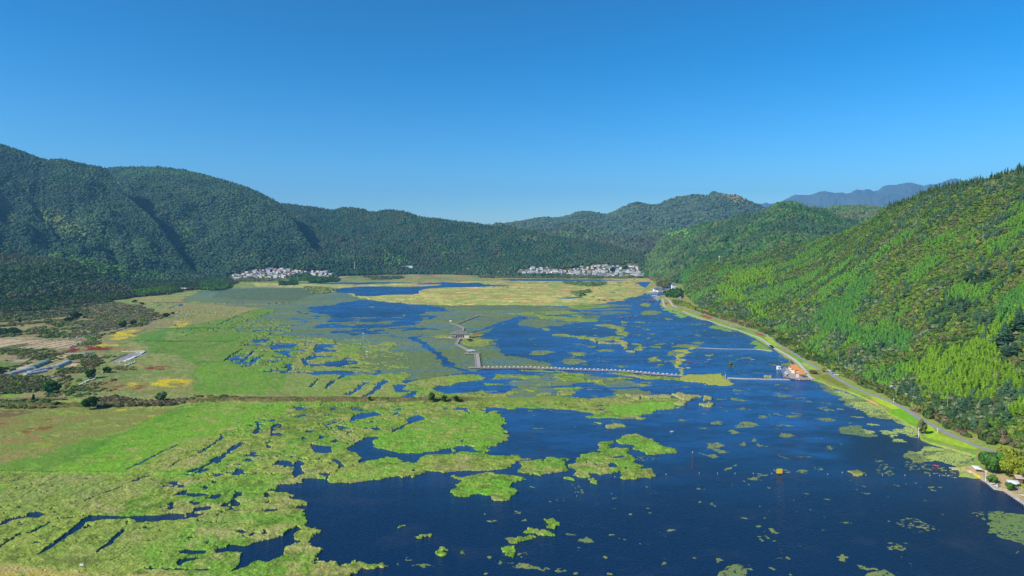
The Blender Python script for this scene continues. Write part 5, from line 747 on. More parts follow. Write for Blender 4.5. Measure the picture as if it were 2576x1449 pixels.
# tree shapes ------------------------------------------------------
def spiky(tiers, k, r=1.0, h=1.0, seed=0):
    "conifer: tiers of drooping branch blades"
    R = np.random.default_rng(seed); V = []; Fc = []
    for i in range(tiers):
        z0 = .12+.80*i/tiers; rr = r*(1-i/tiers)**.85*(.9+.2*R.random()); z1 = min(1, z0+1.15/tiers)
        for j in range(k):
            a = 2*math.pi*(j+R.random()*.7)/k; w = .62*math.pi/k*1.5; q = rr*(.75+.5*R.random()); zz_ = z0-.05+.08*R.random()
            b = len(V); V += [(q*math.cos(a-w), q*math.sin(a-w), zz_), (q*math.cos(a+w), q*math.sin(a+w), zz_), (0.04*math.cos(a), .04*math.sin(a), z1)]; Fc.append((b, b+1, b+2))
    return np.array(V, np.float32)*[1, 1, h], np.array(Fc)
def leafy(n, seed=0, size=.34, flat=.8):
    "broadleaf: leaf sprays over an uneven lobed crown"
    R = np.random.default_rng(seed); V = []; Fc = []; L_ = R.normal(size=(7, 3)); L_ /= np.linalg.norm(L_, axis=1)[:, None]; L_[:, 2] = np.abs(L_[:, 2])
    for i in range(n):
        d = R.normal(size=3); d /= np.linalg.norm(d); d[2] = abs(d[2])*1.0-.25*R.random()
        lob = .78+.32*max(0, (L_@d).max())**6; rad = lob*(.75+.3*R.random()); p = d*rad*np.array([1, 1, flat])
        nrm = d+R.normal(size=3)*.5; nrm /= np.linalg.norm(nrm); t = np.cross(nrm, R.normal(size=3)); t /= np.linalg.norm(t); s_ = np.cross(nrm, t); a = size*(.7+.6*R.random())
        b = len(V); V += [p+t*a, p-t*a*.6+s_*a*.85, p-t*a*.6-s_*a*.85]; Fc.append((b, b+1, b+2))
    V = np.array(V, np.float32); V[:, 2] = (V[:, 2]+.25)/(1.25)*.82+.18
    return V, np.array(Fc)
def blob(seed=0):
    R = np.random.default_rng(seed); g = (1+5**.5)/2
    V = np.array([(-1, g, 0), (1, g, 0), (-1, -g, 0), (1, -g, 0), (0, -1, g), (0, 1, g), (0, -1, -g), (0, 1, -g), (g, 0, -1), (g, 0, 1), (-g, 0, -1), (-g, 0, 1)], float)/1.902
    Fc = np.array([(0, 11, 5), (0, 5, 1), (0, 1, 7), (0, 7, 10), (0, 10, 11), (1, 5, 9), (5, 11, 4), (11, 10, 2), (10, 7, 6), (7, 1, 8), (3, 9, 4), (3, 4, 2), (3, 2, 6), (3, 6, 8), (3, 8, 9), (4, 9, 5), (2, 4, 11), (6, 2, 10), (8, 6, 7), (9, 8, 1)])
    V *= (.75+.5*R.random((12, 1))); V[:, 2] = (V[:, 2]+.8)/1.8
    return V.astype(np.float32), Fc
T_CON = [spiky(6, 7, .5, 1, s) for s in (1, 2, 3)]; T_LEAF = [leafy(64, s) for s in (4, 5, 6)]; T_CONF = [spiky(3, 5, .5, 1, s) for s in (7, 8)]; T_LEAFM = [leafy(26, s, .5) for s in (9, 10, 11)]; T_BLOB = [blob(s) for s in (12, 13, 14)]
class Forest:
    def __init__(s): s.V = []; s.F = []; s.C = []; s.n = 0
    def plant(s, pos, wid, hgt, col, temps, seed=0, jit=.22):
        R = np.random.default_rng(seed); N = len(pos)
        if N == 0: return
        which = R.integers(0, len(temps), N)
        for t, (tv, tf) in enumerate(temps):
            k = which == t; n = k.sum()
            if n == 0: continue
            a = R.random(n)*2*math.pi; ca, sa = np.cos(a)[:, None], np.sin(a)[:, None]; w = (wid[k]/2/ (.5 if tv[:, 0].max() < .75 else 1.0))[:, None]; h = hgt[k][:, None]
            X = (tv[None, :, 0]*ca-tv[None, :, 1]*sa)*w; Y = (tv[None, :, 0]*sa+tv[None, :, 1]*ca)*w; Zz = tv[None, :, 2]*h
            Pp = np.stack([X, Y, Zz], -1)+pos[k][:, None, :]
            cvv = col[k][:, None, :]*(1+jit*(R.random((n, len(tv)//3 if len(tv) % 3 == 0 else len(tv), 1)).repeat(3 if len(tv) % 3 == 0 else 1, 1)*2-1))
            s.V.append(Pp.reshape(-1, 3).astype(np.float32)); s.C.append(cvv.reshape(-1, 3).astype(np.float32))
            s.F.append((tf[None]+(np.arange(n)*len(tv))[:, None, None]+s.n).reshape(-1, 3)); s.n += n*len(tv)
    def build(s, name, label, cat='forest'):
        o = link(name, mesh_np(name, np.concatenate(s.V), np.concatenate(s.F), M_forest, np.concatenate(s.C))); prop(o, label, cat, kind='stuff'); log(name, sum(len(f) for f in s.F), 'tris'); return o
def pal(n, cols, noise, seed=0):
    "pick colours from a palette by a slow noise plus chance"
    R = np.random.default_rng(seed); c = np.array([C(*k) for k in cols]); t = np.clip((noise-.3)/.4+R.normal(size=n)*.16, 0, .999)*len(c); return c[t.astype(int)]*(.82+.36*R.random((n, 1)))
VILL1 = v1([(150, 330), (200, 250), (500, 215), (640, 150), (850, 165), (1040, 122), (1250, 125), (1500, 165), (1720, 185), (1780, 175), (2080, 180), (2240, 280), (2060, 345), (1780, 300), (1720, 260), (1480, 290), (1200, 345), (1000, 350), (600, 330), (250, 365)])
VILL2 = v2([(120, 310), (170, 260), (380, 215), (450, 190), (560, 205), (700, 190), (900, 235), (1130, 215), (1300, 175), (1450, 175), (1560, 135), (1800, 150), (2050, 160), (2110, 120), (2310, 130), (2330, 260), (2480, 390), (2200, 395), (1850, 395), (1500, 375), (1200, 380), (900, 345), (600, 340), (130, 330)])
def forest_on(h, name, label, spacing, wmul, hmul, cols, temps, seed, extra=None, patchcol=None, tmax=1.04, hcon=.0):
    pos, u, v, t = surf(h, 0, spacing, tmax); keep = ~(inpoly(u, v, VILL1) | inpoly(u, v, VILL2))
    pos, u, v, t = pos[keep], u[keep], v[keep], t[keep]; n = len(pos); R = np.random.default_rng(seed)
    D = pos[:, 1]; nz = fbm(pos[:, 0]/160, pos[:, 1]/160, 4, seed); sz = 1+.35*R.normal(size=n).clip(-1.6, 2)
    big = .8+.6*fbm(pos[:, 0]/60, pos[:, 1]/60, 3, seed+3)
    sp = spacing if np.isscalar(spacing) else spacing(D)
    c = pal(n, cols, nz, seed)
    if patchcol:
        for poly, cc, k in patchcol:
            m = inpoly(u+R.normal(size=n)*5, v+R.normal(size=n)*4, poly) & (R.random(n) < k); c[m] = C(*cc)*(.85+.3*R.random((m.sum(), 1)))
    c = c*1.22; f = Forest(); f.plant(pos-[0, 0, .4], (sp*wmul*sz*big).clip(sp*.5), (sp*hmul*sz*big).clip(sp*.5), c, temps, seed)
    if hcon:
        m = R.random(n) < hcon; f.plant(pos[m], sp*np.ones(m.sum())*.7 if np.isscalar(sp) else sp[m]*.7, (sp if np.isscalar(sp) else sp[m])*1.9*sz[m].clip(.7), c[m]*.85, T_CONF, seed+1)
    return f.build(name, label)
GL = [(60, 88, 60), (68, 98, 64), (78, 106, 66), (72, 98, 68), (84, 102, 72), (62, 90, 66)]
forest_on(hA, 'forest', 'dark blue green forest over the highest mountain on the left', 7.2, 1.3, 1.05, GL, T_BLOB, 201, hcon=.25, patchcol=[(F([(90, 540), (130, 530), (220, 590), (215, 606), (130, 575)]), (130, 142, 66), .6), (F([(-20, 640), (200, 655), (420, 690), (420, 712), (200, 690), (0, 665)]), (84, 122, 50), .5), (F([(60, 655), (150, 640), (230, 660), (330, 690), (300, 700)]), (98, 140, 46), .5)])
forest_on(hB, 'forest', 'dark blue green forest over the rounded dome mountain', 7.6, 1.3, 1.05, GL, T_BLOB, 211, hcon=.25, patchcol=[(F([(440, 560), (490, 530), (480, 600), (440, 640)]), (96, 122, 60), .5), (F([(280, 425), (480, 430), (560, 455), (480, 445), (300, 435)]), (82, 116, 54), .7)])
forest_on(hC, 'forest', 'dark conifer forest over the long ridge in the centre behind the villages', 7.6, 1.2, 1.1, [(54, 84, 58), (64, 92, 60), (72, 100, 62), (84, 90, 64), (60, 90, 66)], T_BLOB, 221, hcon=.45, patchcol=[(F([(1080, 600), (1170, 645), (1120, 655)]), (90, 120, 60), .3), (zm([(1380, 950), (1500, 940), (1640, 960), (1650, 1000), (1450, 1010), (1380, 990)]), (96, 136, 62), .8), (zm([(900, 940), (1000, 940), (1000, 980), (920, 980)]), (96, 136, 62), .5), (zn([(400, 740), (700, 760), (560, 800), (400, 800)]), (112, 124, 78), .5), (zn([(1000, 740), (1500, 760), (1480, 900), (1200, 860)]), (84, 92, 62), .5)])
forest_on(hD, 'forest', 'dull brownish green pine wood on the low hills behind the central ridge', 13, 1.25, 1.3, [(78, 82, 62), (74, 92, 60), (88, 92, 68), (86, 112, 64)], T_BLOB, 231, hcon=.3)
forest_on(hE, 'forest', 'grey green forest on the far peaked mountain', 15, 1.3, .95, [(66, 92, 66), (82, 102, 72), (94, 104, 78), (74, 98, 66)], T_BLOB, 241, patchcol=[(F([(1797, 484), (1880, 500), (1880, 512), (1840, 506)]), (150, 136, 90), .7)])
forest_on(hG, 'forest', 'dark green forest on the rounded hill right of the second village', 9, 1.2, 1.2, [(58, 92, 52), (66, 100, 54), (78, 112, 56), (92, 106, 62), (64, 92, 60)], T_BLOB, 251, hcon=.35, patchcol=[(zn([(1680, 690), (2080, 690), (2000, 740), (1700, 740)]), (104, 150, 64), .6), (F([(1610, 650), (1700, 640), (1680, 700), (1620, 690)]), (98, 120, 66), .4)])
forest_on(hH, 'forest', 'olive green forest on the flat topped hill behind the right slope', 11, 1.2, 1.1, [(76, 100, 60), (84, 116, 58), (98, 108, 66)], T_BLOB, 261)
forest_on(hS, 'forest', 'dark broadleaf wood on the small round hill at the left edge', 7.0, 1.35, 1.25, [(64, 88, 54), (78, 104, 60), (90, 110, 68), (100, 106, 74)], T_LEAFM, 271, patchcol=[(F([(150, 640), (250, 650), (300, 690), (230, 670)]), (96, 136, 48), .5)])
# level woods and scrub on the valley floor --------------------------
def scatter(poly, spacing, seed, ragged=.5):
    P_ = np.asarray(poly); w = np.array([gnd(a, b) for a, b in poly]); x0, x1, y0, y1 = w[:, 0].min(), w[:, 0].max(), w[:, 1].min(), w[:, 1].max()
    N = int((x1-x0)*(y1-y0)/spacing**2); N = min(N, 400000); R = np.random.default_rng(seed); x = x0+R.random(N)*(x1-x0); y = y0+R.random(N)*(y1-y0)
    d = y*.012*ragged; u, v = proj(x+d*(fbm(x/40, y/40, 3, seed)-.5)*2, y+d*(fbm(x/40+9, y/40, 3, seed)-.5)*6, 0); k = inpoly(u, v, poly)
    k &= (u > -300) & (u < 2850)
    return np.stack([x[k], y[k], np.full(k.sum(), .3)], 1), u[k], v[k]
f = Forest()
AP = F([(-400, 800), (0, 790), (90, 786), (160, 772), (260, 762), (330, 750), (420, 742), (470, 732), (560, 726), (600, 712), (560, 700), (430, 700), (300, 715), (200, 735), (0, 750), (-400, 765)])
pos, u, v = scatter(AP, 6.2, 301); n = len(pos); R = np.random.default_rng(5); c = 1.25*pal(n, [(54, 78, 42), (70, 96, 48), (84, 110, 52), (64, 84, 56), (98, 98, 66)], fbm(pos[:, 0]/70, pos[:, 1]/70, 3, 6), 7); m = inpoly(u, v, F([(330, 735), (430, 722), (440, 735), (350, 748)])); c[m] = C(96, 136, 50)
f.plant(pos, 7.5+3*R.random(n), 6+4*R.random(n), c, T_LEAFM, 8)
for poly, sp, hh, cols, sd in (
  (za([(2150, 130), (2230, 200), (2100, 235), (1950, 235), (1930, 150)]), 7, 8, [(70, 110, 50)], 1), (zm([(650, 1150), (860, 1140), (960, 1160), (940, 1180), (660, 1190)]), 7, 8, [(50, 80, 40), (70, 100, 48)], 2), (zm([(480, 1140), (640, 1110), (760, 1130), (780, 1150), (560, 1175), (480, 1165)]), 8, 7, [(78, 116, 52), (66, 96, 52)], 3),
  (zm([(400, 1180), (550, 1185), (550, 1215), (410, 1212)]), 8, 7, [(60, 84, 50)], 4), (zm([(900, 1080), (980, 1060), (1180, 1070), (1300, 1090), (1240, 1110), (1000, 1100)]), 9, 9, [(60, 92, 52), (80, 110, 58)], 5), (zm([(1240, 1060), (1700, 1040), (2200, 1050), (2576, 1070), (2576, 1090), (2000, 1095), (1500, 1095), (1250, 1085)]), 11, 10, [(64, 98, 56), (80, 118, 60), (92, 112, 66)], 6),
  (zm([(1200, 1130), (1560, 1130), (1560, 1150), (1300, 1160)]), 12, 7, [(96, 100, 66), (80, 92, 56)], 7), (zm([(0, 1150), (400, 1150), (400, 1175), (0, 1180)]), 12, 5, [(104, 112, 70)], 8), (zn([(0, 1100), (400, 1105), (900, 1110), (1500, 1130), (1600, 1125), (1700, 1150), (1500, 1145), (800, 1145), (0, 1140)]), 13, 6, [(96, 104, 68), (84, 96, 60), (112, 110, 80)], 9),
  (zn([(780, 1185), (1200, 1180), (1240, 1200), (1100, 1225), (900, 1210)]), 12, 5, [(100, 118, 64)], 10), (zn([(1600, 1080), (1850, 1110), (1830, 1160), (1720, 1200), (1640, 1150)]), 9, 8, [(96, 108, 64), (110, 124, 62), (130, 110, 70)], 11), (zk([(680, 560), (860, 480), (1080, 380), (1100, 560), (900, 640), (780, 640)]), 6, 8, [(96, 96, 56), (110, 104, 56), (72, 92, 50)], 12),
  (zc([(1520, 265), (1600, 235), (1670, 240), (1690, 280), (1640, 310), (1540, 290)]), 6, 10, [(54, 84, 38), (70, 104, 44)], 13), (zc([(1590, 330), (1680, 345), (1800, 400), (1900, 440), (1870, 448), (1760, 402), (1640, 372)]), 6, 6, [(104, 120, 52), (120, 128, 56), (84, 104, 46)], 14),
  (zc([(1870, 440), (2100, 480), (2350, 560), (2576, 640), (2576, 680), (2400, 612), (2200, 552), (2000, 490)]), 5.2, 6.5, [(84, 98, 50), (104, 112, 54), (120, 122, 58), (112, 98, 72)], 15), (zd([(0, 590), (200, 650), (400, 740), (600, 850), (760, 960), (880, 1080), (1050, 1120), (900, 1110), (780, 1060), (700, 1010), (610, 970), (440, 880), (280, 780), (120, 670), (0, 625)]), 4.6, 7, [(70, 98, 44), (96, 114, 50), (112, 124, 54), (84, 96, 50), (58, 84, 42)], 16),
  (zd([(830, 1040), (1100, 1090), (1280, 1170), (1420, 1240), (1700, 1330), (1900, 1448), (1560, 1448), (1330, 1310), (1220, 1265), (1070, 1200), (920, 1120)]), 4.2, 6.5, [(82, 96, 50), (98, 104, 56), (112, 96, 74), (72, 90, 46), (118, 122, 60)], 17), (zh([(1130, 0), (1400, 0), (1700, 110), (1900, 200), (2195, 300), (2195, 420), (1850, 370), (1750, 330), (1630, 280), (1500, 215), (1400, 170), (1320, 110)]), 4.2, 7, [(66, 84, 44), (84, 98, 52), (104, 92, 70), (58, 80, 42), (100, 116, 54)], 18),
  (za([(0, 330), (500, 300), (900, 290), (1060, 300), (1050, 350), (800, 400), (780, 470), (300, 500), (0, 520)]), 7.5, 6, [(60, 76, 44), (84, 92, 54), (70, 88, 46), (108, 96, 78)], 19), (za([(100, 470), (700, 420), (1100, 350), (1300, 380), (1480, 420), (1560, 500), (1300, 560), (1000, 640), (700, 600), (640, 540), (1000, 530), (700, 480), (300, 520)]), 6.5, 4.5, [(104, 104, 64), (122, 112, 84), (84, 96, 52), (112, 100, 86)], 20),
  (za([(-100, 620), (120, 610), (200, 640), (0, 680), (-100, 680)]), 5, 6, [(50, 72, 36)], 21), (za([(320, 690), (640, 640), (640, 655), (500, 690)]), 5, 5, [(70, 90, 48)], 22), (za([(820, 690), (980, 690), (980, 720), (900, 718)]), 5, 5, [(88, 110, 54)], 23), (za([(0, 800), (220, 800), (300, 820), (450, 800), (400, 830), (200, 850), (0, 850)]), 5, 3.5, [(80, 104, 48), (64, 90, 42)], 24), (za([(320, 870), (500, 850), (560, 860), (440, 910), (320, 905)]), 5, 4.5, [(78, 84, 50), (96, 96, 60)], 25), (za([(640, 880), (760, 860), (830, 880), (700, 920)]), 4.5, 4.5, [(84, 84, 56), (96, 104, 58)], 26),
  (za([(-200, 980), (100, 985), (150, 1010), (60, 1050), (-200, 1060)]), 4.5, 6, [(60, 66, 42), (84, 80, 54)], 27), (za([(-200, 1060), (60, 1060), (280, 1070), (420, 1100), (440, 1180), (330, 1230), (0, 1250), (-200, 1260)]), 4.2, 6, [(84, 82, 56), (72, 84, 46), (104, 96, 76), (92, 104, 52)], 28), (za([(560, 1040), (640, 1000), (820, 940), (960, 900), (1000, 940), (860, 1010), (700, 1060), (700, 1110), (620, 1110)]), 4.2, 5, [(96, 92, 58), (112, 100, 66), (74, 96, 48)], 29), (za([(1040, 1010), (1150, 970), (1340, 985), (1330, 1005), (1180, 1010)]), 4, 3, [(104, 96, 62)], 30), (za([(700, 1210), (840, 1150), (1050, 1190), (950, 1230), (720, 1230)]), 4, 3.5, [(98, 90, 58), (84, 92, 50)], 31),
  (za([(940, 1280), (1100, 1250), (1400, 1300), (1700, 1290), (1800, 1310), (1700, 1355), (1400, 1365), (1000, 1365), (920, 1330)]), 3.6, 4, [(104, 92, 66), (92, 92, 56), (78, 88, 48), (112, 100, 78)], 32), (za([(0, 1300), (500, 1300), (620, 1340), (560, 1370), (200, 1375), (0, 1370)]), 4, 3, [(84, 104, 50), (98, 108, 56), (112, 96, 68)], 33), (za([(1800, 1255), (2200, 1245), (2300, 1270), (2100, 1290), (1800, 1290)]), 3.5, 3.2, [(92, 96, 52)], 34), (zn([(900, 1280), (1080, 1255), (1060, 1275), (940, 1320)]), 9, 5, [(110, 124, 70)], 35), (zm([(640, 1225), (900, 1240), (860, 1290), (700, 1290)]), 12, 3.5, [(130, 138, 78)], 36)):
    if sd in (19, 20, 21, 22, 23): sp, hh = sp*.8, hh*.7
    elif sd >= 24 and sd <= 34: sp, hh = sp*.66, hh*.52
    elif sd >= 15 and sd <= 18: sp, hh = sp*.85, hh*.8
    pos, u, v = scatter(poly, sp, 400+sd); n = len(pos)
    if n == 0: continue
    R = np.random.default_rng(sd); gap = fbm(pos[:, 0]/(sp*4), pos[:, 1]/(sp*4), 3, sd) > (.16 if 15 <= sd <= 18 else .30); pos = pos[gap]; n = len(pos); D = pos[:, 1]
    c = pal(n, cols, fbm(pos[:, 0]/30, pos[:, 1]/30, 3, sd), sd)*(1.95 if 19 <= sd <= 31 else 1.55); sz = .6+.75*R.random(n)
    f.plant(pos, sp*1.45*sz, hh*sz, c, T_LEAF if D.mean() < 1100 else T_LEAFM, sd)
pos, u, v = scatter(za([(-200, 500), (400, 480), (1480, 430), (1450, 560), (1000, 680), (950, 800), (560, 870), (1050, 860), (1100, 1000), (1300, 1000), (1100, 1180), (1100, 1250), (-200, 1290)]), 3.4, 777)
k = (fbm(pos[:, 0]/22, pos[:, 1]/34, 4, 778, .6) > .55) & ~inpoly(u, v, za([(-200, 700), (940, 700), (620, 800), (-200, 800)])) & ~inpoly(u, v, za([(30, 1060), (300, 930), (700, 900), (680, 950), (400, 1080)])) & ~inpoly(u, v, za([(1050, 940), (1240, 830), (1410, 830), (1230, 930)])); pos = pos[k]; n = len(pos); R = np.random.default_rng(78); sz = (.5+R.random(n))*np.interp(pos[:, 1], [550, 1300], [1, 1.7])
f.plant(pos, 3.0*sz, 2.0*sz, 2.0*pal(n, [(96, 100, 58), (112, 104, 72), (84, 104, 50), (122, 108, 80), (74, 96, 48)], fbm(pos[:, 0]/30, pos[:, 1]/30, 3, 79), 79), T_LEAFM, 79)
f.build('shrubs', 'mass of olive and brown scrub and small trees on the valley floor and along the shore road', 'scrub')
# right hand slope ---------------------------------------------------
pos, u, v, t = surf(hR, 0, lambda D: np.interp(D, [300, 700, 1300, 2500], [3.1, 3.6, 4.5, 6.6]), 1.05)
R = np.random.default_rng(9); n = len(pos); x, y = pos[:, 0], pos[:, 1]
kind = fbm(x/38, y/38, 4, 501, .55); k2 = fbm(x/55+3, y/55, 4, 503, .55)
ju, jv = u+R.normal(size=n)*6, v+R.normal(size=n)*6
BR = [zd([(1450, 1000), (1560, 930), (1660, 840), (1850, 830), (2000, 780), (2300, 560), (2576, 180), (2700, 100), (2700, 560), (2350, 700), (2300, 900), (2000, 1000), (1900, 1100), (1560, 1130)]), zd([(1560, 1130), (1900, 1020), (2300, 930), (2700, 1100), (2650, 1250), (2300, 1200), (1950, 1290), (1700, 1260), (1570, 1180)]), zd([(2130, 1200), (2250, 1180), (2300, 1300), (2150, 1360)]), zd([(2350, 1400), (2576, 1300), (2700, 1448), (2400, 1448)]),
      zc([(1550, 280), (1750, 190), (1900, 20), (1800, -30), (1640, 90)]) if 0 else zc([(2150, 100), (2400, 20), (2500, 60), (2300, 180), (2180, 170)]), zc([(2020, 220), (2150, 180), (2320, 350), (2500, 420), (2576, 560), (2450, 480), (2250, 340), (2100, 290)]), zc([(2440, 60), (2576, 20), (2576, 200), (2500, 130)])]
MG = [zd([(530, 520), (620, 420), (750, 350), (900, 210), (1060, 90), (1130, 100), (1180, 160), (1060, 220), (1080, 290), (960, 380), (880, 420), (900, 560), (1100, 620), (1500, 640), (1530, 740), (1400, 800), (1150, 800), (950, 740), (800, 640), (640, 620)]), zk([(1100, 460), (1300, 200), (1600, -200), (2000, -600), (2100, -200), (1800, 200), (1500, 560), (1300, 700)]), zd([(2250, 560), (2400, 300), (2576, 180), (2576, 420), (2400, 560)])]
m1 = np.zeros(n, bool); m2 = np.zeros(n, bool)
for p in BR: m1 |= inpoly(ju, jv, p)
for p in MG: m2 |= inpoly(ju, jv, p)
m1 &= R.random(n) < .9; m2 &= R.random(n) < .85
auto = (k2 > .60) & ~m1 & ~m2 & (R.random(n) < .8); con = m1 | m2 | auto
cc = np.zeros((n, 3)); rv = (.8+.4*R.random((n, 1)))
cc[m1] = C(112, 150, 40); cc[m2] = C(82, 132, 56); cc[auto] = C(94, 140, 48)
pal_b = [(66, 92, 54), (82, 116, 46), (108, 140, 46), (118, 136, 58), (92, 124, 44), (118, 112, 70), (108, 96, 72), (128, 144, 58), (84, 110, 58), (100, 132, 48)]
rest = ~con; cc[rest] = pal(rest.sum(), pal_b, kind[rest], 511)
gray = rest & (fbm(x/60, y/60, 3, 521) > .60); cc[gray] = np.where(R.random((gray.sum(), 1)) < .3, C(132, 140, 100), C(76, 100, 62))
yel = rest & (R.random(n) < .02); cc[yel] = C(150, 160, 44)
high = sstep(.78, 1.0, t)[:, None]; cc = cc*(1-.0*high)
up = (t > .93) & (u > 2230) & (R.random(n) < .30); con |= up; cc[up] = C(58, 74, 44)
pine = rest & (fbm(x/45+50, y/45, 3, 531) > .52) & (R.random(n) < .075) & ~up
cc *= (.9+.2*rv)/(.9+.2)*1.40; cc *= (1-.16*sstep(.4, .85, t))[:, None]*np.array([1.0, .97, 1.08]); cc[m1 | m2] *= .95; cc[rest] = cc[rest]*.78+C(84, 122, 54)*1.2*.22
hgt = np.where(con, 4.3+3.6*R.random(n), 2.2+3.4*R.random(n)); wid = np.where(con, 4.3+2.0*R.random(n), 3.4+3.2*R.random(n)); farw = np.interp(y, [700, 2500], [1, 1.9]); wid *= farw; hgt *= np.interp(y, [700, 2500], [1, 1.25])
hgt[up] = 7.5+6*R.random(up.sum()); wid[up] = 2.6+1.2*R.random(up.sum())
hgt[pine] = 7+5*R.random(pine.sum()); wid[pine] = 6.5+3.5*R.random(pine.sum()); cc[pine] = C(84, 118, 84)*(.8+.4*R.random((pine.sum(), 1)))
hgt[m1] *= 1.15
inview = (u > 4) & (u < 2572) & (v > 300) & (v < 1440)
size = np.where(inview, hgt*wid/(y**2), 0)
isc = con | pine
pickc = np.zeros(n, bool); pickc[np.argsort(np.where(isc, size, 0))[-290:]] = True
pickb = np.zeros(n, bool); pickb[np.argsort(np.where(~isc, size, 0))[-280:]] = True
pick = pickc | pickb
f = Forest(); near = y < 1000; g = pos-[0, 0, .35]
for msk, tp in ((con & ~pine & near, T_CON), (con & ~pine & ~near, T_CONF), (pine, T_CON), (~con & ~pine & near, T_LEAF), (~con & ~pine & ~near, T_LEAFM)):
    k = msk & ~pick; f.plant(g[k], wid[k], hgt[k], cc[k], tp, int(k.sum()))
f.build('forest', 'bright mixed forest of young conifers and shrubs on the steep right hillside')
# the largest of them, one by one
def shift(tv, tf, s=1): return tv, tf
def mk(name, tv, tf, mat, var=.2, seed=1, parent=None):
    R = np.random.default_rng(seed); k = len(tv)//3; c = (1+var*(R.random((k, 1)).repeat(3, 0)*2-1))*np.ones((1, 3)); return link(name, mesh_np(name, tv, tf, mat, c), parent)
def trunk_mb(h, r, limbs=4, seed=0, lo=.25, sp=.35):
    R = random.Random(seed); b = MB().cyl((0, 0, -.8/1), (0.02*h, 0, h*.85), r, r*.25, 7)
    for i in range(limbs):
        z = h*(lo+(.8-lo)*i/limbs); a = R.random()*6.28; l = sp*h*(1-i/limbs*.5); b.cyl((0.01*h, 0, z), (l*math.cos(a), l*math.sin(a), z+l*.5), r*.45, r*.12, 5)
    return b
SP = {}
SP['con'] = [(mk, spiky(11, 11, .5, 1, 60+i), trunk_mb(1, .022, 5, i, .15, .2)) for i in range(3)]
SP['leaf'] = [(mk, leafy(230, 70+i, .19), trunk_mb(1, .035, 6, i, .15, .4)) for i in range(3)]
def proto(kind, i, name):
    _, (tv, tf), tm = SP[kind][i]; r = empty(name, (0, 0, -500)); mk('crown', tv if kind == 'con' else tv*[.5, .5, 1], tf, M_crown, .25, i, r); o = tm.build('trunk', M_bark, r); return r, r.children
def place(pr, name, loc, w, h, col, label, cat, group=None):
    r = empty(name, [float(q_) for q_ in loc], random.random()*6.28); 
    for ch in pr:
        c = ch.copy(); COL.objects.link(c); c.parent = r; c.scale = (w, w, h); c.color = (*[float(q_) for q_ in col], 1)
    prop(r, label, cat, group); return r
PR = {k: [[o for o in proto(k, i, 'tree')[1]] for i in range(3)] for k in SP}
PROTO_ROOTS = [o for o in bpy.data.objects if o.name.startswith('tree') and o.location.z < -400]
lab = {'m1': ('conifer', 'yellow green young conifer in the bright grove low on the right hillside'), 'm2': ('conifer', 'mid green slender conifer in the dense stand halfway up the right hillside'), 'auto': ('conifer', 'green conifer scattered among the shrubs of the right hillside'), 'pine': ('pine_tree', 'large dark blue green pine standing above the shrubs of the right hillside'), 'up': ('conifer', 'thin dark conifer standing along the skyline of the right hillside')}
for i in np.nonzero(pickc)[0]:
    k = 'up' if up[i] else 'pine' if pine[i] else 'm1' if m1[i] else 'm2' if m2[i] else 'auto'
    place(PR['con'][i % 3], lab[k][0], g[i], wid[i], hgt[i], cc[i], lab[k][1], 'pine tree' if k == 'pine' else 'conifer', {'m1': 'bright conifers of the lower grove', 'm2': 'conifers of the middle stand', 'auto': 'conifers among the shrubs', 'pine': 'dark pines on the hillside', 'up': 'conifers on the skyline'}[k])
for i in np.nonzero(pickb)[0]:
    lm = cc[i]; warm = lm[0] > lm[1]*.95; lb = 'brown leafed bushy tree on the lower right hillside' if warm else ('dull dark green bushy tree on the lower right hillside' if lm[1] < .14 else 'light green bushy tree on the lower right hillside')
    place(PR['leaf'][i % 3], 'bushy_tree', g[i], wid[i], hgt[i], cc[i], lb, 'tree', lb.split(' on ')[0]+'s on the hillside')
log('forest', n)
# ------------------------------------------------------------------ placing by sight line
bv = []; bf = []
for nm, V, T in GRIDS:
    if nm == 'far_mountain': continue
    a, b = V.shape[:2]; k0 = len(bv); k = np.arange(a*b).reshape(a, b)+k0; bv += V.reshape(-1, 3).tolist(); bf += np.stack([k[:-1, :-1], k[1:, :-1], k[1:, 1:], k[:-1, 1:]], -1).reshape(-1, 4).tolist()
BVH = BVHTree.FromPolygons(bv, bf); del bv, bf
def hit(u, v, z=0.0):
    x, y, d = [float(q_) for q_ in ray(u, v)]; r = BVH.ray_cast(Vector((0, 0, H)), Vector((x, y, d)).normalized())
    best = r[0] if r[0] else None
    if d < 0:
        t = (z-H)/d; p = Vector((x*t, y*t, z))
        if best is None or best.y > p.y: best = p
    return best
G1 = lambda z_, pts, z=0.0: [Vector((*[float(q_) for q_ in gnd(a, b, z)], z)) for a, b in z_(pts)]
one = lambda z_, x, y, z=0.0: G1(z_, [(x, y)], z)[0]
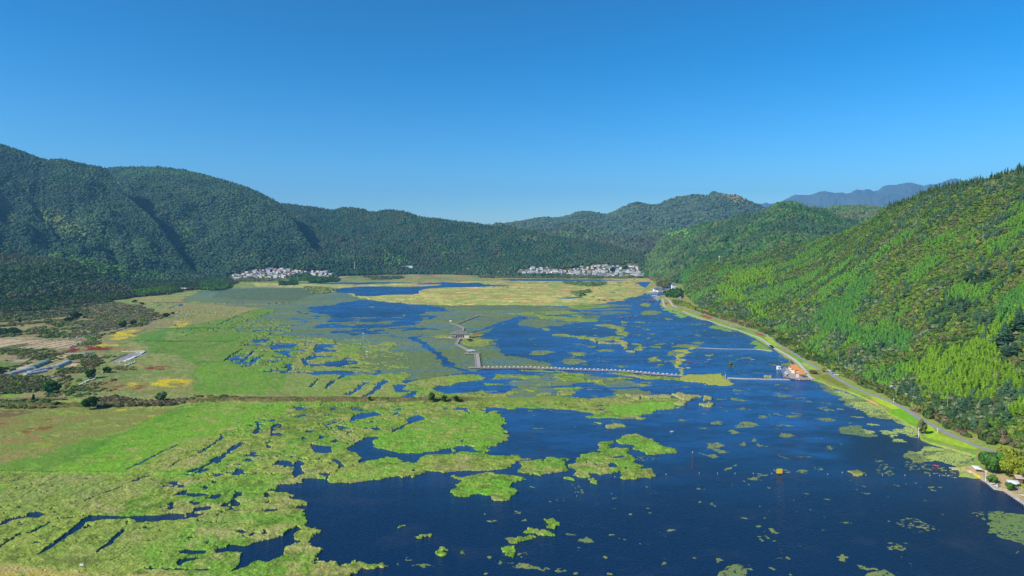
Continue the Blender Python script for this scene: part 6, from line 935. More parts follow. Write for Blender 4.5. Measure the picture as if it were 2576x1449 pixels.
# ------------------------------------------------------------------ road, paths, causeway
def ribbon(name, pts, w, z, mat, thick=.14, parent=None, smooth_=8):
    A = crom([(p.x, p.y) for p in pts], (len(pts)-1)*smooth_+1); d = np.gradient(A, axis=0); d /= np.linalg.norm(d, axis=1)[:, None]+1e-9; nrm = np.stack([-d[:, 1], d[:, 0]], 1); V = []; Fq = []
    for i, (p, q_) in enumerate(zip(A, nrm)):
        l, r = p+q_*w/2, p-q_*w/2; V += [(l[0], l[1], z-thick), (l[0], l[1], z), (r[0], r[1], z), (r[0], r[1], z-thick)]
        if i: b = 4*i; Fq += [(b-4, b, b+1, b-3), (b-3, b+1, b+2, b-2), (b-2, b+2, b+3, b-1)]
    return link(name, mesh_np(name, V, Fq, mat), parent), A, nrm
road_pts = G1(zc, [(1600, 345), (1660, 382), (1760, 412), (1880, 452), (2000, 492), (2160, 550), (2300, 592), (2450, 635), (2576, 692)], 1.3)+G1(zd, [(200, 742), (350, 832), (480, 920), (610, 992), (680, 1020), (760, 1072), (900, 1150), (1060, 1220), (1200, 1270), (1330, 1322), (1440, 1382), (1540, 1448)], 1.3)+G1(zh, [(1400, 188), (1480, 228), (1620, 298), (1740, 350), (1840, 388), (2050, 460)], 1.3)
o, RA, RN = ribbon('road', road_pts, 3.9, 1.3, M_asph); prop(o, kind='structure')
path_pts = G1(zc, [(1700, 428), (1820, 478), (1980, 532), (2100, 572), (2200, 602), (2330, 646), (2450, 692), (2576, 782)], 1.27)+G1(zd, [(120, 758), (200, 802), (320, 872), (400, 932), (450, 992), (500, 1058), (545, 1085)], 1.27)
o, _, _ = ribbon('path', path_pts, 3.4, 1.27, M_path); prop(o, kind='structure')
o, _, _ = ribbon('path', G1(zk, [(840, 960), (870, 1080), (900, 1190), (1020, 1250), (1130, 1260)], 1.27), 3.2, 1.275, M_path); prop(o, kind='structure')
o, _, _ = ribbon('path', G1(zk, [(880, 930), (1000, 980), (1090, 1080), (1150, 1180), (1300, 1240)], 1.27), 3.8, 1.33, M_path); prop(o, kind='structure')
o, _, _ = ribbon('road', [hit(*zk([p])[0]) for p in ((960, 560), (1060, 480), (1080, 400))], 6, 1.35, M_asph) if 0 else ribbon('road', G1(zk, [(1400, 1070), (1360, 980), (1420, 880), (1440, 790), (1380, 760)], 1.5), 9, 1.5, M_asph); prop(o, kind='structure')
cz, _, _ = ribbon('causeway', G1(zc, [(2130, 1078), (2300, 1086), (2460, 1088)])+G1(zd, [(60, 1090), (200, 1092), (310, 1094)]), 2.6, .7, M_stone, 1.0); prop(cz, 'narrow pale causeway from the yellow grass island to the boat dock', 'causeway')
wr, _, _ = ribbon('weir', G1(zc, [(1760, 790), (1900, 788), (2140, 797), (2400, 800), (2560, 815)]), 1.2, .5, M_stone, .8); prop(wr, 'thin pale weir closing off the boating pond at its far side', 'weir')
# upper road glimpsed on the slope behind the roadside trees
for p in ([(410, 722), (450, 745), (500, 782)], [(1275, 1160), (1330, 1180), (1380, 1200)], [(1450, 1240), (1500, 1262), (1570, 1290)]):
    q_ = [hit(*zd([a])[0]) for a in p]; A = [Vector((a.x, a.y, 0)) for a in q_]; z = sum(a.z for a in q_)/3+1.6
    o, _, _ = ribbon('road', A, 4, z, M_path, 2.5); prop(o, kind='structure')
# ------------------------------------------------------------------ the zigzag boardwalk
def walkway(name, label, pts, w=2.6, z=1.0, seats=False, cat='boardwalk', rail=True):
    r = empty(name, pts[0]); r.location.z = 0; base = Vector((pts[0].x, pts[0].y, 0))
    deck = MB(); rails = MB(); posts = MB(); edge = MB()
    for a, b in zip(pts[:-1], pts[1:]):
        a = Vector((a.x, a.y, 0)); b = Vector((b.x, b.y, 0)); dv = b-a; l = dv.length; rz = math.atan2(dv.y, dv.x); c = (a+b)/2-base; nrm = Vector((-dv.y, dv.x, 0))/l
        n = max(2, int(l/1.2)); 
        for i in range(n):
            p = a-base+dv*(i+.5)/n; deck.box((p.x, p.y, z-.06+(i % 2)*.012), (l/n*.94, w, .12), rz)
        edge.box((c.x, c.y, z-.3), (l+w, w*.8, .3), rz)
        if rail:
            for s_ in (-1, 1):
                e = c+nrm*s_*(w/2-.1); rails.box((e.x, e.y, z+1.0), (l, .12, .12), rz); rails.box((e.x, e.y, z+.5), (l, .09, .09), rz)
        k = max(2, int(l/3.2))
        for i in range(k+1):
            for s_ in (-1, 1):
                p = a-base+dv*i/k+nrm*s_*(w/2-.1); posts.cyl((p.x, p.y, -1.5), (p.x, p.y, z+(1.15 if rail else .1)), .12, .12, 5)
    deck.build('deck', M_grey, r); edge.build('beam', M_wood, r); posts.build('post', M_grey, r)['kind'] = 'stuff'
    if rail: rails.build('railing', M_grey, r)
    prop(r, label, cat); return r
walkway('boardwalk', 'far zigzag arm of the boardwalk beyond the pavilion, ending at a small platform', G1(zz, [(960, 140), (640, 260), (430, 345)]), 3.2)
walkway('boardwalk', 'short slanted boardwalk arm with a white lookout hut at its left end', G1(zz, [(290, 335), (440, 370), (590, 440)]), 3.4)
walkway('boardwalk', 'short straight boardwalk arm running down to the back of the pavilion', G1(zz, [(590, 440), (560, 545)]), 3.6)
walkway('boardwalk', 'steep boardwalk arm leaving the front of the pavilion', G1(zz, [(500, 680), (430, 800)]), 3.6)
walkway('boardwalk', 'slanted boardwalk arm between the pavilion and the broad platform with awnings', G1(zz, [(430, 810), (600, 900), (740, 985), (870, 1030)]), 3.4)
walkway('boardwalk', 'wide straight boardwalk arm coming down to the long floating walk', G1(zz, [(890, 1020), (925, 1330)]), 5.4)
LW = G1(zz, [(790, 1340), (930, 1340), (1190, 1345)])+G1(zq, [(300, 71), (560, 70), (800, 72), (1000, 80), (1300, 92), (1600, 100), (1900, 112), (2100, 130), (2300, 148), (2560, 165)])
LW = LW[:2]+LW[3:]
walkway('floating_walk', 'very long floating boardwalk crossing the lake with a row of white shades', LW+[one(zc, 1700, 1062)], 4.4, .6)
sh = MB(); sh.cyl((0, 0, .7), (0, 0, 1.9), .06, .06, 5); shp = sh.mesh('pole', M_steel); cnp = MB().lathe([(.95, 1.75), (.9, 1.85), (.5, 2.1), (.05, 2.3)], n=8).mesh('canopy', M_paint)
tot = np.cumsum([0]+[(b-a).length for a, b in zip(LW[:-1], LW[1:])]); P2 = np.array([(p.x, p.y) for p in LW]); cnt = 46
for i in range(cnt):
    d = tot[-1]*(.06+.93*i/(cnt-1)); x = np.interp(d, tot, P2[:, 0]); y = np.interp(d, tot, P2[:, 1])
    r = empty('sunshade', (float(x), float(y)+(.9 if i % 2 else -.6), 0)); link('pole', shp, r); link('canopy', cnp, r); prop(r, 'small white sunshade on the long floating boardwalk', 'sunshade', 'white sunshades along the floating walk')
# platforms
def platform(name, label, c, d, rz, z=1.0, cat='platform'):
    r = empty(name, (c.x, c.y, 0), rz); b = MB()
    for i in range(int(d[0]/1.2)): b.box((-d[0]/2+.6+i*1.2, 0, z-.07+(i % 2)*.012), (1.12, d[1], .13))
    b.build('deck', M_grey, r); b = MB(); 
    for i in (-1, 1):
        b.box((0, i*(d[1]/2-.08), z+.9), (d[0], .1, .1))
        for k in range(int(d[0]/2.5)+1): b.cyl((-d[0]/2+.1+k*(d[0]-.2)/int(d[0]/2.5), i*(d[1]/2-.08), -1.5), (-d[0]/2+.1+k*(d[0]-.2)/int(d[0]/2.5), i*(d[1]/2-.08), z+.95), .09, .09, 5)
    b.build('railing', M_grey, r); prop(r, label, cat); return r
platform('platform', 'landing platform where the boardwalk arms meet, with pale awnings', one(zz, 790, 1015), (17, 8), -.2)
platform('platform', 'small landing deck right of the boardwalk junction', one(zz, 910, 1010), (8, 7), 0)
platform('platform', 'square end deck at the left end of the floating walk', one(zz, 850, 1340), (13, 6), 0)
platform('platform', 'rest deck with a row of white seats left of the pavilion', one(zz, 120, 670), (20, 6), 0)
platform('platform', 'landing deck at the far end of the zigzag boardwalk', one(zz, 960, 150), (16, 8), .2)
def awning(label, c, w=5, d=4, h=2.8, mat=M_stone, rz=0):
    r = empty('awning', (c.x, c.y, 0), rz); b = MB()
    for i in (-1, 1):
        for j in (-1, 1): b.cyl((i*w*.42, j*d*.42, .9), (i*w*.42, j*d*.42, h+.9), .08, .08, 5)
    b.build('frame', M_grey, r); MB().hip((0, 0, h+.9), (w, d), 1.1, .3, .3).build('roof', mat, r); prop(r, label, 'awning')
awning('pale awning roof on the junction platform of the boardwalk', one(zz, 765, 1000), 10, 6)
awning('white square lookout hut at the left bend of the upper boardwalk', one(zz, 300, 340), 4, 4, 4.5, M_paint)
awning('red roofed shelter right of the pavilion', one(zz, 880, 625), 9, 6, 3, M_redroof)
awning('small grey awning on the left side of the pavilion', one(zz, 360, 665), 7, 5, 2.6, M_tile)
# pavilion --------------------------------------------------------
pc = one(zz, 505, 672); r = empty('pavilion', (pc.x, pc.y+9, 0), .05); S_ = 1.0
MB().box((0, 0, .55), (34, 20, .5)).build('deck', M_grey, r)
wl = MB().box((0, 0, 3.6), (25, 12, 5.6)).build('wall', M_cream, r)
for i in range(-2, 3): MB().box((i*2.3, -6.05, 3.3), (1.5, .2, 3.4)).build('window', M_dark, r)
MB().box((0, -6.07, 1.9), (1.4, .24, 2.6)) if 0 else None
MB().box((12.55, 0, 2.9), (.2, 8, 2.4)).build('window', M_dark, r)
MB().hip((0, 0, 6.5), (25, 12), 3.2, 1.1, .62, .08).build('roof', M_tile, r)
MB().hip((0, 1, 9.2), (12, 4), 1.8, .8, .6).build('upper_roof', M_tile, r)
b = MB()
for i in range(-5, 6): b.cyl((i*3.2, -9.6, -1.5), (i*3.2, -9.6, 1.9), .14, .14, 6)
b.box((0, -9.6, 1.8), (33, .12, .12)); b.build('railing', M_grey, r)
prop(r, 'cream walled pavilion with grey hipped roof standing on the boardwalk', 'pavilion')
# ------------------------------------------------------------------ visitor centre
vc = one(zk, 1180, 760, 1.0); r = empty('visitor_centre', (vc.x, vc.y, 1.0), .05)
k_ = vc.y/FPX*2576/3840/8.05   # metres per zoomed pixel there
def vx(px): return (px-1180)*k_
def vz(py, base=760): return (base-py)*k_
tw = MB().box((0, 0, 4.2+vz(700)), ((1255-1120)*k_, 9, vz(600)+6)); tw.build('tower', M_white, r)
MB().hip((0, 0, 7.2+vz(600)), ((1255-1120)*k_, 9), 3.4, 2.4, .1).build('tower_roof', M_tile, r)
for i, z in enumerate((4, 8)): pass
b = MB()
for i in range(4): b.box((-3.9+i*2.6, -4.56, vz(610)+5.2), (2.0, .15, 1.4))
b.build('window', M_dark, r)
MB().box((3.0, -4.6, vz(665)+4), (4.2, .2, 6)).build('banner', pmat('blue_banner', C(120, 200, 225), .6), r)
MB().box((vx(700), 0, 5.2), ((850-560)*k_*.98, 14, 10.4)).build('hall', M_white, r)
MB().hip((vx(700), 0, 10.4), ((850-560)*k_, 14), 6.2, 2.0, .3, .05).build('hall_roof', M_tile, r)
for px in (620, 650, 690, 820, 850): MB().box((vx(px), -7.1, 7.6), (2.2, .25, 2.2)).build('window', M_dark, r)
MB().box((vx(985), 2, 3.4), ((1120-860)*k_, 10, 6.8)).build('wing', M_white, r)
MB().gable((vx(985), 2, 6.8), ((1120-860)*k_, 10), 2.6).build('wing_roof', M_tile, r)
MB().box((vx(820), -10, 1.9), ((960-640)*k_, 10, 3.8)).build('arcade', M_white, r)
for px in range(690, 930, 40): MB().box((vx(px), -15.05, 1.7), (2.0, .2, 2.2)).build('window', M_dark, r)
MB().gable((vx(820), -10, 3.9), ((960-640)*k_, 10), 2.6).build('arcade_roof', M_tile, r)
prop(r, 'white lakeside visitor centre with hipped grey roofs and a square tower', 'building')
tc_ = one(zk, 500, 810, .5); r = empty('terrace', (tc_.x, tc_.y, 0)); MB().box((0, 0, .8), (150*k_*1.5, 14, 1.6)).build('deck', M_grey, r); b = MB()
for i in range(9): b.cyl((-14+i*3.5, -7, -1), (-14+i*3.5, -7, 2.8), .15, .15, 5)
b.box((0, -7, 2.7), (30, .15, .15)); b.build('railing', M_white, r); MB().hip((3, 2, 4.8), (16, 8), 2.4).build('roof', M_tile2, r); b = MB()
for i in (-1, 1):
    for j in (-1, 1): b.cyl((3+i*7, 2+j*3.4, 1.6), (3+i*7, 2+j*3.4, 4.9), .2, .2, 6)
b.build('column', M_white, r); prop(r, 'covered lakeside terrace left of the white visitor centre', 'terrace')
for i, (px, py) in enumerate([(560, 880), (620, 870), (690, 900), (640, 950), (700, 980), (760, 930), (740, 1000)]):
    p = one(zk, px, py, 1.0); b = MB().box((0, 0, .6), (9, 5, 1.2)); r = empty('quay', (p.x, p.y, 0), .1*i); b.build('deck', M_stone, r); MB().box((0, -2.4, 1.7), (8.6, .1, 1.0)).build('railing', M_white, r)
    prop(r, 'pale stepped quay section in front of the visitor centre', 'quay', 'quay sections before the visitor centre')
for i, (px, py) in enumerate([(260, 1030), (300, 1045), (440, 1035), (500, 1050), (560, 1060)]):
    p = one(zk, px, py); r = empty('tour_boat', (p.x, p.y, 0), .15*i-.2); MB().add([(-4, -1.2, .1), (3, -1.3, .1), (5, 0, .5), (3, 1.3, .1), (-4, 1.2, .1), (-4.2, -1.5, .9), (3, -1.6, .9), (5.6, 0, 1.2), (3, 1.6, .9), (-4.2, 1.5, .9)], [(0, 4, 3, 2, 1), (5, 6, 7, 8, 9), (0, 1, 6, 5), (1, 2, 7, 6), (2, 3, 8, 7), (3, 4, 9, 8), (4, 0, 5, 9)]).build('hull', M_wood, r)
    MB().gable((-.5, 0, 2.6), (6, 2.6), .8, .2).build('canopy', M_redroof, r); b = MB()
    for a in (-1, 1):
        for c in (-1, 1): b.cyl((-.5+a*2.8, c*1.1, .8), (-.5+a*2.8, c*1.1, 2.7), .05, .05, 4)
    b.build('frame', M_steel, r); prop(r, 'red roofed tour boat moored in front of the visitor centre', 'boat', 'red roofed moored boats')
# roundabout kerb etc: white bridge behind the tower
p = one(zk, 1430, 730, 2); r = empty('bridge', (p.x, p.y, 0), 0); MB().box((0, 0, 4), ((1530-1340)*k_, 6, .8)).build('deck', M_tile2, r); MB().box((0, -3, 4.9), ((1530-1340)*k_, .15, .9)).build('railing', M_pk if 0 else M_white, r); b = MB()
for i in range(-2, 3): b.box((i*5, 0, 1.5), (.8, 5, 5))
b.build('pier', M_stone, r); prop(r, 'short white railed bridge beside the tower', 'bridge')
# ------------------------------------------------------------------ villages
def house_mesh(w, d, h, rh, style):
    wall = MB().box((0, 0, h/2-1), (w, d, h+2)); roof = MB(); win = MB()
    if style == 'hip': roof.hip((0, 0, h+.1), (w, d), rh, .8, .5)
    elif style == 'flat': roof.box((0, 0, h+.25), (w+.4, d+.4, .5)); roof.box((0, 0, h+.8), (w*.4, d*.5, 1.2))
    else:
        roof.gable((0, 0, h), (w, d), rh, .8); wall.add([(-w/2, -d/2, h), (-w/2, d/2, h), (-w/2, 0, h+rh*.95), (w/2, -d/2, h), (w/2, d/2, h), (w/2, 0, h+rh*.95)], [(0, 2, 1), (3, 4, 5)])
    for k in range(int(h//3)):
        for i in range(int(w//3)): win.box((-w/2+1.6+i*3*(w/(int(w//3)*3)), -d/2-.02, 1.6+k*3), (1.3, .1, 1.3))
    return wall, roof, win
HM = []
for w, d, h, rh, stl in ((13, 8, 5.5, 2.4, 'gable'), (16, 8, 6, 2.6, 'gable'), (10, 8, 6.5, 2.2, 'hip'), (18, 9, 6, 2.6, 'hip'), (11, 9, 8.5, 1, 'flat'), (9, 7, 4, 2.0, 'gable')):
    a, b, c = house_mesh(w, d, h, rh, stl); HM.append((stl, h, a, b, c))
HMESH = {}
def house(kind, wallm, roofm, loc, rz, label, sc=1.0, group=None, cat='house', name='house'):
    key = (kind, wallm.name, roofm.name)
    if key not in HMESH:
        stl, h, a, b, c = HM[kind]; HMESH[key] = (a.mesh('wall', wallm), b.mesh('roof', roofm), c.mesh('window', M_dark))
    r = empty(name, loc, rz); r.scale = (sc, sc, sc)
    for nm, me in zip(('wall', 'roof', 'window'), HMESH[key]): link(nm, me, r)
    prop(r, label, cat, group); return r
wd = {'gable': 'gabled', 'hip': 'hipped', 'flat': 'flat roofed'}
def village(poly, n, mind, seed, walls, roofs, vname, sc, ext):
    R = random.Random(seed); xs = [p[0] for p in poly]; ys = [p[1] for p in poly]; got = []; tries = 0
    while len(got) < n and tries < 20000:
        tries += 1; u, v = R.uniform(min(xs), max(xs)), R.uniform(min(ys), max(ys))
        if not inpoly(np.array([u]), np.array([v]), poly)[0] or any(abs(u-a)/mind[0] < 1 and abs(v-b)/mind[1] < 1 for a, b in got): continue
        got.append((u, v))
    for u, v in got:
        p = hit(u, v, .2); k = R.choices(range(6), ext)[0]; wi = R.choices(range(len(walls)), [6]+[1]*(len(walls)-1))[0]; ri = R.choices(range(len(roofs)), [5, 3]+[1]*(len(roofs)-2))[0]
        stl = HM[k][0]; rn = {M_tile.name: 'grey', M_tile2.name: 'pale', M_pink.name: 'pinkish', M_redroof.name: 'red'}[roofs[ri].name]; wn = {M_white.name: 'white', M_cream.name: 'cream', M_stone.name: 'grey walled'}[walls[wi].name]
        size = {5: 'small ', 3: 'wide ', 1: 'long ', 4: 'tall '}.get(k, '')
        lb = f'{size}{wn} house, {rn} {wd[stl]} roof, in the {vname}' if stl != 'flat' else f'{size}{wn} flat roofed house, {rn} top, in the {vname}'
        house(k, walls[wi], roofs[ri], (p.x, p.y, p.z), R.choice([-.25, .1, .25, 1.5, .0, -.1]), lb, sc*R.uniform(.8, 1.15), lb.split(' in the ')[0]+'s of the '+vname)
    return got
A1 = v1([(220, 335), (230, 270), (500, 235), (650, 175), (850, 180), (1040, 145), (1250, 145), (1500, 185), (1700, 205), (1690, 240), (1480, 270), (1380, 300), (1180, 330), (1000, 335), (600, 315), (300, 345)]); A1b = v1([(1790, 200), (2080, 195), (2180, 280), (2040, 325), (1880, 310), (1790, 250)])
village(A1, 92, (5.4, 2.2), 1, [M_white, M_stone, M_cream], [M_pink, M_tile2, M_tile, M_redroof], 'left village below the dome', 1.0, [5, 4, 3, 2, 1.2, 4])
village(A1b, 22, (5.4, 2.2), 2, [M_white, M_stone], [M_pink, M_tile2, M_tile], 'right outskirts of the left village', 1.0, [5, 4, 2, 1, .6, 4])
A2 = v2([(165, 305), (180, 275), (390, 245), (450, 215), (560, 222), (700, 215), (780, 255), (980, 250), (1130, 240), (1300, 195), (1450, 195), (1560, 165), (1800, 175), (2050, 185), (2100, 150), (2300, 150), (2310, 255), (2440, 365), (2200, 365), (1850, 380), (1500, 365), (1200, 365), (980, 335), (600, 325)])
village(A2, 150, (5.8, 2.0), 3, [M_white, M_cream, M_stone], [M_tile, M_tile2, M_pink, M_redroof], 'far village beyond the lake', 1.1, [5, 5, 4, 3, 3, 4])
for z_, px, py, k, sc, wm, rm, lb in ((v1, 1105, 325, 4, 1.7, M_white, M_tile2, 'large white flat roofed block at the front of the left village'), (v1, 2380, 268, 1, 1.1, M_white, M_tile2, 'lone white shed right of the left village at the field edge'), (v1, 2310, 185, 4, 1.0, M_white, M_pink, 'lone white house on the wooded rise right of the left village'), (v1, 570, 262, 0, 1.1, M_white, M_redroof, 'bright red roofed house near the left end of the left village'), (v1, 870, 270, 0, 1.1, M_white, M_redroof, 'red roofed house in the middle of the left village'), (v1, 365, 345, 1, 1.0, M_white, M_tile2, 'white barn at the lower left corner of the left village'),
  (v2, 1575, 212, 4, 1.5, M_white, M_tile2, 'tallest white tower house at the top of the far village'), (v2, 1700, 300, 4, 1.5, M_white, M_tile2, 'square white block in the centre of the far village'), (v2, 1940, 290, 4, 1.3, M_white, M_tile2, 'square white block right of the dark tree in the far village'), (v2, 2180, 290, 3, 1.4, M_white, M_tile, 'wide white hall on the right of the far village'), (v2, 250, 300, 1, 1.5, M_white, M_tile, 'long white house at the left end of the far village'), (v2, 430, 310, 3, 1.6, M_white, M_tile2, 'large white hipped hall near the left end of the far village'), (v2, 850, 322, 1, 1.9, M_white, M_tile2, 'very long low white building at the front of the far village'), (v2, 1110, 355, 1, 1.9, M_cream, M_tile2, 'long cream shed at the front edge of the far village'), (v2, 1660, 360, 1, 1.9, M_white, M_tile, 'long white house at the front centre of the far village'), (v2, 2100, 100, 5, 1.2, M_white, M_tile2, 'small house above the far village among the trees'), (v2, 20, 300, 0, 1.0, M_white, M_tile, 'outlying white farmhouse left of the far village'),
  (zn, 190, 1092, 1, 1.0, M_white, M_tile2, 'low white farm shed on the plain left of the far village'), (zn, 265, 1088, 0, .9, M_white, M_tile, 'small grey roofed farmhouse beside the low white shed'), (zm, 2200, 1058, 0, 1.0, M_cream, M_pink, 'left farmhouse of the hamlet under the central ridge'), (zm, 2240, 1050, 2, 1.1, M_white, M_pink, 'middle hipped farmhouse of the hamlet under the central ridge'), (zm, 2290, 1055, 1, .9, M_cream, M_pink, 'right farmhouse of the hamlet under the central ridge'), (za, 1240, 200, 1, .8, M_white, M_tile2, 'small shed in the trees at the foot of the left hills'), (za, 1775, 232, 1, 1.0, M_white, M_tile2, 'white sheds at the forest edge on the left'), (zn, 1080, 975, 5, 1.0, M_white, M_tile2, 'hidden white hut in the forest above the far village')):
    u, v = z_([(px, py)])[0]; p = hit(u, v, .2); house(k, wm, rm, tuple(p), .05, lb, sc)
# long white hall and school
for z_, x0, x1, y0, h, lb, fl in ((v2, 1130, 1290, 308, 10.5, 'long white three storey school in the far village', 3), (zm, 1515, 1670, 1036, 6, 'long low white building alone under the central ridge', 1), (zm, 960, 1005, 1112, 5, 'plain white building by the field right of the left village', 1)):
    a = z_([(x0, y0), (x1, y0)]); p = hit((a[0][0]+a[1][0])/2, a[0][1], .2); w = (a[1][0]-a[0][0])*p.y/FPX; r = empty('school' if fl == 3 else 'hall', tuple(p), .0)
    MB().box((0, 0, h/2-2), (w, 9, h+4)).build('wall', M_white, r); MB().gable((0, 0, h), (w, 9), 1.6, .5).build('roof', M_tile2, r)
    for k in range(fl):
        b = MB(); n = int(w/4)
        for i in range(n): b.box((-w/2+w*(i+.5)/n, -4.55, 1.9+k*3.3), (2.2, .15, 1.5))
        b.build('window', M_dark, r)
    prop(r, lb, 'building')
# ------------------------------------------------------------------ masts, chimney, poles
def mast(name, label, base, h, r0, mat, cat, arms=0, group=None, parts=None):
    r = empty(name, tuple(base)); MB().cyl((0, 0, -.3), (0, 0, h), r0, r0*.7, 8).build('shaft' if name != 'lamp_post' else 'pole', mat, r)
    if name == 'lamp_post':
        MB().cyl((0, 0, h-.2), (1.3*arms, 0, h+.25), .06, .05, 5).build('arm', mat, r); MB().box((1.5*arms, 0, h+.25), (.8, .3, .15)).build('lamp_head', M_paint, r)
    if name == 'power_pole': MB().box((0, 0, h-.6), (2.0, .14, .14)).build('crossarm', M_steel, r)
    if name == 'chimney': MB().cyl((0, 0, h), (0, 0, h+1.2), r0*.9, r0*.9, 8).build('rim', M_stone, r)
    prop(r, label, cat, group)
p = hit(*zm([(1107, 1071)])[0]); mast('chimney', 'tall slim pale brick chimney right of the left village', p, 47, 2.3, M_pink, 'chimney')
lamp_where = ['road beside the red flower bed', 'road left of the dock', 'bushes above the dock', 'parked cars', 'bushes right of the parked cars', 'bushy middle of the road']
for i, (z_, x, y, yb) in enumerate(((zd, 512, 700, 775), (zd, 635, 760, 835), (zd, 783, 835, 915), (zd, 950, 905, 945), (zd, 1168, 992, 1048), (zd, 1458, 1115, 1198), (zd, 1508, 1180, 1268), (zd, 1836, 1265, 1365), (zd, 1945, 1355, 1415), (zd, 130, 540, 592), (zd, 335, 650, 680))):
    b_ = hit(*z_([(x, yb)])[0]); u, vt = z_([(x, y)])[0]; hgt_ = (yb-y)/2.576*.67083*b_.y/FPX
    fr = ['behind the roadside trees, first above the dock', 'behind the roadside trees, second above the dock', 'behind the parked cars', 'curved one among bushes right of the cars', 'curved one above the bend of the road', 'left of the tall pair on the slope', 'tallest of the pair on the slope', 'near the bright grove, far right', 'short one at the far right above the last bend', 'far one beyond the red flower bed', 'small one left of the hidden road'][i]
    mast('lamp_post', 'white lamp post '+fr, b_, max(4, hgt_), .13, M_steel, 'lamp post', -1)
p = hit(*zn([(2312, 1003)])[0]); r = empty('signal_tower', tuple(p)); b = MB()
for i in (-1, 1):
    for j in (-1, 1): b.cyl((i*1.2, j*1.2, -1), (i*.5, j*.5, 20), .16, .12, 5)
for k in range(6): b.box((0, 0, 2+k*3.2), (2.2-k*.2, 2.2-k*.2, .2))
b.build('frame', M_steel, r); MB().box((0, 0, 21.5), (2.6, 2.6, 3.6)).build('antenna', M_paint, r); prop(r, 'pale lattice signal tower in the trees of the right hills', 'tower')
for i, (x, y) in enumerate([(730, 1190), (670, 1170), (620, 1200), (780, 1185), (830, 1175)]) if 0 else []: pass
for i, (px, py) in enumerate([(750, 250), (870, 290), (945, 270), (1040, 300), (1095, 290), (1060, 330), (985, 330)]):
    p = hit(*zk([(px, py+60)])[0]); mast('power_pole', 'thin pale pole at the forest foot between the far village and visitor centre', p, 9+i % 3, .22, M_steel, 'pole', group='poles before the far village')
for z_, px, py, lb in ((zb, 1062, 695, 'far white field mast in the duckweed left of the boardwalk'), (zb, 1098, 880, 'near white field mast in the duckweed left of the boardwalk')):
    p = one(z_, px, py); r = empty('field_mast', tuple(p)); MB().cyl((0, 0, -1), (0, 0, 7.5), .12, .1, 6).build('pole', M_paint, r); MB().box((0, 0, 7.3), (3.0, .5, .5)).build('instrument', M_paint, r); MB().box((0, 0, 1.1), (1.2, 1.0, 1.2)).build('box', M_steel, r); prop(r, lb, 'mast')
# slender white marker posts along the path
for i, (z_, x, y, lb) in enumerate(((zd, 98, 678, 'beside the small red bed'), (zd, 303, 782, 'left of the dark green lawn'), (zd, 1317, 1312, 'beside the yellow lawn'), (zh, 1326, 300, 'tall one on the water edge of the lower lawn'), (zh, 1482, 272, 'where the road meets the lower lawn'), (zc, 1915, 465, 'by the long red flower bed'), (zc, 2165, 575, 'between path and road in the middle'), (zc, 2223, 570, 'right of the middle one'), (zx, 945, 880, 'tall one on the stone edge of the sandy yard'), (zc, 2112, 1072, 'at the tip of the yellow grass island'), (zk, 1510, 1265, 'far one near the visitor centre'))):
    p = one(z_, x, y, .9); tall_ = 'tall one' in lb; r = empty('signpost', tuple(p)); MB().cyl((0, 0, -1), (0, 0, 5.5 if tall_ else 2.6), .16, .13, 6).build('post', M_paint, r); MB().box((0, 0, (5.3 if tall_ else 2.5)), (.55, .35, .9)).build('sign', M_paint, r); prop(r, 'white post '+lb, 'post')
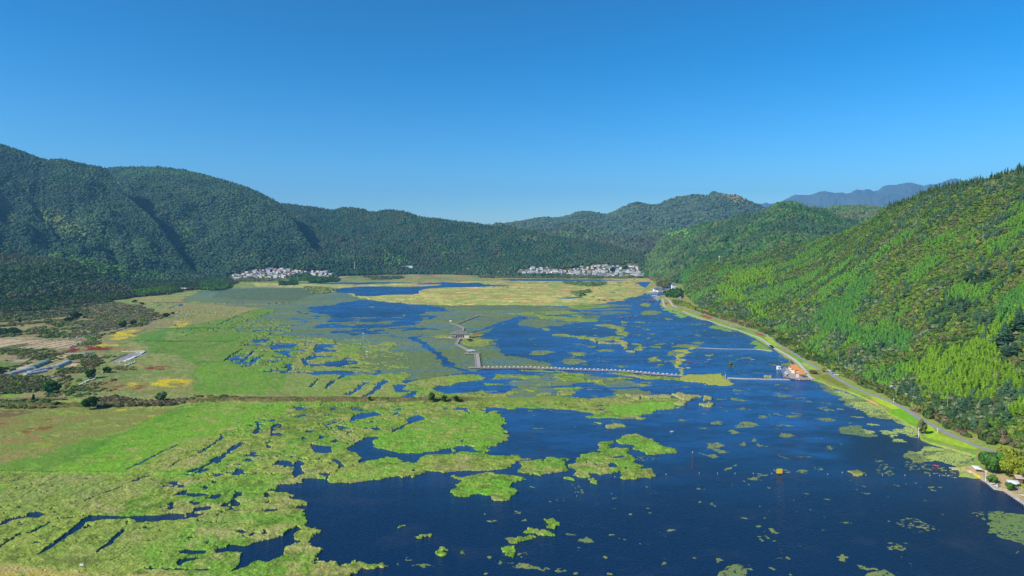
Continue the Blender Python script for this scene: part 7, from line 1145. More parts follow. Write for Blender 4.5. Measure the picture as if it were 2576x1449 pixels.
# ------------------------------------------------------------------ people
def figure(nodes, edges, rad, name, mat):
    me = bpy.data.meshes.new(name); me.from_pydata(nodes, edges, []); o = link(name, me); md = o.modifiers.new('Skin', 'SKIN')
    for v_, r_ in zip(me.skin_vertices[0].data, rad): v_.radius = (r_, r_)
    me.skin_vertices[0].data[0].use_root = True; sd = o.modifiers.new('Sub', 'SUBSURF'); sd.levels = sd.render_levels = 1
    dg = bpy.context.evaluated_depsgraph_get(); m2 = bpy.data.meshes.new_from_object(o.evaluated_get(dg)); bpy.data.objects.remove(o); m2.materials.clear(); m2.materials.append(mat); m2.name = name; return m2
def person_meshes(sit):
    if sit: N = [(0, 0, .12), (0, .02, .4), (0, .03, .62), (0, .02, .72), (0, 0, .86)]; legs = [[(s*.1, -.05, .1), (s*.12, -.42, .16), (s*.12, -.46, -.2), (s*.12, -.6, -.24)] for s in (-1, 1)]; arms = [[(s*.2, .02, .6), (s*.27, -.12, .4), (s*.14, -.36, .36), (s*.12, -.44, .36)] for s in (-1, 1)]
    else: N = [(0, 0, .92), (0, 0, 1.15), (0, 0, 1.4), (0, 0, 1.5), (0, -.01, 1.63)]; legs = [[(s*.1, 0, .86), (s*.11, -.02+s*.06, .48), (s*.12, .02+s*.1, .08), (s*.12, -.12+s*.1, .04)] for s in (-1, 1)]; arms = [[(s*.2, 0, 1.38), (s*.26, .02, 1.12), (s*.26, -.1, .88), (s*.26, -.14, .8)] for s in (-1, 1)]
    nodes = list(N); edges = [(0, 1), (1, 2), (2, 3), (3, 4)]; rad = [.13, .13, .15, .055, .10]
    for l in legs:
        b = len(nodes); nodes += l; rad += [.1, .07, .045, .04]; edges += [(0, b), (b, b+1), (b+1, b+2), (b+2, b+3)]
    for l in arms:
        b = len(nodes); nodes += l; rad += [.06, .045, .035, .03]; edges += [(2, b), (b, b+1), (b+1, b+2), (b+2, b+3)]
    body = figure(nodes, edges, rad, 'body', M_skin); z0 = N[0][2]; zt = N[2][2]; yh = N[4][1]
    top = MB().lathe([(.17, z0-.06), (.17, z0+.25), (.21, zt-.08), (.2, zt+.04), (.07, zt+.1)], (0, .01, 0), 10, (1.15, .8)); hair = MB().lathe([(.115, N[4][2]+.0), (.12, N[4][2]+.06), (.09, N[4][2]+.13), (.02, N[4][2]+.155)], (0, yh+.015, 0), 8)
    tr = MB()
    for l in legs: tr.cyl(l[0], l[1], .12, .09, 7).cyl(l[1], l[2], .09, .07, 7)
    return body, top, tr, hair
PM = {s: person_meshes(s) for s in (True, False)}; PC = {}
def person(loc, rz, sit, topm, label):
    k = (sit, topm.name)
    if k not in PC: b, t, tr, h = PM[sit]; PC[k] = (b, t.mesh('jacket', topm), tr.mesh('trousers', M_navy), h.mesh('hair', M_hair))
    r = empty('person', loc, rz)
    for nm, me in zip(('body', 'jacket', 'trousers', 'hair'), PC[k]): link(nm, me, r)
    prop(r, label, 'person')
# ------------------------------------------------------------------ boats
def boat(label, p, rz, hullm, l=4.2, canopy=None, riders=(), where='', name='rowing_boat', cat='boat', group=None):
    w = l*.36; r = empty(name, (p.x, p.y, 0), rz)
    out = [(-l/2, -w*.35), (-l*.1, -w/2), (l*.3, -w*.38), (l/2, 0), (l*.3, w*.38), (-l*.1, w/2), (-l/2, w*.35)]; vs = [(x*.8, y*.6, -.1) for x, y in out]+[(x, y, .5+.2*max(0, x/l)) for x, y in out]+[(x*.88, y*.8, .5+.2*max(0, x/l)) for x, y in out]+[(x*.75, y*.6, .12) for x, y in out]
    fs = [tuple(range(6, -1, -1)), tuple(range(21, 28))]+[(k*7+i, k*7+(i+1) % 7, k*7+7+(i+1) % 7, k*7+7+i) for k in range(3) for i in range(7)]
    MB().add(vs, fs).build('hull', hullm, r); 
    for sx in (-.22, .14): MB().box((l*sx, 0, .36), (.3, w*.72, .06)).build('seat', M_paint, r)
    if canopy:
        b = MB()
        for i in (-1, 1):
            for j in (-1, 1): b.cyl((i*l*.25, j*w*.33, .4), (i*l*.25, j*w*.33, 1.9), .035, .035, 4)
        b.build('frame', M_steel, r); MB().gable((0, 0, 1.85), (l*.6, w*.8), .35, .15, .06).build('canopy', canopy, r)
    prop(r, label, cat, group)
    for i, (m, col) in enumerate(riders):
        dx = (-.22, .14)[i]*l; c, s_ = math.cos(rz), math.sin(rz); person((p.x+dx*c, p.y+dx*s_, .32), rz+(math.pi/2 if i == 0 else math.pi/2), True, m, f'person in {col} at the {("rear" if i == 0 else "front")} of the {where}')
for i, (x, y, rz, hm, wh, rd) in enumerate(((425, 160, .3, M_paint, 'white boat nearest the reed hedge', ((M_red, 'red'), (M_org, 'orange'))), (555, 190, -.2, M_red, 'small red boat second from the reed hedge', ((M_red, 'red'),)), (738, 215, .1, M_org, 'orange boat in the middle of the pond', ((M_red, 'red'), (M_navy, 'dark'))), (1035, 125, .4, M_paint, 'white boat beside the pink boat', ((M_red, 'red'), (M_org, 'orange'))), (975, 180, .2, M_pk, 'pink boat beside the white boat', ((M_red, 'red'),)), (528, 325, -.3, M_paint, 'lowest white boat leaving a wake', ((M_red, 'red'), (M_org, 'orange'))), (2078, 130, .2, M_paint, 'lone white boat near the dock', ((M_org, 'orange'),)))):
    boat(wh[0].upper()*0+wh+', in the boating pond', one(zy, x, y), rz, hm, 4.6, None, rd, wh)
for x, y, rz, wh in ((160, 492, .3, 'dark tour boat in the duckweed channel'), (1112, 500, .2, 'left one of the two far tour boats'), (1190, 490, .5, 'right one of the two far tour boats')):
    boat(wh, one(zc, x, y), rz, M_red, 6.5, M_org, ((M_red, 'red'), (M_navy, 'dark')), wh, 'tour_boat')
boat('small red pedal boat with white nose drifting near the lower shore', one(zh, 1470, 545), 2.2, M_red, 3.4, None, (), '', 'pedal_boat')
boat('lone small white boat drifting on the open lake above the thin pole', one(zp, 1030, 450), .1, M_paint, 2.6, None, (), '', 'pedal_boat')
# ------------------------------------------------------------------ boat dock with orange huts
dc_ = one(zw, 1050, 950); r = empty('dock', (dc_.x, dc_.y, 0), 0); s_w = dc_.y/FPX*2576/3840/12.88
dv = [one(zw, *q_) for q_ in ((590, 560), (800, 540), (1240, 640), (1800, 980), (1790, 1060), (860, 1075), (700, 900))]
b = MB(); n = len(dv); b.add([(p.x-dc_.x, p.y-dc_.y, z) for z in (.45, .85) for p in dv], [tuple(range(n-1, -1, -1)), tuple(range(n, 2*n))]+[(i, (i+1) % n, n+(i+1) % n, n+i) for i in range(n)]); b.build('deck', M_grey, r)
for pts in (((330, 610), (620, 600)), ((400, 695), (650, 690)), ((480, 545), (800, 540))):
    a, c = one(zw, *pts[0]), one(zw, *pts[1]); m_ = (a+c)/2; MB().box((m_.x-dc_.x, m_.y-dc_.y, .6), ((c-a).length, 1.6, .35)).build('jetty', M_path, r)
prop(r, 'grey timber boat dock with jetties where the causeway meets the shore', 'dock')
for i, (x, y, w, lb) in enumerate(((930, 560, 8, 'farthest of the five orange roofed huts on the dock'), (985, 640, 8, 'second of the five orange roofed huts, with a dark open front'), (1080, 740, 9, 'middle one of the five orange roofed huts on the dock'), (1290, 810, 7.5, 'fourth orange roofed hut, set back towards the path'), (1290, 940, 8, 'nearest orange roofed hut, with a pale door'))):
    p = one(zw, x, y+20, .85); r = empty('hut', (p.x, p.y, .85), .28); w_ = w*.72
    MB().box((0, 0, 1.5), (w_, 4.6, 3.0)).build('wall', M_stone if i == 4 else M_cream, r); MB().gable((0, 0, 3.0), (w_, 4.6), 1.8, .9).build('roof', M_orange, r)
    MB().box((-.6, -2.35, 1.25), (1.5, .15, 2.3)).build('door', M_paint if i == 4 else M_dark, r); prop(r, lb, 'hut')
p = one(zw, 255, 590); r = empty('ticket_hut', (p.x, p.y, 0), .1); r.scale = (.75, .75, .8); MB().box((0, 0, .4), (5, 4.6, .5)).build('float', M_stone, r); MB().box((0, 0, 2.2), (4.2, 3.8, 3.2)).build('wall', M_paint, r); MB().hip((0, 0, 3.8), (4.2, 3.8), .8, .3, .3).build('roof', M_paint, r); MB().box((0, -1.95, 2.3), (1.6, .12, 1.2)).build('window', M_dark, r); prop(r, 'small white floating hut off the end of the dock jetty', 'hut')
for i, (x, y, m, rz, lb) in enumerate(((510, 760, M_pk, .4, 'pink swan boat, farthest one moored at the dock'), (620, 770, M_paint, .3, 'white boat moored beside the pink one'), (540, 830, M_paint, .5, 'white boat in the middle of the moored row'), (600, 890, M_paint, .4, 'fourth white boat moored along the dock'), (560, 930, M_pk, .6, 'pale pink boat moored near the causeway'), (690, 970, M_yel, -.4, 'yellow boat moored where causeway meets dock'), (660, 860, M_paint, .2, 'white boat tied closest to the dock edge'))):
    boat(lb, one(zw, x, y), rz, m, 4.6, M_paint if m is M_paint else None, (), '', 'moored_boat')
nk = 0
for i in range(15):
    x = 1060+i*58; m = (M_red, M_pk, M_red, M_paint, M_red, M_pk, M_org, M_yel, M_red, M_steel)[i % 10]; cn = {M_red.name: 'red', M_pk.name: 'pink', M_paint.name: 'white', M_org.name: 'orange', M_yel.name: 'yellow', M_steel.name: 'grey'}[m.name]
    p = one(zw, x, 1090); boat(f'{cn} kayak in the row along the front of the dock', p, 1.35, m, 3.2, None, (), '', 'kayak', 'kayak', f'{cn} kayaks before the dock')
# ------------------------------------------------------------------ parked cars
def car(p, rz, mat, label):
    r = empty('parked_car', (p.x, p.y, p.z), rz); sec = [(-2.1, .45, .95), (-1.9, .5, 1.0), (1.5, .5, .95), (2.1, .45, .7)]
    vs = []
    for x, zb_, zt in sec: vs += [(x, -.85, zb_-.2), (x, .85, zb_-.2), (x, .88, zt), (x, -.88, zt)]
    fs = [(0, 1, 2, 3), (15, 14, 13, 12)]+[(4*k+i, 4*k+4+i, 4*k+4+(i+1) % 4, 4*k+(i+1) % 4) for k in range(3) for i in range(4)]; MB().add(vs, fs).build('body', mat, r)
    MB().box((-.2, 0, 1.22), (2.5, 1.6, .55), 0, .78).build('cabin', M_dark, r); MB().box((-.2, 0, 1.52), (1.8, 1.25, .05)).build('roof_panel', mat, r)
    for sx in (-1.3, 1.3):
        for sy in (-.85, .85): MB().cyl((sx, sy-.1, .33), (sx, sy+.1, .33), .33, .33, 10).build('wheel', M_dark, r)
    prop(r, label, 'car')
for i, (x, y, m, lb) in enumerate(((690, 1010, M_paint, 'left white car parked where the road widens'), (715, 1018, M_steel, 'silver car parked beside the left white car'), (765, 1050, M_paint, 'white car parked at the near side of the widened road'), (735, 1030, M_steel, 'second silver car parked under the roadside trees'))):
    car(one(zd, x, y, 1.35), 2.4+.2*i, m, lb)
# ------------------------------------------------------------------ markers in the lake
p = one(zh, 182, 612); r = empty('buoy', (p.x, p.y, 0)); MB().lathe([(.9, -.2), (1.1, .2), (.6, .5)], n=10).build('float', M_dark, r); MB().box((0, 0, 1.75), (2.9, .5, 2.4)).build('sign', M_yel, r); MB().cyl((-.9, 0, .1), (-.9, 0, .7), .1, .1, 5).cyl((.9, 0, .1), (.9, 0, .7), .1, .1, 5).build('leg', M_steel, r); prop(r, 'bright yellow square marker floating on the right part of the lake', 'buoy')
p = one(zg, 1638, 565); r = empty('marker_pole', (p.x, p.y, 0)); MB().cyl((0, 0, -1), (0, 0, 9.0), .16, .12, 7).build('pole', pmat('dull_red_paint', C(120, 70, 70), .8), r); MB().cyl((0, 0, 9.0), (0, 0, 9.5), .18, .18, 7).build('cap', M_paint, r); prop(r, 'thin dull red pole standing upright in the open lake', 'pole')
fl = MB().lathe([(.05, -.12), (.32, -.05), (.36, .12), (.2, .3), (.05, .34)], n=8).mesh('float', M_paint)
flp = MB().cyl((0, 0, .3), (0, 0, .5), .05, .05, 5).mesh('knob', M_red)
for i, (z_, x, y) in enumerate([(zg, 1000, 632), (zg, 1422, 612), (zg, 1695, 602), (zg, 1845, 603), (zg, 1990, 604), (zg, 2140, 604), (zh, 0+118, 606), (zh, 580, 610), (zh, 700, 596), (zh, 893, 618), (zh, 1030, 618), (zh, 1215, 619), (zh, 1420, 621), (zh, 1500, 620), (zh, 1575, 624)]):
    p = one(z_, x, y); r = empty('float_buoy', (p.x, p.y, 0)); link('float', fl, r); link('knob', flp, r); r.scale = (.65, .65, .65); prop(r, 'small pale float of the line strung across the lower lake', 'buoy', 'line of floats across the lake')
# ------------------------------------------------------------------ greenhouses
def tunnel(label, pts, w, h, mat, rolled=True):
    a, c = one(zl, *pts[0], .5), one(zl, *pts[1], .5); d = c-a; l = d.length; r = empty('greenhouse', ((a.x+c.x)/2, (a.y+c.y)/2, .5), math.atan2(d.y, d.x)); b = MB(); n = 10; vs = []; R = random.Random(len(label))
    m = int(l/2.2)
    for j in range(m+1):
        x = -l/2+l*j/m
        for i in range(n+1):
            t = math.pi*i/n; sag = 1-.04*(j % 2)-.02*R.random(); vs.append((x, -math.cos(t)*w/2*sag, max(0, math.sin(t))**.7*h*sag))
    b.add(vs, [(j*(n+1)+i, (j+1)*(n+1)+i, (j+1)*(n+1)+i+1, j*(n+1)+i+1) for j in range(m) for i in range(n)]); b.build('film', mat, r)
    for s_ in (-1, 1):
        e = MB(); e.add([(s_*l/2, -math.cos(math.pi*i/n)*w/2*.97, max(0, math.sin(math.pi*i/n))**.7*h*.97) for i in range(n+1)], [tuple(range(n+1))]); e.build('end_wall', M_plastic, r)
    MB().box((l/2+.05, 0, 1.0), (.12, 1.5, 2.0)).build('door', M_paint, r)
    e = MB(); n2 = max(2, int(l/9))
    for j in range(n2+1):
        x = -l/2+l*j/n2
        for i in range(n): 
            t0, t1 = math.pi*i/n, math.pi*(i+1)/n; e.cyl((x, -math.cos(t0)*w/2*1.01, max(0, math.sin(t0))**.7*h*1.01), (x, -math.cos(t1)*w/2*1.01, max(0, math.sin(t1))**.7*h*1.01), .07, .07, 4)
    e.build('hoops', M_paint, r); prop(r, label, 'greenhouse')
tunnel('green tinted plastic tunnel greenhouse, the upper one of the field', ((600, 440), (920, 315)), 8.5, 3.6, M_film)
tunnel('grey plastic tunnel greenhouse continuing the green one to the lower left', ((150, 560), (570, 452)), 8.5, 3.2, M_plastic)
tunnel('grey rounded tunnel greenhouse, rightmost in the field', ((1060, 430), (1320, 318)), 7.5, 3.4, M_plastic)
tunnel('narrow grey tunnel greenhouse joining the rightmost one', ((560, 520), (1020, 418)), 6.0, 2.8, M_plastic)
tunnel('lowest grey tunnel greenhouse along the scrub edge', ((480, 568), (880, 495)), 6.0, 2.8, M_plastic)
# stone retaining walls
for i, (z_, pts, lb) in enumerate(((za, [(655, 705), (740, 692), (850, 675), (940, 658), (1050, 655)], 'pale stone wall beside the ploughed field'), (za, [(1060, 652), (1130, 627), (1250, 592), (1330, 582), (1440, 545), (1475, 530)], 'pale stone wall along the upper yellow flowers'), (za, [(650, 800), (760, 775), (900, 735), (975, 718)], 'pale stone wall above the dark red patch'), (za, [(590, 852), (820, 850), (910, 842)], 'pale stone wall under the dark red patch'), (za, [(1180, 832), (1398, 833)], 'white wall along the top of the fenced plot'), (za, [(1398, 836), (1340, 872), (1230, 920), (1150, 936)], 'white slanted wall on the right of the fenced plot'), (za, [(1215, 970), (1320, 930)], 'short white wall below the fenced plot'), (za, [(760, 1162), (850, 1120), (925, 1098)], 'broken white stone wall among the lower bushes'), (za, [(970, 1047), (1010, 1028)], 'short stone wall beside the dark tree'), (za, [(1508, 388), (1548, 370)], 'left of two short walls in the upper scrub'), (za, [(1625, 403), (1682, 388)], 'right of two short walls in the upper scrub'), (za, [(470, 1090), (560, 1070)], 'tumbled stones by the lowest greenhouse'), (za, [(1690, 462), (1712, 450)], 'tiny white wall in the upper scrub'), (za, [(1900, 243), (2130, 238)], 'pale wall at the forest edge on the far left plain'))):
    q_ = G1(z_, pts); b = MB(); R = random.Random(i)
    c0 = q_[0]; r_ = empty('stone_wall', (c0.x, c0.y, 0)); cap = MB()
    for a, c in zip(q_[:-1], q_[1:]):
        d = c-a; n = max(1, int(d.length/2.5)); rz = math.atan2(d.y, d.x)
        for k in range(n):
            p = a+d*(k+.5)/n-c0; hh = 1.5+.9*R.random()
            if R.random() < .93: b.box((p.x, p.y, hh/2), (d.length/n*1.0, 1.0+.5*R.random(), hh), rz+.05*R.random()); cap.box((p.x, p.y, hh+.08), (d.length/n*.9, 1.2, .15), rz)
    b.build('masonry', M_stone, r_); cap.build('capstones', M_white if 'white' in lb else M_stone, r_); prop(r_, lb, 'wall')
q_ = G1(za, [(-20, 1302), (200, 1295), (380, 1288), (640, 1292)]); r_ = empty('timber_walkway', tuple(q_[0])); b = MB(); rl = MB()
for a, c in zip(q_[:-1], q_[1:]):
    d = c-a; n = int(d.length/1.5); rz = math.atan2(d.y, d.x)
    for k in range(n): p = a+d*(k+.5)/n-q_[0]; b.box((p.x, p.y, 1.6), (1.4, 2.0, .15), rz); rl.cyl((p.x, p.y-1, 0), (p.x, p.y-1, 2.7), .1, .1, 4)
    m_ = (a+c)/2-q_[0]; rl.box((m_.x, m_.y-1, 2.6), (d.length, .12, .15), rz)
b.build('deck', M_wood, r_); rl.build('railing', M_wood, r_); prop(r_, 'old brown timber walkway at the left edge below the bushes', 'walkway')
p = one(ze, 672, 1384, .4); r = empty('notice_board', (p.x, p.y, .4), .1); MB().box((0, 0, 1.3), (1.3, .12, .8)).build('panel', M_paint, r); MB().cyl((-.7, 0, -.4), (-.7, 0, 1.0), .05, .05, 5).cyl((.7, 0, -.4), (.7, 0, 1.0), .05, .05, 5).build('leg', M_steel, r); prop(r, 'small white board standing in the marsh at the bottom left', 'sign')
# ------------------------------------------------------------------ the yard at the lower right
def polyslab(name, pts, z0, z1, mat, c, parent):
    n = len(pts); b = MB(); b.add([(p.x-c.x, p.y-c.y, z) for z in (z0, z1) for p in pts], [tuple(range(n-1, -1, -1)), tuple(range(n, 2*n))]+[(i, (i+1) % n, n+(i+1) % n, n+i) for i in range(n)]); return b.build(name, mat, parent)
pp = [one(zx, *a, 1.2) for a in ((840, 835), (940, 890), (1130, 1050), (1340, 1085), (1600, 1260), (1811, 1400), (2000, 1520), (2100, 1480), (1811, 1340), (1600, 1200), (1360, 1060), (1180, 1030), (980, 870), (900, 800))]
c = pp[0]; r = empty('pier', (c.x, c.y, 0)); polyslab('deck', pp, .9, 1.25, M_stone, c, r); b = MB()
for k in range(24):
    t = k/23*5; i = int(min(t, 5)); a = pp[i]+(pp[i+1]-pp[i])*(t-i)-c; b.cyl((a.x, a.y+.3, -1.5), (a.x, a.y+.3, 1.0), .14, .14, 6)
b.build('pile', M_wood, r); prop(r, 'pale edge walk on piles around the sandy yard at the lower right', 'pier')
def tent(label, pts, zt, mat=M_paint):
    q_ = [one(zx, *a, 2.6) for a in pts]; c = sum(q_, Vector())/len(q_); r = empty('canopy', (c.x, c.y, 1.0)); b = MB(); n = len(q_); vs = [(p.x-c.x, p.y-c.y, z) for z in (1.6, 1.75) for p in q_]+[(0, 0, zt)]
    b.add(vs, [(i, (i+1) % n, n+(i+1) % n, n+i) for i in range(n)]+[(n+i, n+(i+1) % n, 2*n) for i in range(n)]+[tuple(range(n-1, -1, -1))]); b.build('sheet', mat, r); b = MB()
    for p in q_: b.cyl(((p.x-c.x)*.93, (p.y-c.y)*.93, -.1), ((p.x-c.x)*.93, (p.y-c.y)*.93, 1.7), .06, .06, 5)
    b.build('frame', M_steel, r); prop(r, label, 'canopy')
tent('white sheet canopy on the sandy spit left of the big green tree', [(620, 515), (790, 530), (880, 620), (700, 600)], 2.3)
tent('long white sheet canopy by the yellow hedge at the right edge', [(1410, 840), (1670, 860), (1720, 930), (1640, 950), (1450, 895)], 2.3)
p = one(zx, 1790, 925, 1.2); r = empty('shed', (p.x+2, p.y+2, 1.0), -.3); MB().box((0, 0, 1.3), (8, 5, 2.6)).build('wall', M_wood, r); MB().gable((0, 0, 2.6), (8, 5), 1.0, .6).build('roof', M_pink, r); MB().box((-1, -2.55, 1.1), (1.2, .12, 2.0)).build('door', M_dark, r); prop(r, 'small shed with pinkish roof cut by the right edge beside the hedge', 'shed')
p = one(zx, 270, 605); r = empty('landing_stage', (p.x, p.y, 0), .0); MB().box((0, 1.2, .45), (5.6, 1.2, .3)).build('deck', M_stone, r); MB().box((0, -.8, .3), (5.0, 1.4, .5)).build('float', pmat('yellow_boards', C(235, 215, 120), .7), r); prop(r, 'short pale landing stage at the tip of the sandy spit', 'landing stage')
for x, y, rz, sit, m, lb in ((1115, 990, .5, False, M_red, 'person in a red jacket standing by the water under the left round tree'), (1240, 995, 2.0, False, M_navy, 'person in dark clothes walking across the sandy yard'), (1690, 1060, 1.0, False, M_navy, 'person in dark clothes right of the second round tree')):
    p = one(zx, x, y, 1.0); person((p.x, p.y, 1.0), rz, sit, m, lb)
for x, y, m, lb in ((720, 850, M_navy, 'person in dark clothes leaning over the dock edge by the white boats'), (1060, 850, M_red, 'person in a red jacket standing on the dock before the huts'), (1150, 900, M_org, 'person in an orange jacket beside the nearest hut'), (840, 1040, M_paint, 'person in a white jacket at the corner of the dock')):
    p = one(zw, x, y, .85); person((p.x, p.y, .86), x*.01, False, m, lb)
for x, y, lb in ((1160, 1010, 'left white table set beside the left round tree'), (1085, 960, 'pale bench top under the left round tree'), (1650, 1060, 'white table beside the right round tree'), (1780, 1220, 'white table at the right edge by the pier')):
    p = one(zx, x, y, 1.0); r = empty('garden_table', (p.x, p.y, 1.02)); MB().lathe([(.9, .7), (.9, .76), (.1, .78)], n=12).build('tabletop', M_paint, r); MB().cyl((0, 0, 0), (0, 0, .7), .08, .08, 6).build('leg', M_steel, r)
    for i in range(3):
        a = i*2.1+.4; MB().box((1.3*math.cos(a), 1.3*math.sin(a), .42), (.45, .45, .06), a).box((1.5*math.cos(a), 1.5*math.sin(a), .7), (.06, .45, .5), a).build('seat', M_paint, r)
    prop(r, lb, 'table')
# ------------------------------------------------------------------ single trees
def big_tree(name, label, u, v, w, h, rgb, z=.8, n=700, size=.12, lobes=0, seed=0, trunk=.3, group=None):
    p = Vector((*[float(q_) for q_ in gnd(u, v, z)], z)); r = empty(name, tuple(p)); R = np.random.default_rng(seed); c0 = C(*rgb)*1.25
    cl = R.normal(size=(max(5, lobes or 9), 3)); cl /= np.linalg.norm(cl, axis=1)[:, None]; cl[:, 2] = cl[:, 2]*.8; cl *= .62; rad = .34+.16*R.random(len(cl))
    which = R.integers(0, len(cl), n); d = R.normal(size=(n, 3)); d /= np.linalg.norm(d, axis=1)[:, None]; q_ = cl[which]+d*rad[which][:, None]*(.85+.25*R.random((n, 1)))
    nr = d+R.normal(size=(n, 3))*.45; nr /= np.linalg.norm(nr, axis=1)[:, None]; t = np.cross(nr, R.normal(size=(n, 3))); t /= np.linalg.norm(t, axis=1)[:, None]; s_ = np.cross(nr, t); a = size*(.6+.8*R.random((n, 1)))
    V = np.stack([q_+t*a, q_-t*a*.5+s_*a*.9, q_-t*a*.5-s_*a*.9], 1).reshape(-1, 3); zmin, zmax = V[:, 2].min(), V[:, 2].max(); V[:, 2] = (V[:, 2]-zmin)/(zmax-zmin)*(1-trunk*.4)+trunk*.4; rx = np.abs(V[:, :2]).max(); V[:, :2] /= rx
    V = V*[w/2, w/2, h]; cc_ = c0*(.8+.4*R.random((n, 1))).repeat(3, 0)*(.9+.2*R.random((len(cl), 1)))[which].repeat(3, 0)
    link('crown', mesh_np('crown', V, np.arange(3*n).reshape(n, 3), M_forest, cc_), r); tb = trunk_mb(h, max(.15, w*.03), 6, seed, .2, .3).build('trunk', M_bark, r); prop(r, label, 'tree', group); return r
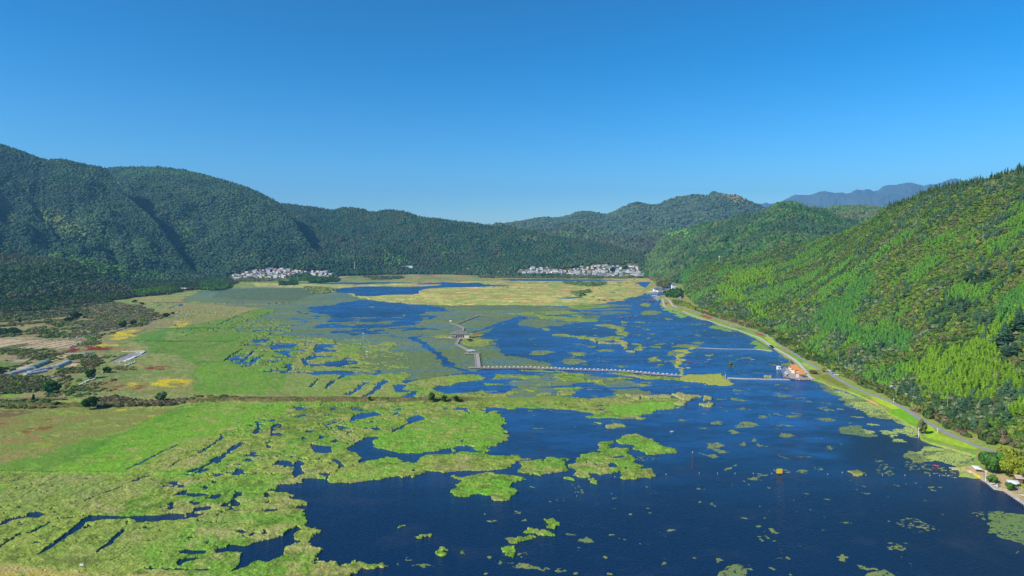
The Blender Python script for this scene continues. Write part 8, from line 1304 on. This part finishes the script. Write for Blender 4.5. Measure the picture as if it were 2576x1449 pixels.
for nm, lb, z_, x, y, w, h, rgb, n in (
  ('round_tree', 'largest dark green tree of the three on the dyke, leftmost', zb, 1715, 1305, 7.8, 7.6, (64, 100, 38), 900), ('round_tree', 'middle tree of the three on the dyke', zb, 1842, 1305, 5.6, 5.6, (60, 96, 38), 700), ('round_tree', 'right tree of the three on the dyke', zb, 1952, 1305, 6.2, 5.2, (58, 94, 38), 700),
  ('round_bush', 'small dark bush on the dyke left of the three trees', zb, 1125, 1298, 3.4, 3.8, (66, 84, 40), 400),
  ('broadleaf_tree', 'pale leaved dark tree standing on the left end of the dyke', za, 1555, 1300, 11, 8, (88, 112, 70), 1000), ('broadleaf_tree', 'big dark rounded tree below the timber walkway on the left', za, 870, 1375, 11, 10, (58, 88, 44), 1200), ('broadleaf_tree', 'dark green tree in the scrub below the greenhouses', za, 500, 1225, 15, 10.5, (64, 104, 48), 1200), ('broadleaf_tree', 'tall dark tree above the broken stone wall', za, 880, 1085, 12, 10, (60, 98, 46), 900), ('broadleaf_tree', 'dark tree with long shadow beside the short stone wall', za, 1035, 1030, 9, 6.5, (54, 84, 40), 800), ('conifer', 'tiny dark cone shaped tree beside the timber walkway', za, 320, 1300, 3, 6, (44, 62, 36), 400), ('broadleaf_tree', 'low dark bush right of the timber walkway', za, 540, 1345, 6.5, 3.5, (62, 90, 46), 600),
  ('broadleaf_tree', 'left dark tree of the pair above the stone wall in the scrub', za, 1185, 590, 16, 11, (64, 86, 46), 700), ('broadleaf_tree', 'right dark tree of the pair above the stone wall in the scrub', za, 1295, 572, 14, 10, (58, 80, 42), 700), ('broadleaf_tree', 'dark round tree in the upper scrub left of the tiny white wall', za, 1605, 490, 16, 8.5, (52, 74, 40), 600), ('broadleaf_tree', 'small dark round tree beside the tiny white wall', za, 1675, 465, 9, 6, (54, 78, 42), 500), ('broadleaf_tree', 'green tree at the top edge of the scrub by the tan meadow', za, 1300, 348, 15, 8, (84, 108, 60), 500), ('broadleaf_tree', 'low dark tree right of the green tree by the tan meadow', za, 1375, 368, 13, 6, (60, 80, 44), 400), ('broadleaf_tree', 'dark twin crowned tree in the upper left scrub', za, 735, 500, 22, 14, (52, 76, 44), 900), ('broadleaf_tree', 'dark tree in front of the twin crowned tree', za, 670, 535, 17, 9, (48, 70, 40), 700), ('conifer', 'small dark conifer in the upper left scrub', za, 190, 545, 7, 8, (50, 72, 48), 400),
  ('round_bush', 'dark green bush on the oval grass island by the pavilion', zz, 740, 722, 9, 3.5, (70, 84, 36), 400), ('round_bush', 'rounded green bush on the raft in the boating pond', zc, 2158, 962, 6, 5, (110, 134, 56), 400), ('willow', 'yellow leaved willow at the edge of the parking', zd, 640, 1022, 6.2, 6.2, (158, 158, 56), 700), ('round_bush', 'brownish leafless bush where the path meets the road', zd, 535, 1040, 9, 4.5, (122, 104, 62), 500), ('round_bush', 'round grey green shrub beside the nearest orange hut', zw, 1560, 985, 3, 2.3, (132, 132, 90), 400),
  ('broadleaf_tree', 'large soft green tree standing over the sandy spit at the lower right', zx, 1060, 700, 13.5, 13, (84, 126, 56), 2200), ('round_tree', 'left small round clipped tree on the sandy yard', zx, 1095, 935, 6, 5, (96, 138, 54), 1200), ('round_tree', 'right small round clipped tree on the sandy yard', zx, 1500, 1100, 5.8, 4.8, (80, 122, 52), 1200),
  ('willow', 'tall olive tree behind the yellow topped one at the right edge', zx, 1700, 640, 12, 14, (112, 124, 50), 1500), ('willow', 'yellow green tree low between the big green tree and the hedge', zx, 1290, 700, 8, 9, (124, 140, 50), 1200), ('broadleaf_tree', 'slender grey green tree on the lawn between road and water', zh, 1355, 285, 6.5, 11, (112, 120, 66), 600), ('willow', 'left bushy yellow green tree of the hedge beside the yard', zx, 1470, 800, 10, 13.5, (132, 144, 46), 1800), ('willow', 'middle yellow green tree of the hedge beside the yard', zx, 1680, 860, 11, 14, (138, 144, 46), 1800), ('willow', 'right yellow green tree of the hedge at the picture edge', zx, 1900, 930, 11, 14, (128, 140, 46), 1500), ('willow', 'yellow topped tree behind the hedge and the big green tree', zx, 1400, 640, 11, 13.5, (142, 146, 50), 1500),
  ('broadleaf_tree', 'dark cluster tree, left one in front of the white visitor centre', zk, 960, 930, 13, 11, (56, 92, 40), 600), ('broadleaf_tree', 'dark cluster tree, middle one in front of the white visitor centre', zk, 1100, 920, 15, 13, (60, 98, 42), 700), ('broadleaf_tree', 'dark cluster tree, right one in front of the white visitor centre', zk, 1250, 900, 15, 14, (54, 88, 40), 700), ('broadleaf_tree', 'tree shading the pale road behind the visitor centre trees', zk, 1450, 980, 10, 11, (64, 92, 48), 500),
  ('broadleaf_tree', 'olive green crowned group tree beside the parking, left one', zd, 720, 800, 15, 15, (132, 142, 64), 900), ('broadleaf_tree', 'olive green crowned group tree beside the parking, middle one', zd, 800, 830, 17, 17, (140, 148, 68), 1000), ('broadleaf_tree', 'olive green crowned group tree beside the parking, right one', zd, 900, 880, 14, 14, (124, 136, 60), 800),
  ('bare_tree', 'dark bushy tree over the boat shed end of the far village', v2, 1545, 240, 24, 15, (50, 76, 44), 400), ('broadleaf_tree', 'large dark tree in the right half of the far village', v2, 1860, 290, 34, 28, (48, 74, 44), 600), ('broadleaf_tree', 'dark tree beside the wide white hall of the far village', v2, 2090, 250, 30, 26, (48, 74, 46), 500), ('conifer', 'tall dark tree above the school of the far village', v2, 1250, 225, 16, 26, (44, 70, 46), 400)):
    u, v = z_([(x, y)])[0]
    if nm == 'bare_tree': nm, lb = 'broadleaf_tree', 'dark bushy tree at the left top of the far village'
    t_ = big_tree(nm, lb, u, v, w, h, rgb, .5, n, .22 if n < 700 else .16 if n < 1500 else .12, seed=len(lb)+int(x))
    if z_ is v2: q_ = hit(u, v, .2); t_.location = tuple(q_)
    elif nm == 'conifer': pass
# dark pines standing out on the right slope
for i, (x, y, w, h) in enumerate(((2380, 760, 17, 20), (2200, 120, 13, 14), (2060, 130, 14, 13), (1350, 460, 8, 11), (2530, 620, 17, 22), (2470, 860, 14, 11), (1750, 560, 10, 8))):
    p = hit(*zd([(x, y)])[0]); r = empty('pine_tree', tuple(p)); tv, tf = spiky(13, 12, .5, 1, 90+i); mk('crown', tv*[w, w, h], tf, M_crown, .25, i, r).color = (*[float(q_) for q_ in C(66, 100, 76)], 1); trunk_mb(h, .35, 6, i, .1, .2).build('trunk', M_bark, r)
    prop(r, ['very large blue green pine low on the right, left of the picture edge', 'tall pine high on the right slope near the edge', 'pine left of the tall one high on the slope', 'slim dark pine in the middle of the slope', 'dark pine cut by the right edge of the picture', 'squat pine below the one at the right edge', 'small spreading pine in the centre of the slope'][i], 'pine tree')
# tiny bushes on the golden reed plain
bm = [leafy(60, 700+i, .3) for i in range(3)]; bme = [mesh_np('bush', tv*[.5, .5, 1], tf, M_crown, np.ones((len(tv), 3))) for tv, tf in bm]
R = random.Random(3)
for i, (x, y) in enumerate([(120, 1232), (140, 1228), (190, 1230), (225, 1226), (265, 1228), (300, 1222), (322, 1220), (380, 1240), (430, 1218), (495, 1246), (1090, 1330), (1150, 1355), (1200, 1360), (1262, 1355), (1280, 1358), (1150, 1245), (1090, 1240), (1350, 1220), (1360, 1190), (1330, 1188), (1345, 1192), (1260, 1290), (1290, 1286), (1065, 1265), (1040, 1268), (960, 1282), (935, 1310), (1100, 1222), (1420, 1190), (1490, 1158)]):
    u, v = zn([(x, y)])[0]; q_ = gnd(u, v, .6); o = link('bush', bme[i % 3]); o.location = (float(q_[0]), float(q_[1]), .5); s_ = R.uniform(3.5, 7); o.scale = (s_*1.5, s_*1.5, s_*.55); o.color = (*[float(k) for k in C(104, 110, 62)], 1); prop(o, 'small dark bush dotting the golden reed plain', 'bush', 'bushes on the golden reed plain')
for o in list(PROTO_ROOTS):
    for ch in list(o.children): bpy.data.objects.remove(ch)
    bpy.data.objects.remove(o)
# ------------------------------------------------------------------ air
zmax = max(float(V[..., 2].max()) for nm, V, T in GRIDS)
b = MB().box((0, 11000, (zmax+40-4)/2), (36000, 30000, zmax+40+4)); m = bpy.data.materials.new('air'); m.use_nodes = True; n = m.node_tree; n.nodes.clear(); vo = n.nodes.new('ShaderNodeVolumePrincipled'); ou = n.nodes.new('ShaderNodeOutputMaterial'); vo.inputs['Density'].default_value = HAZE; vo.inputs['Color'].default_value = (.25, .62, 1, 1); vo.inputs['Anisotropy'].default_value = .1; n.links.new(vo.outputs[0], ou.inputs['Volume'])
o = b.build('haze', m); prop(o, kind='stuff'); o['label'] = 'thin blue air between the camera and the far mountains'; o['category'] = 'haze'
log('done', len(bpy.data.objects))
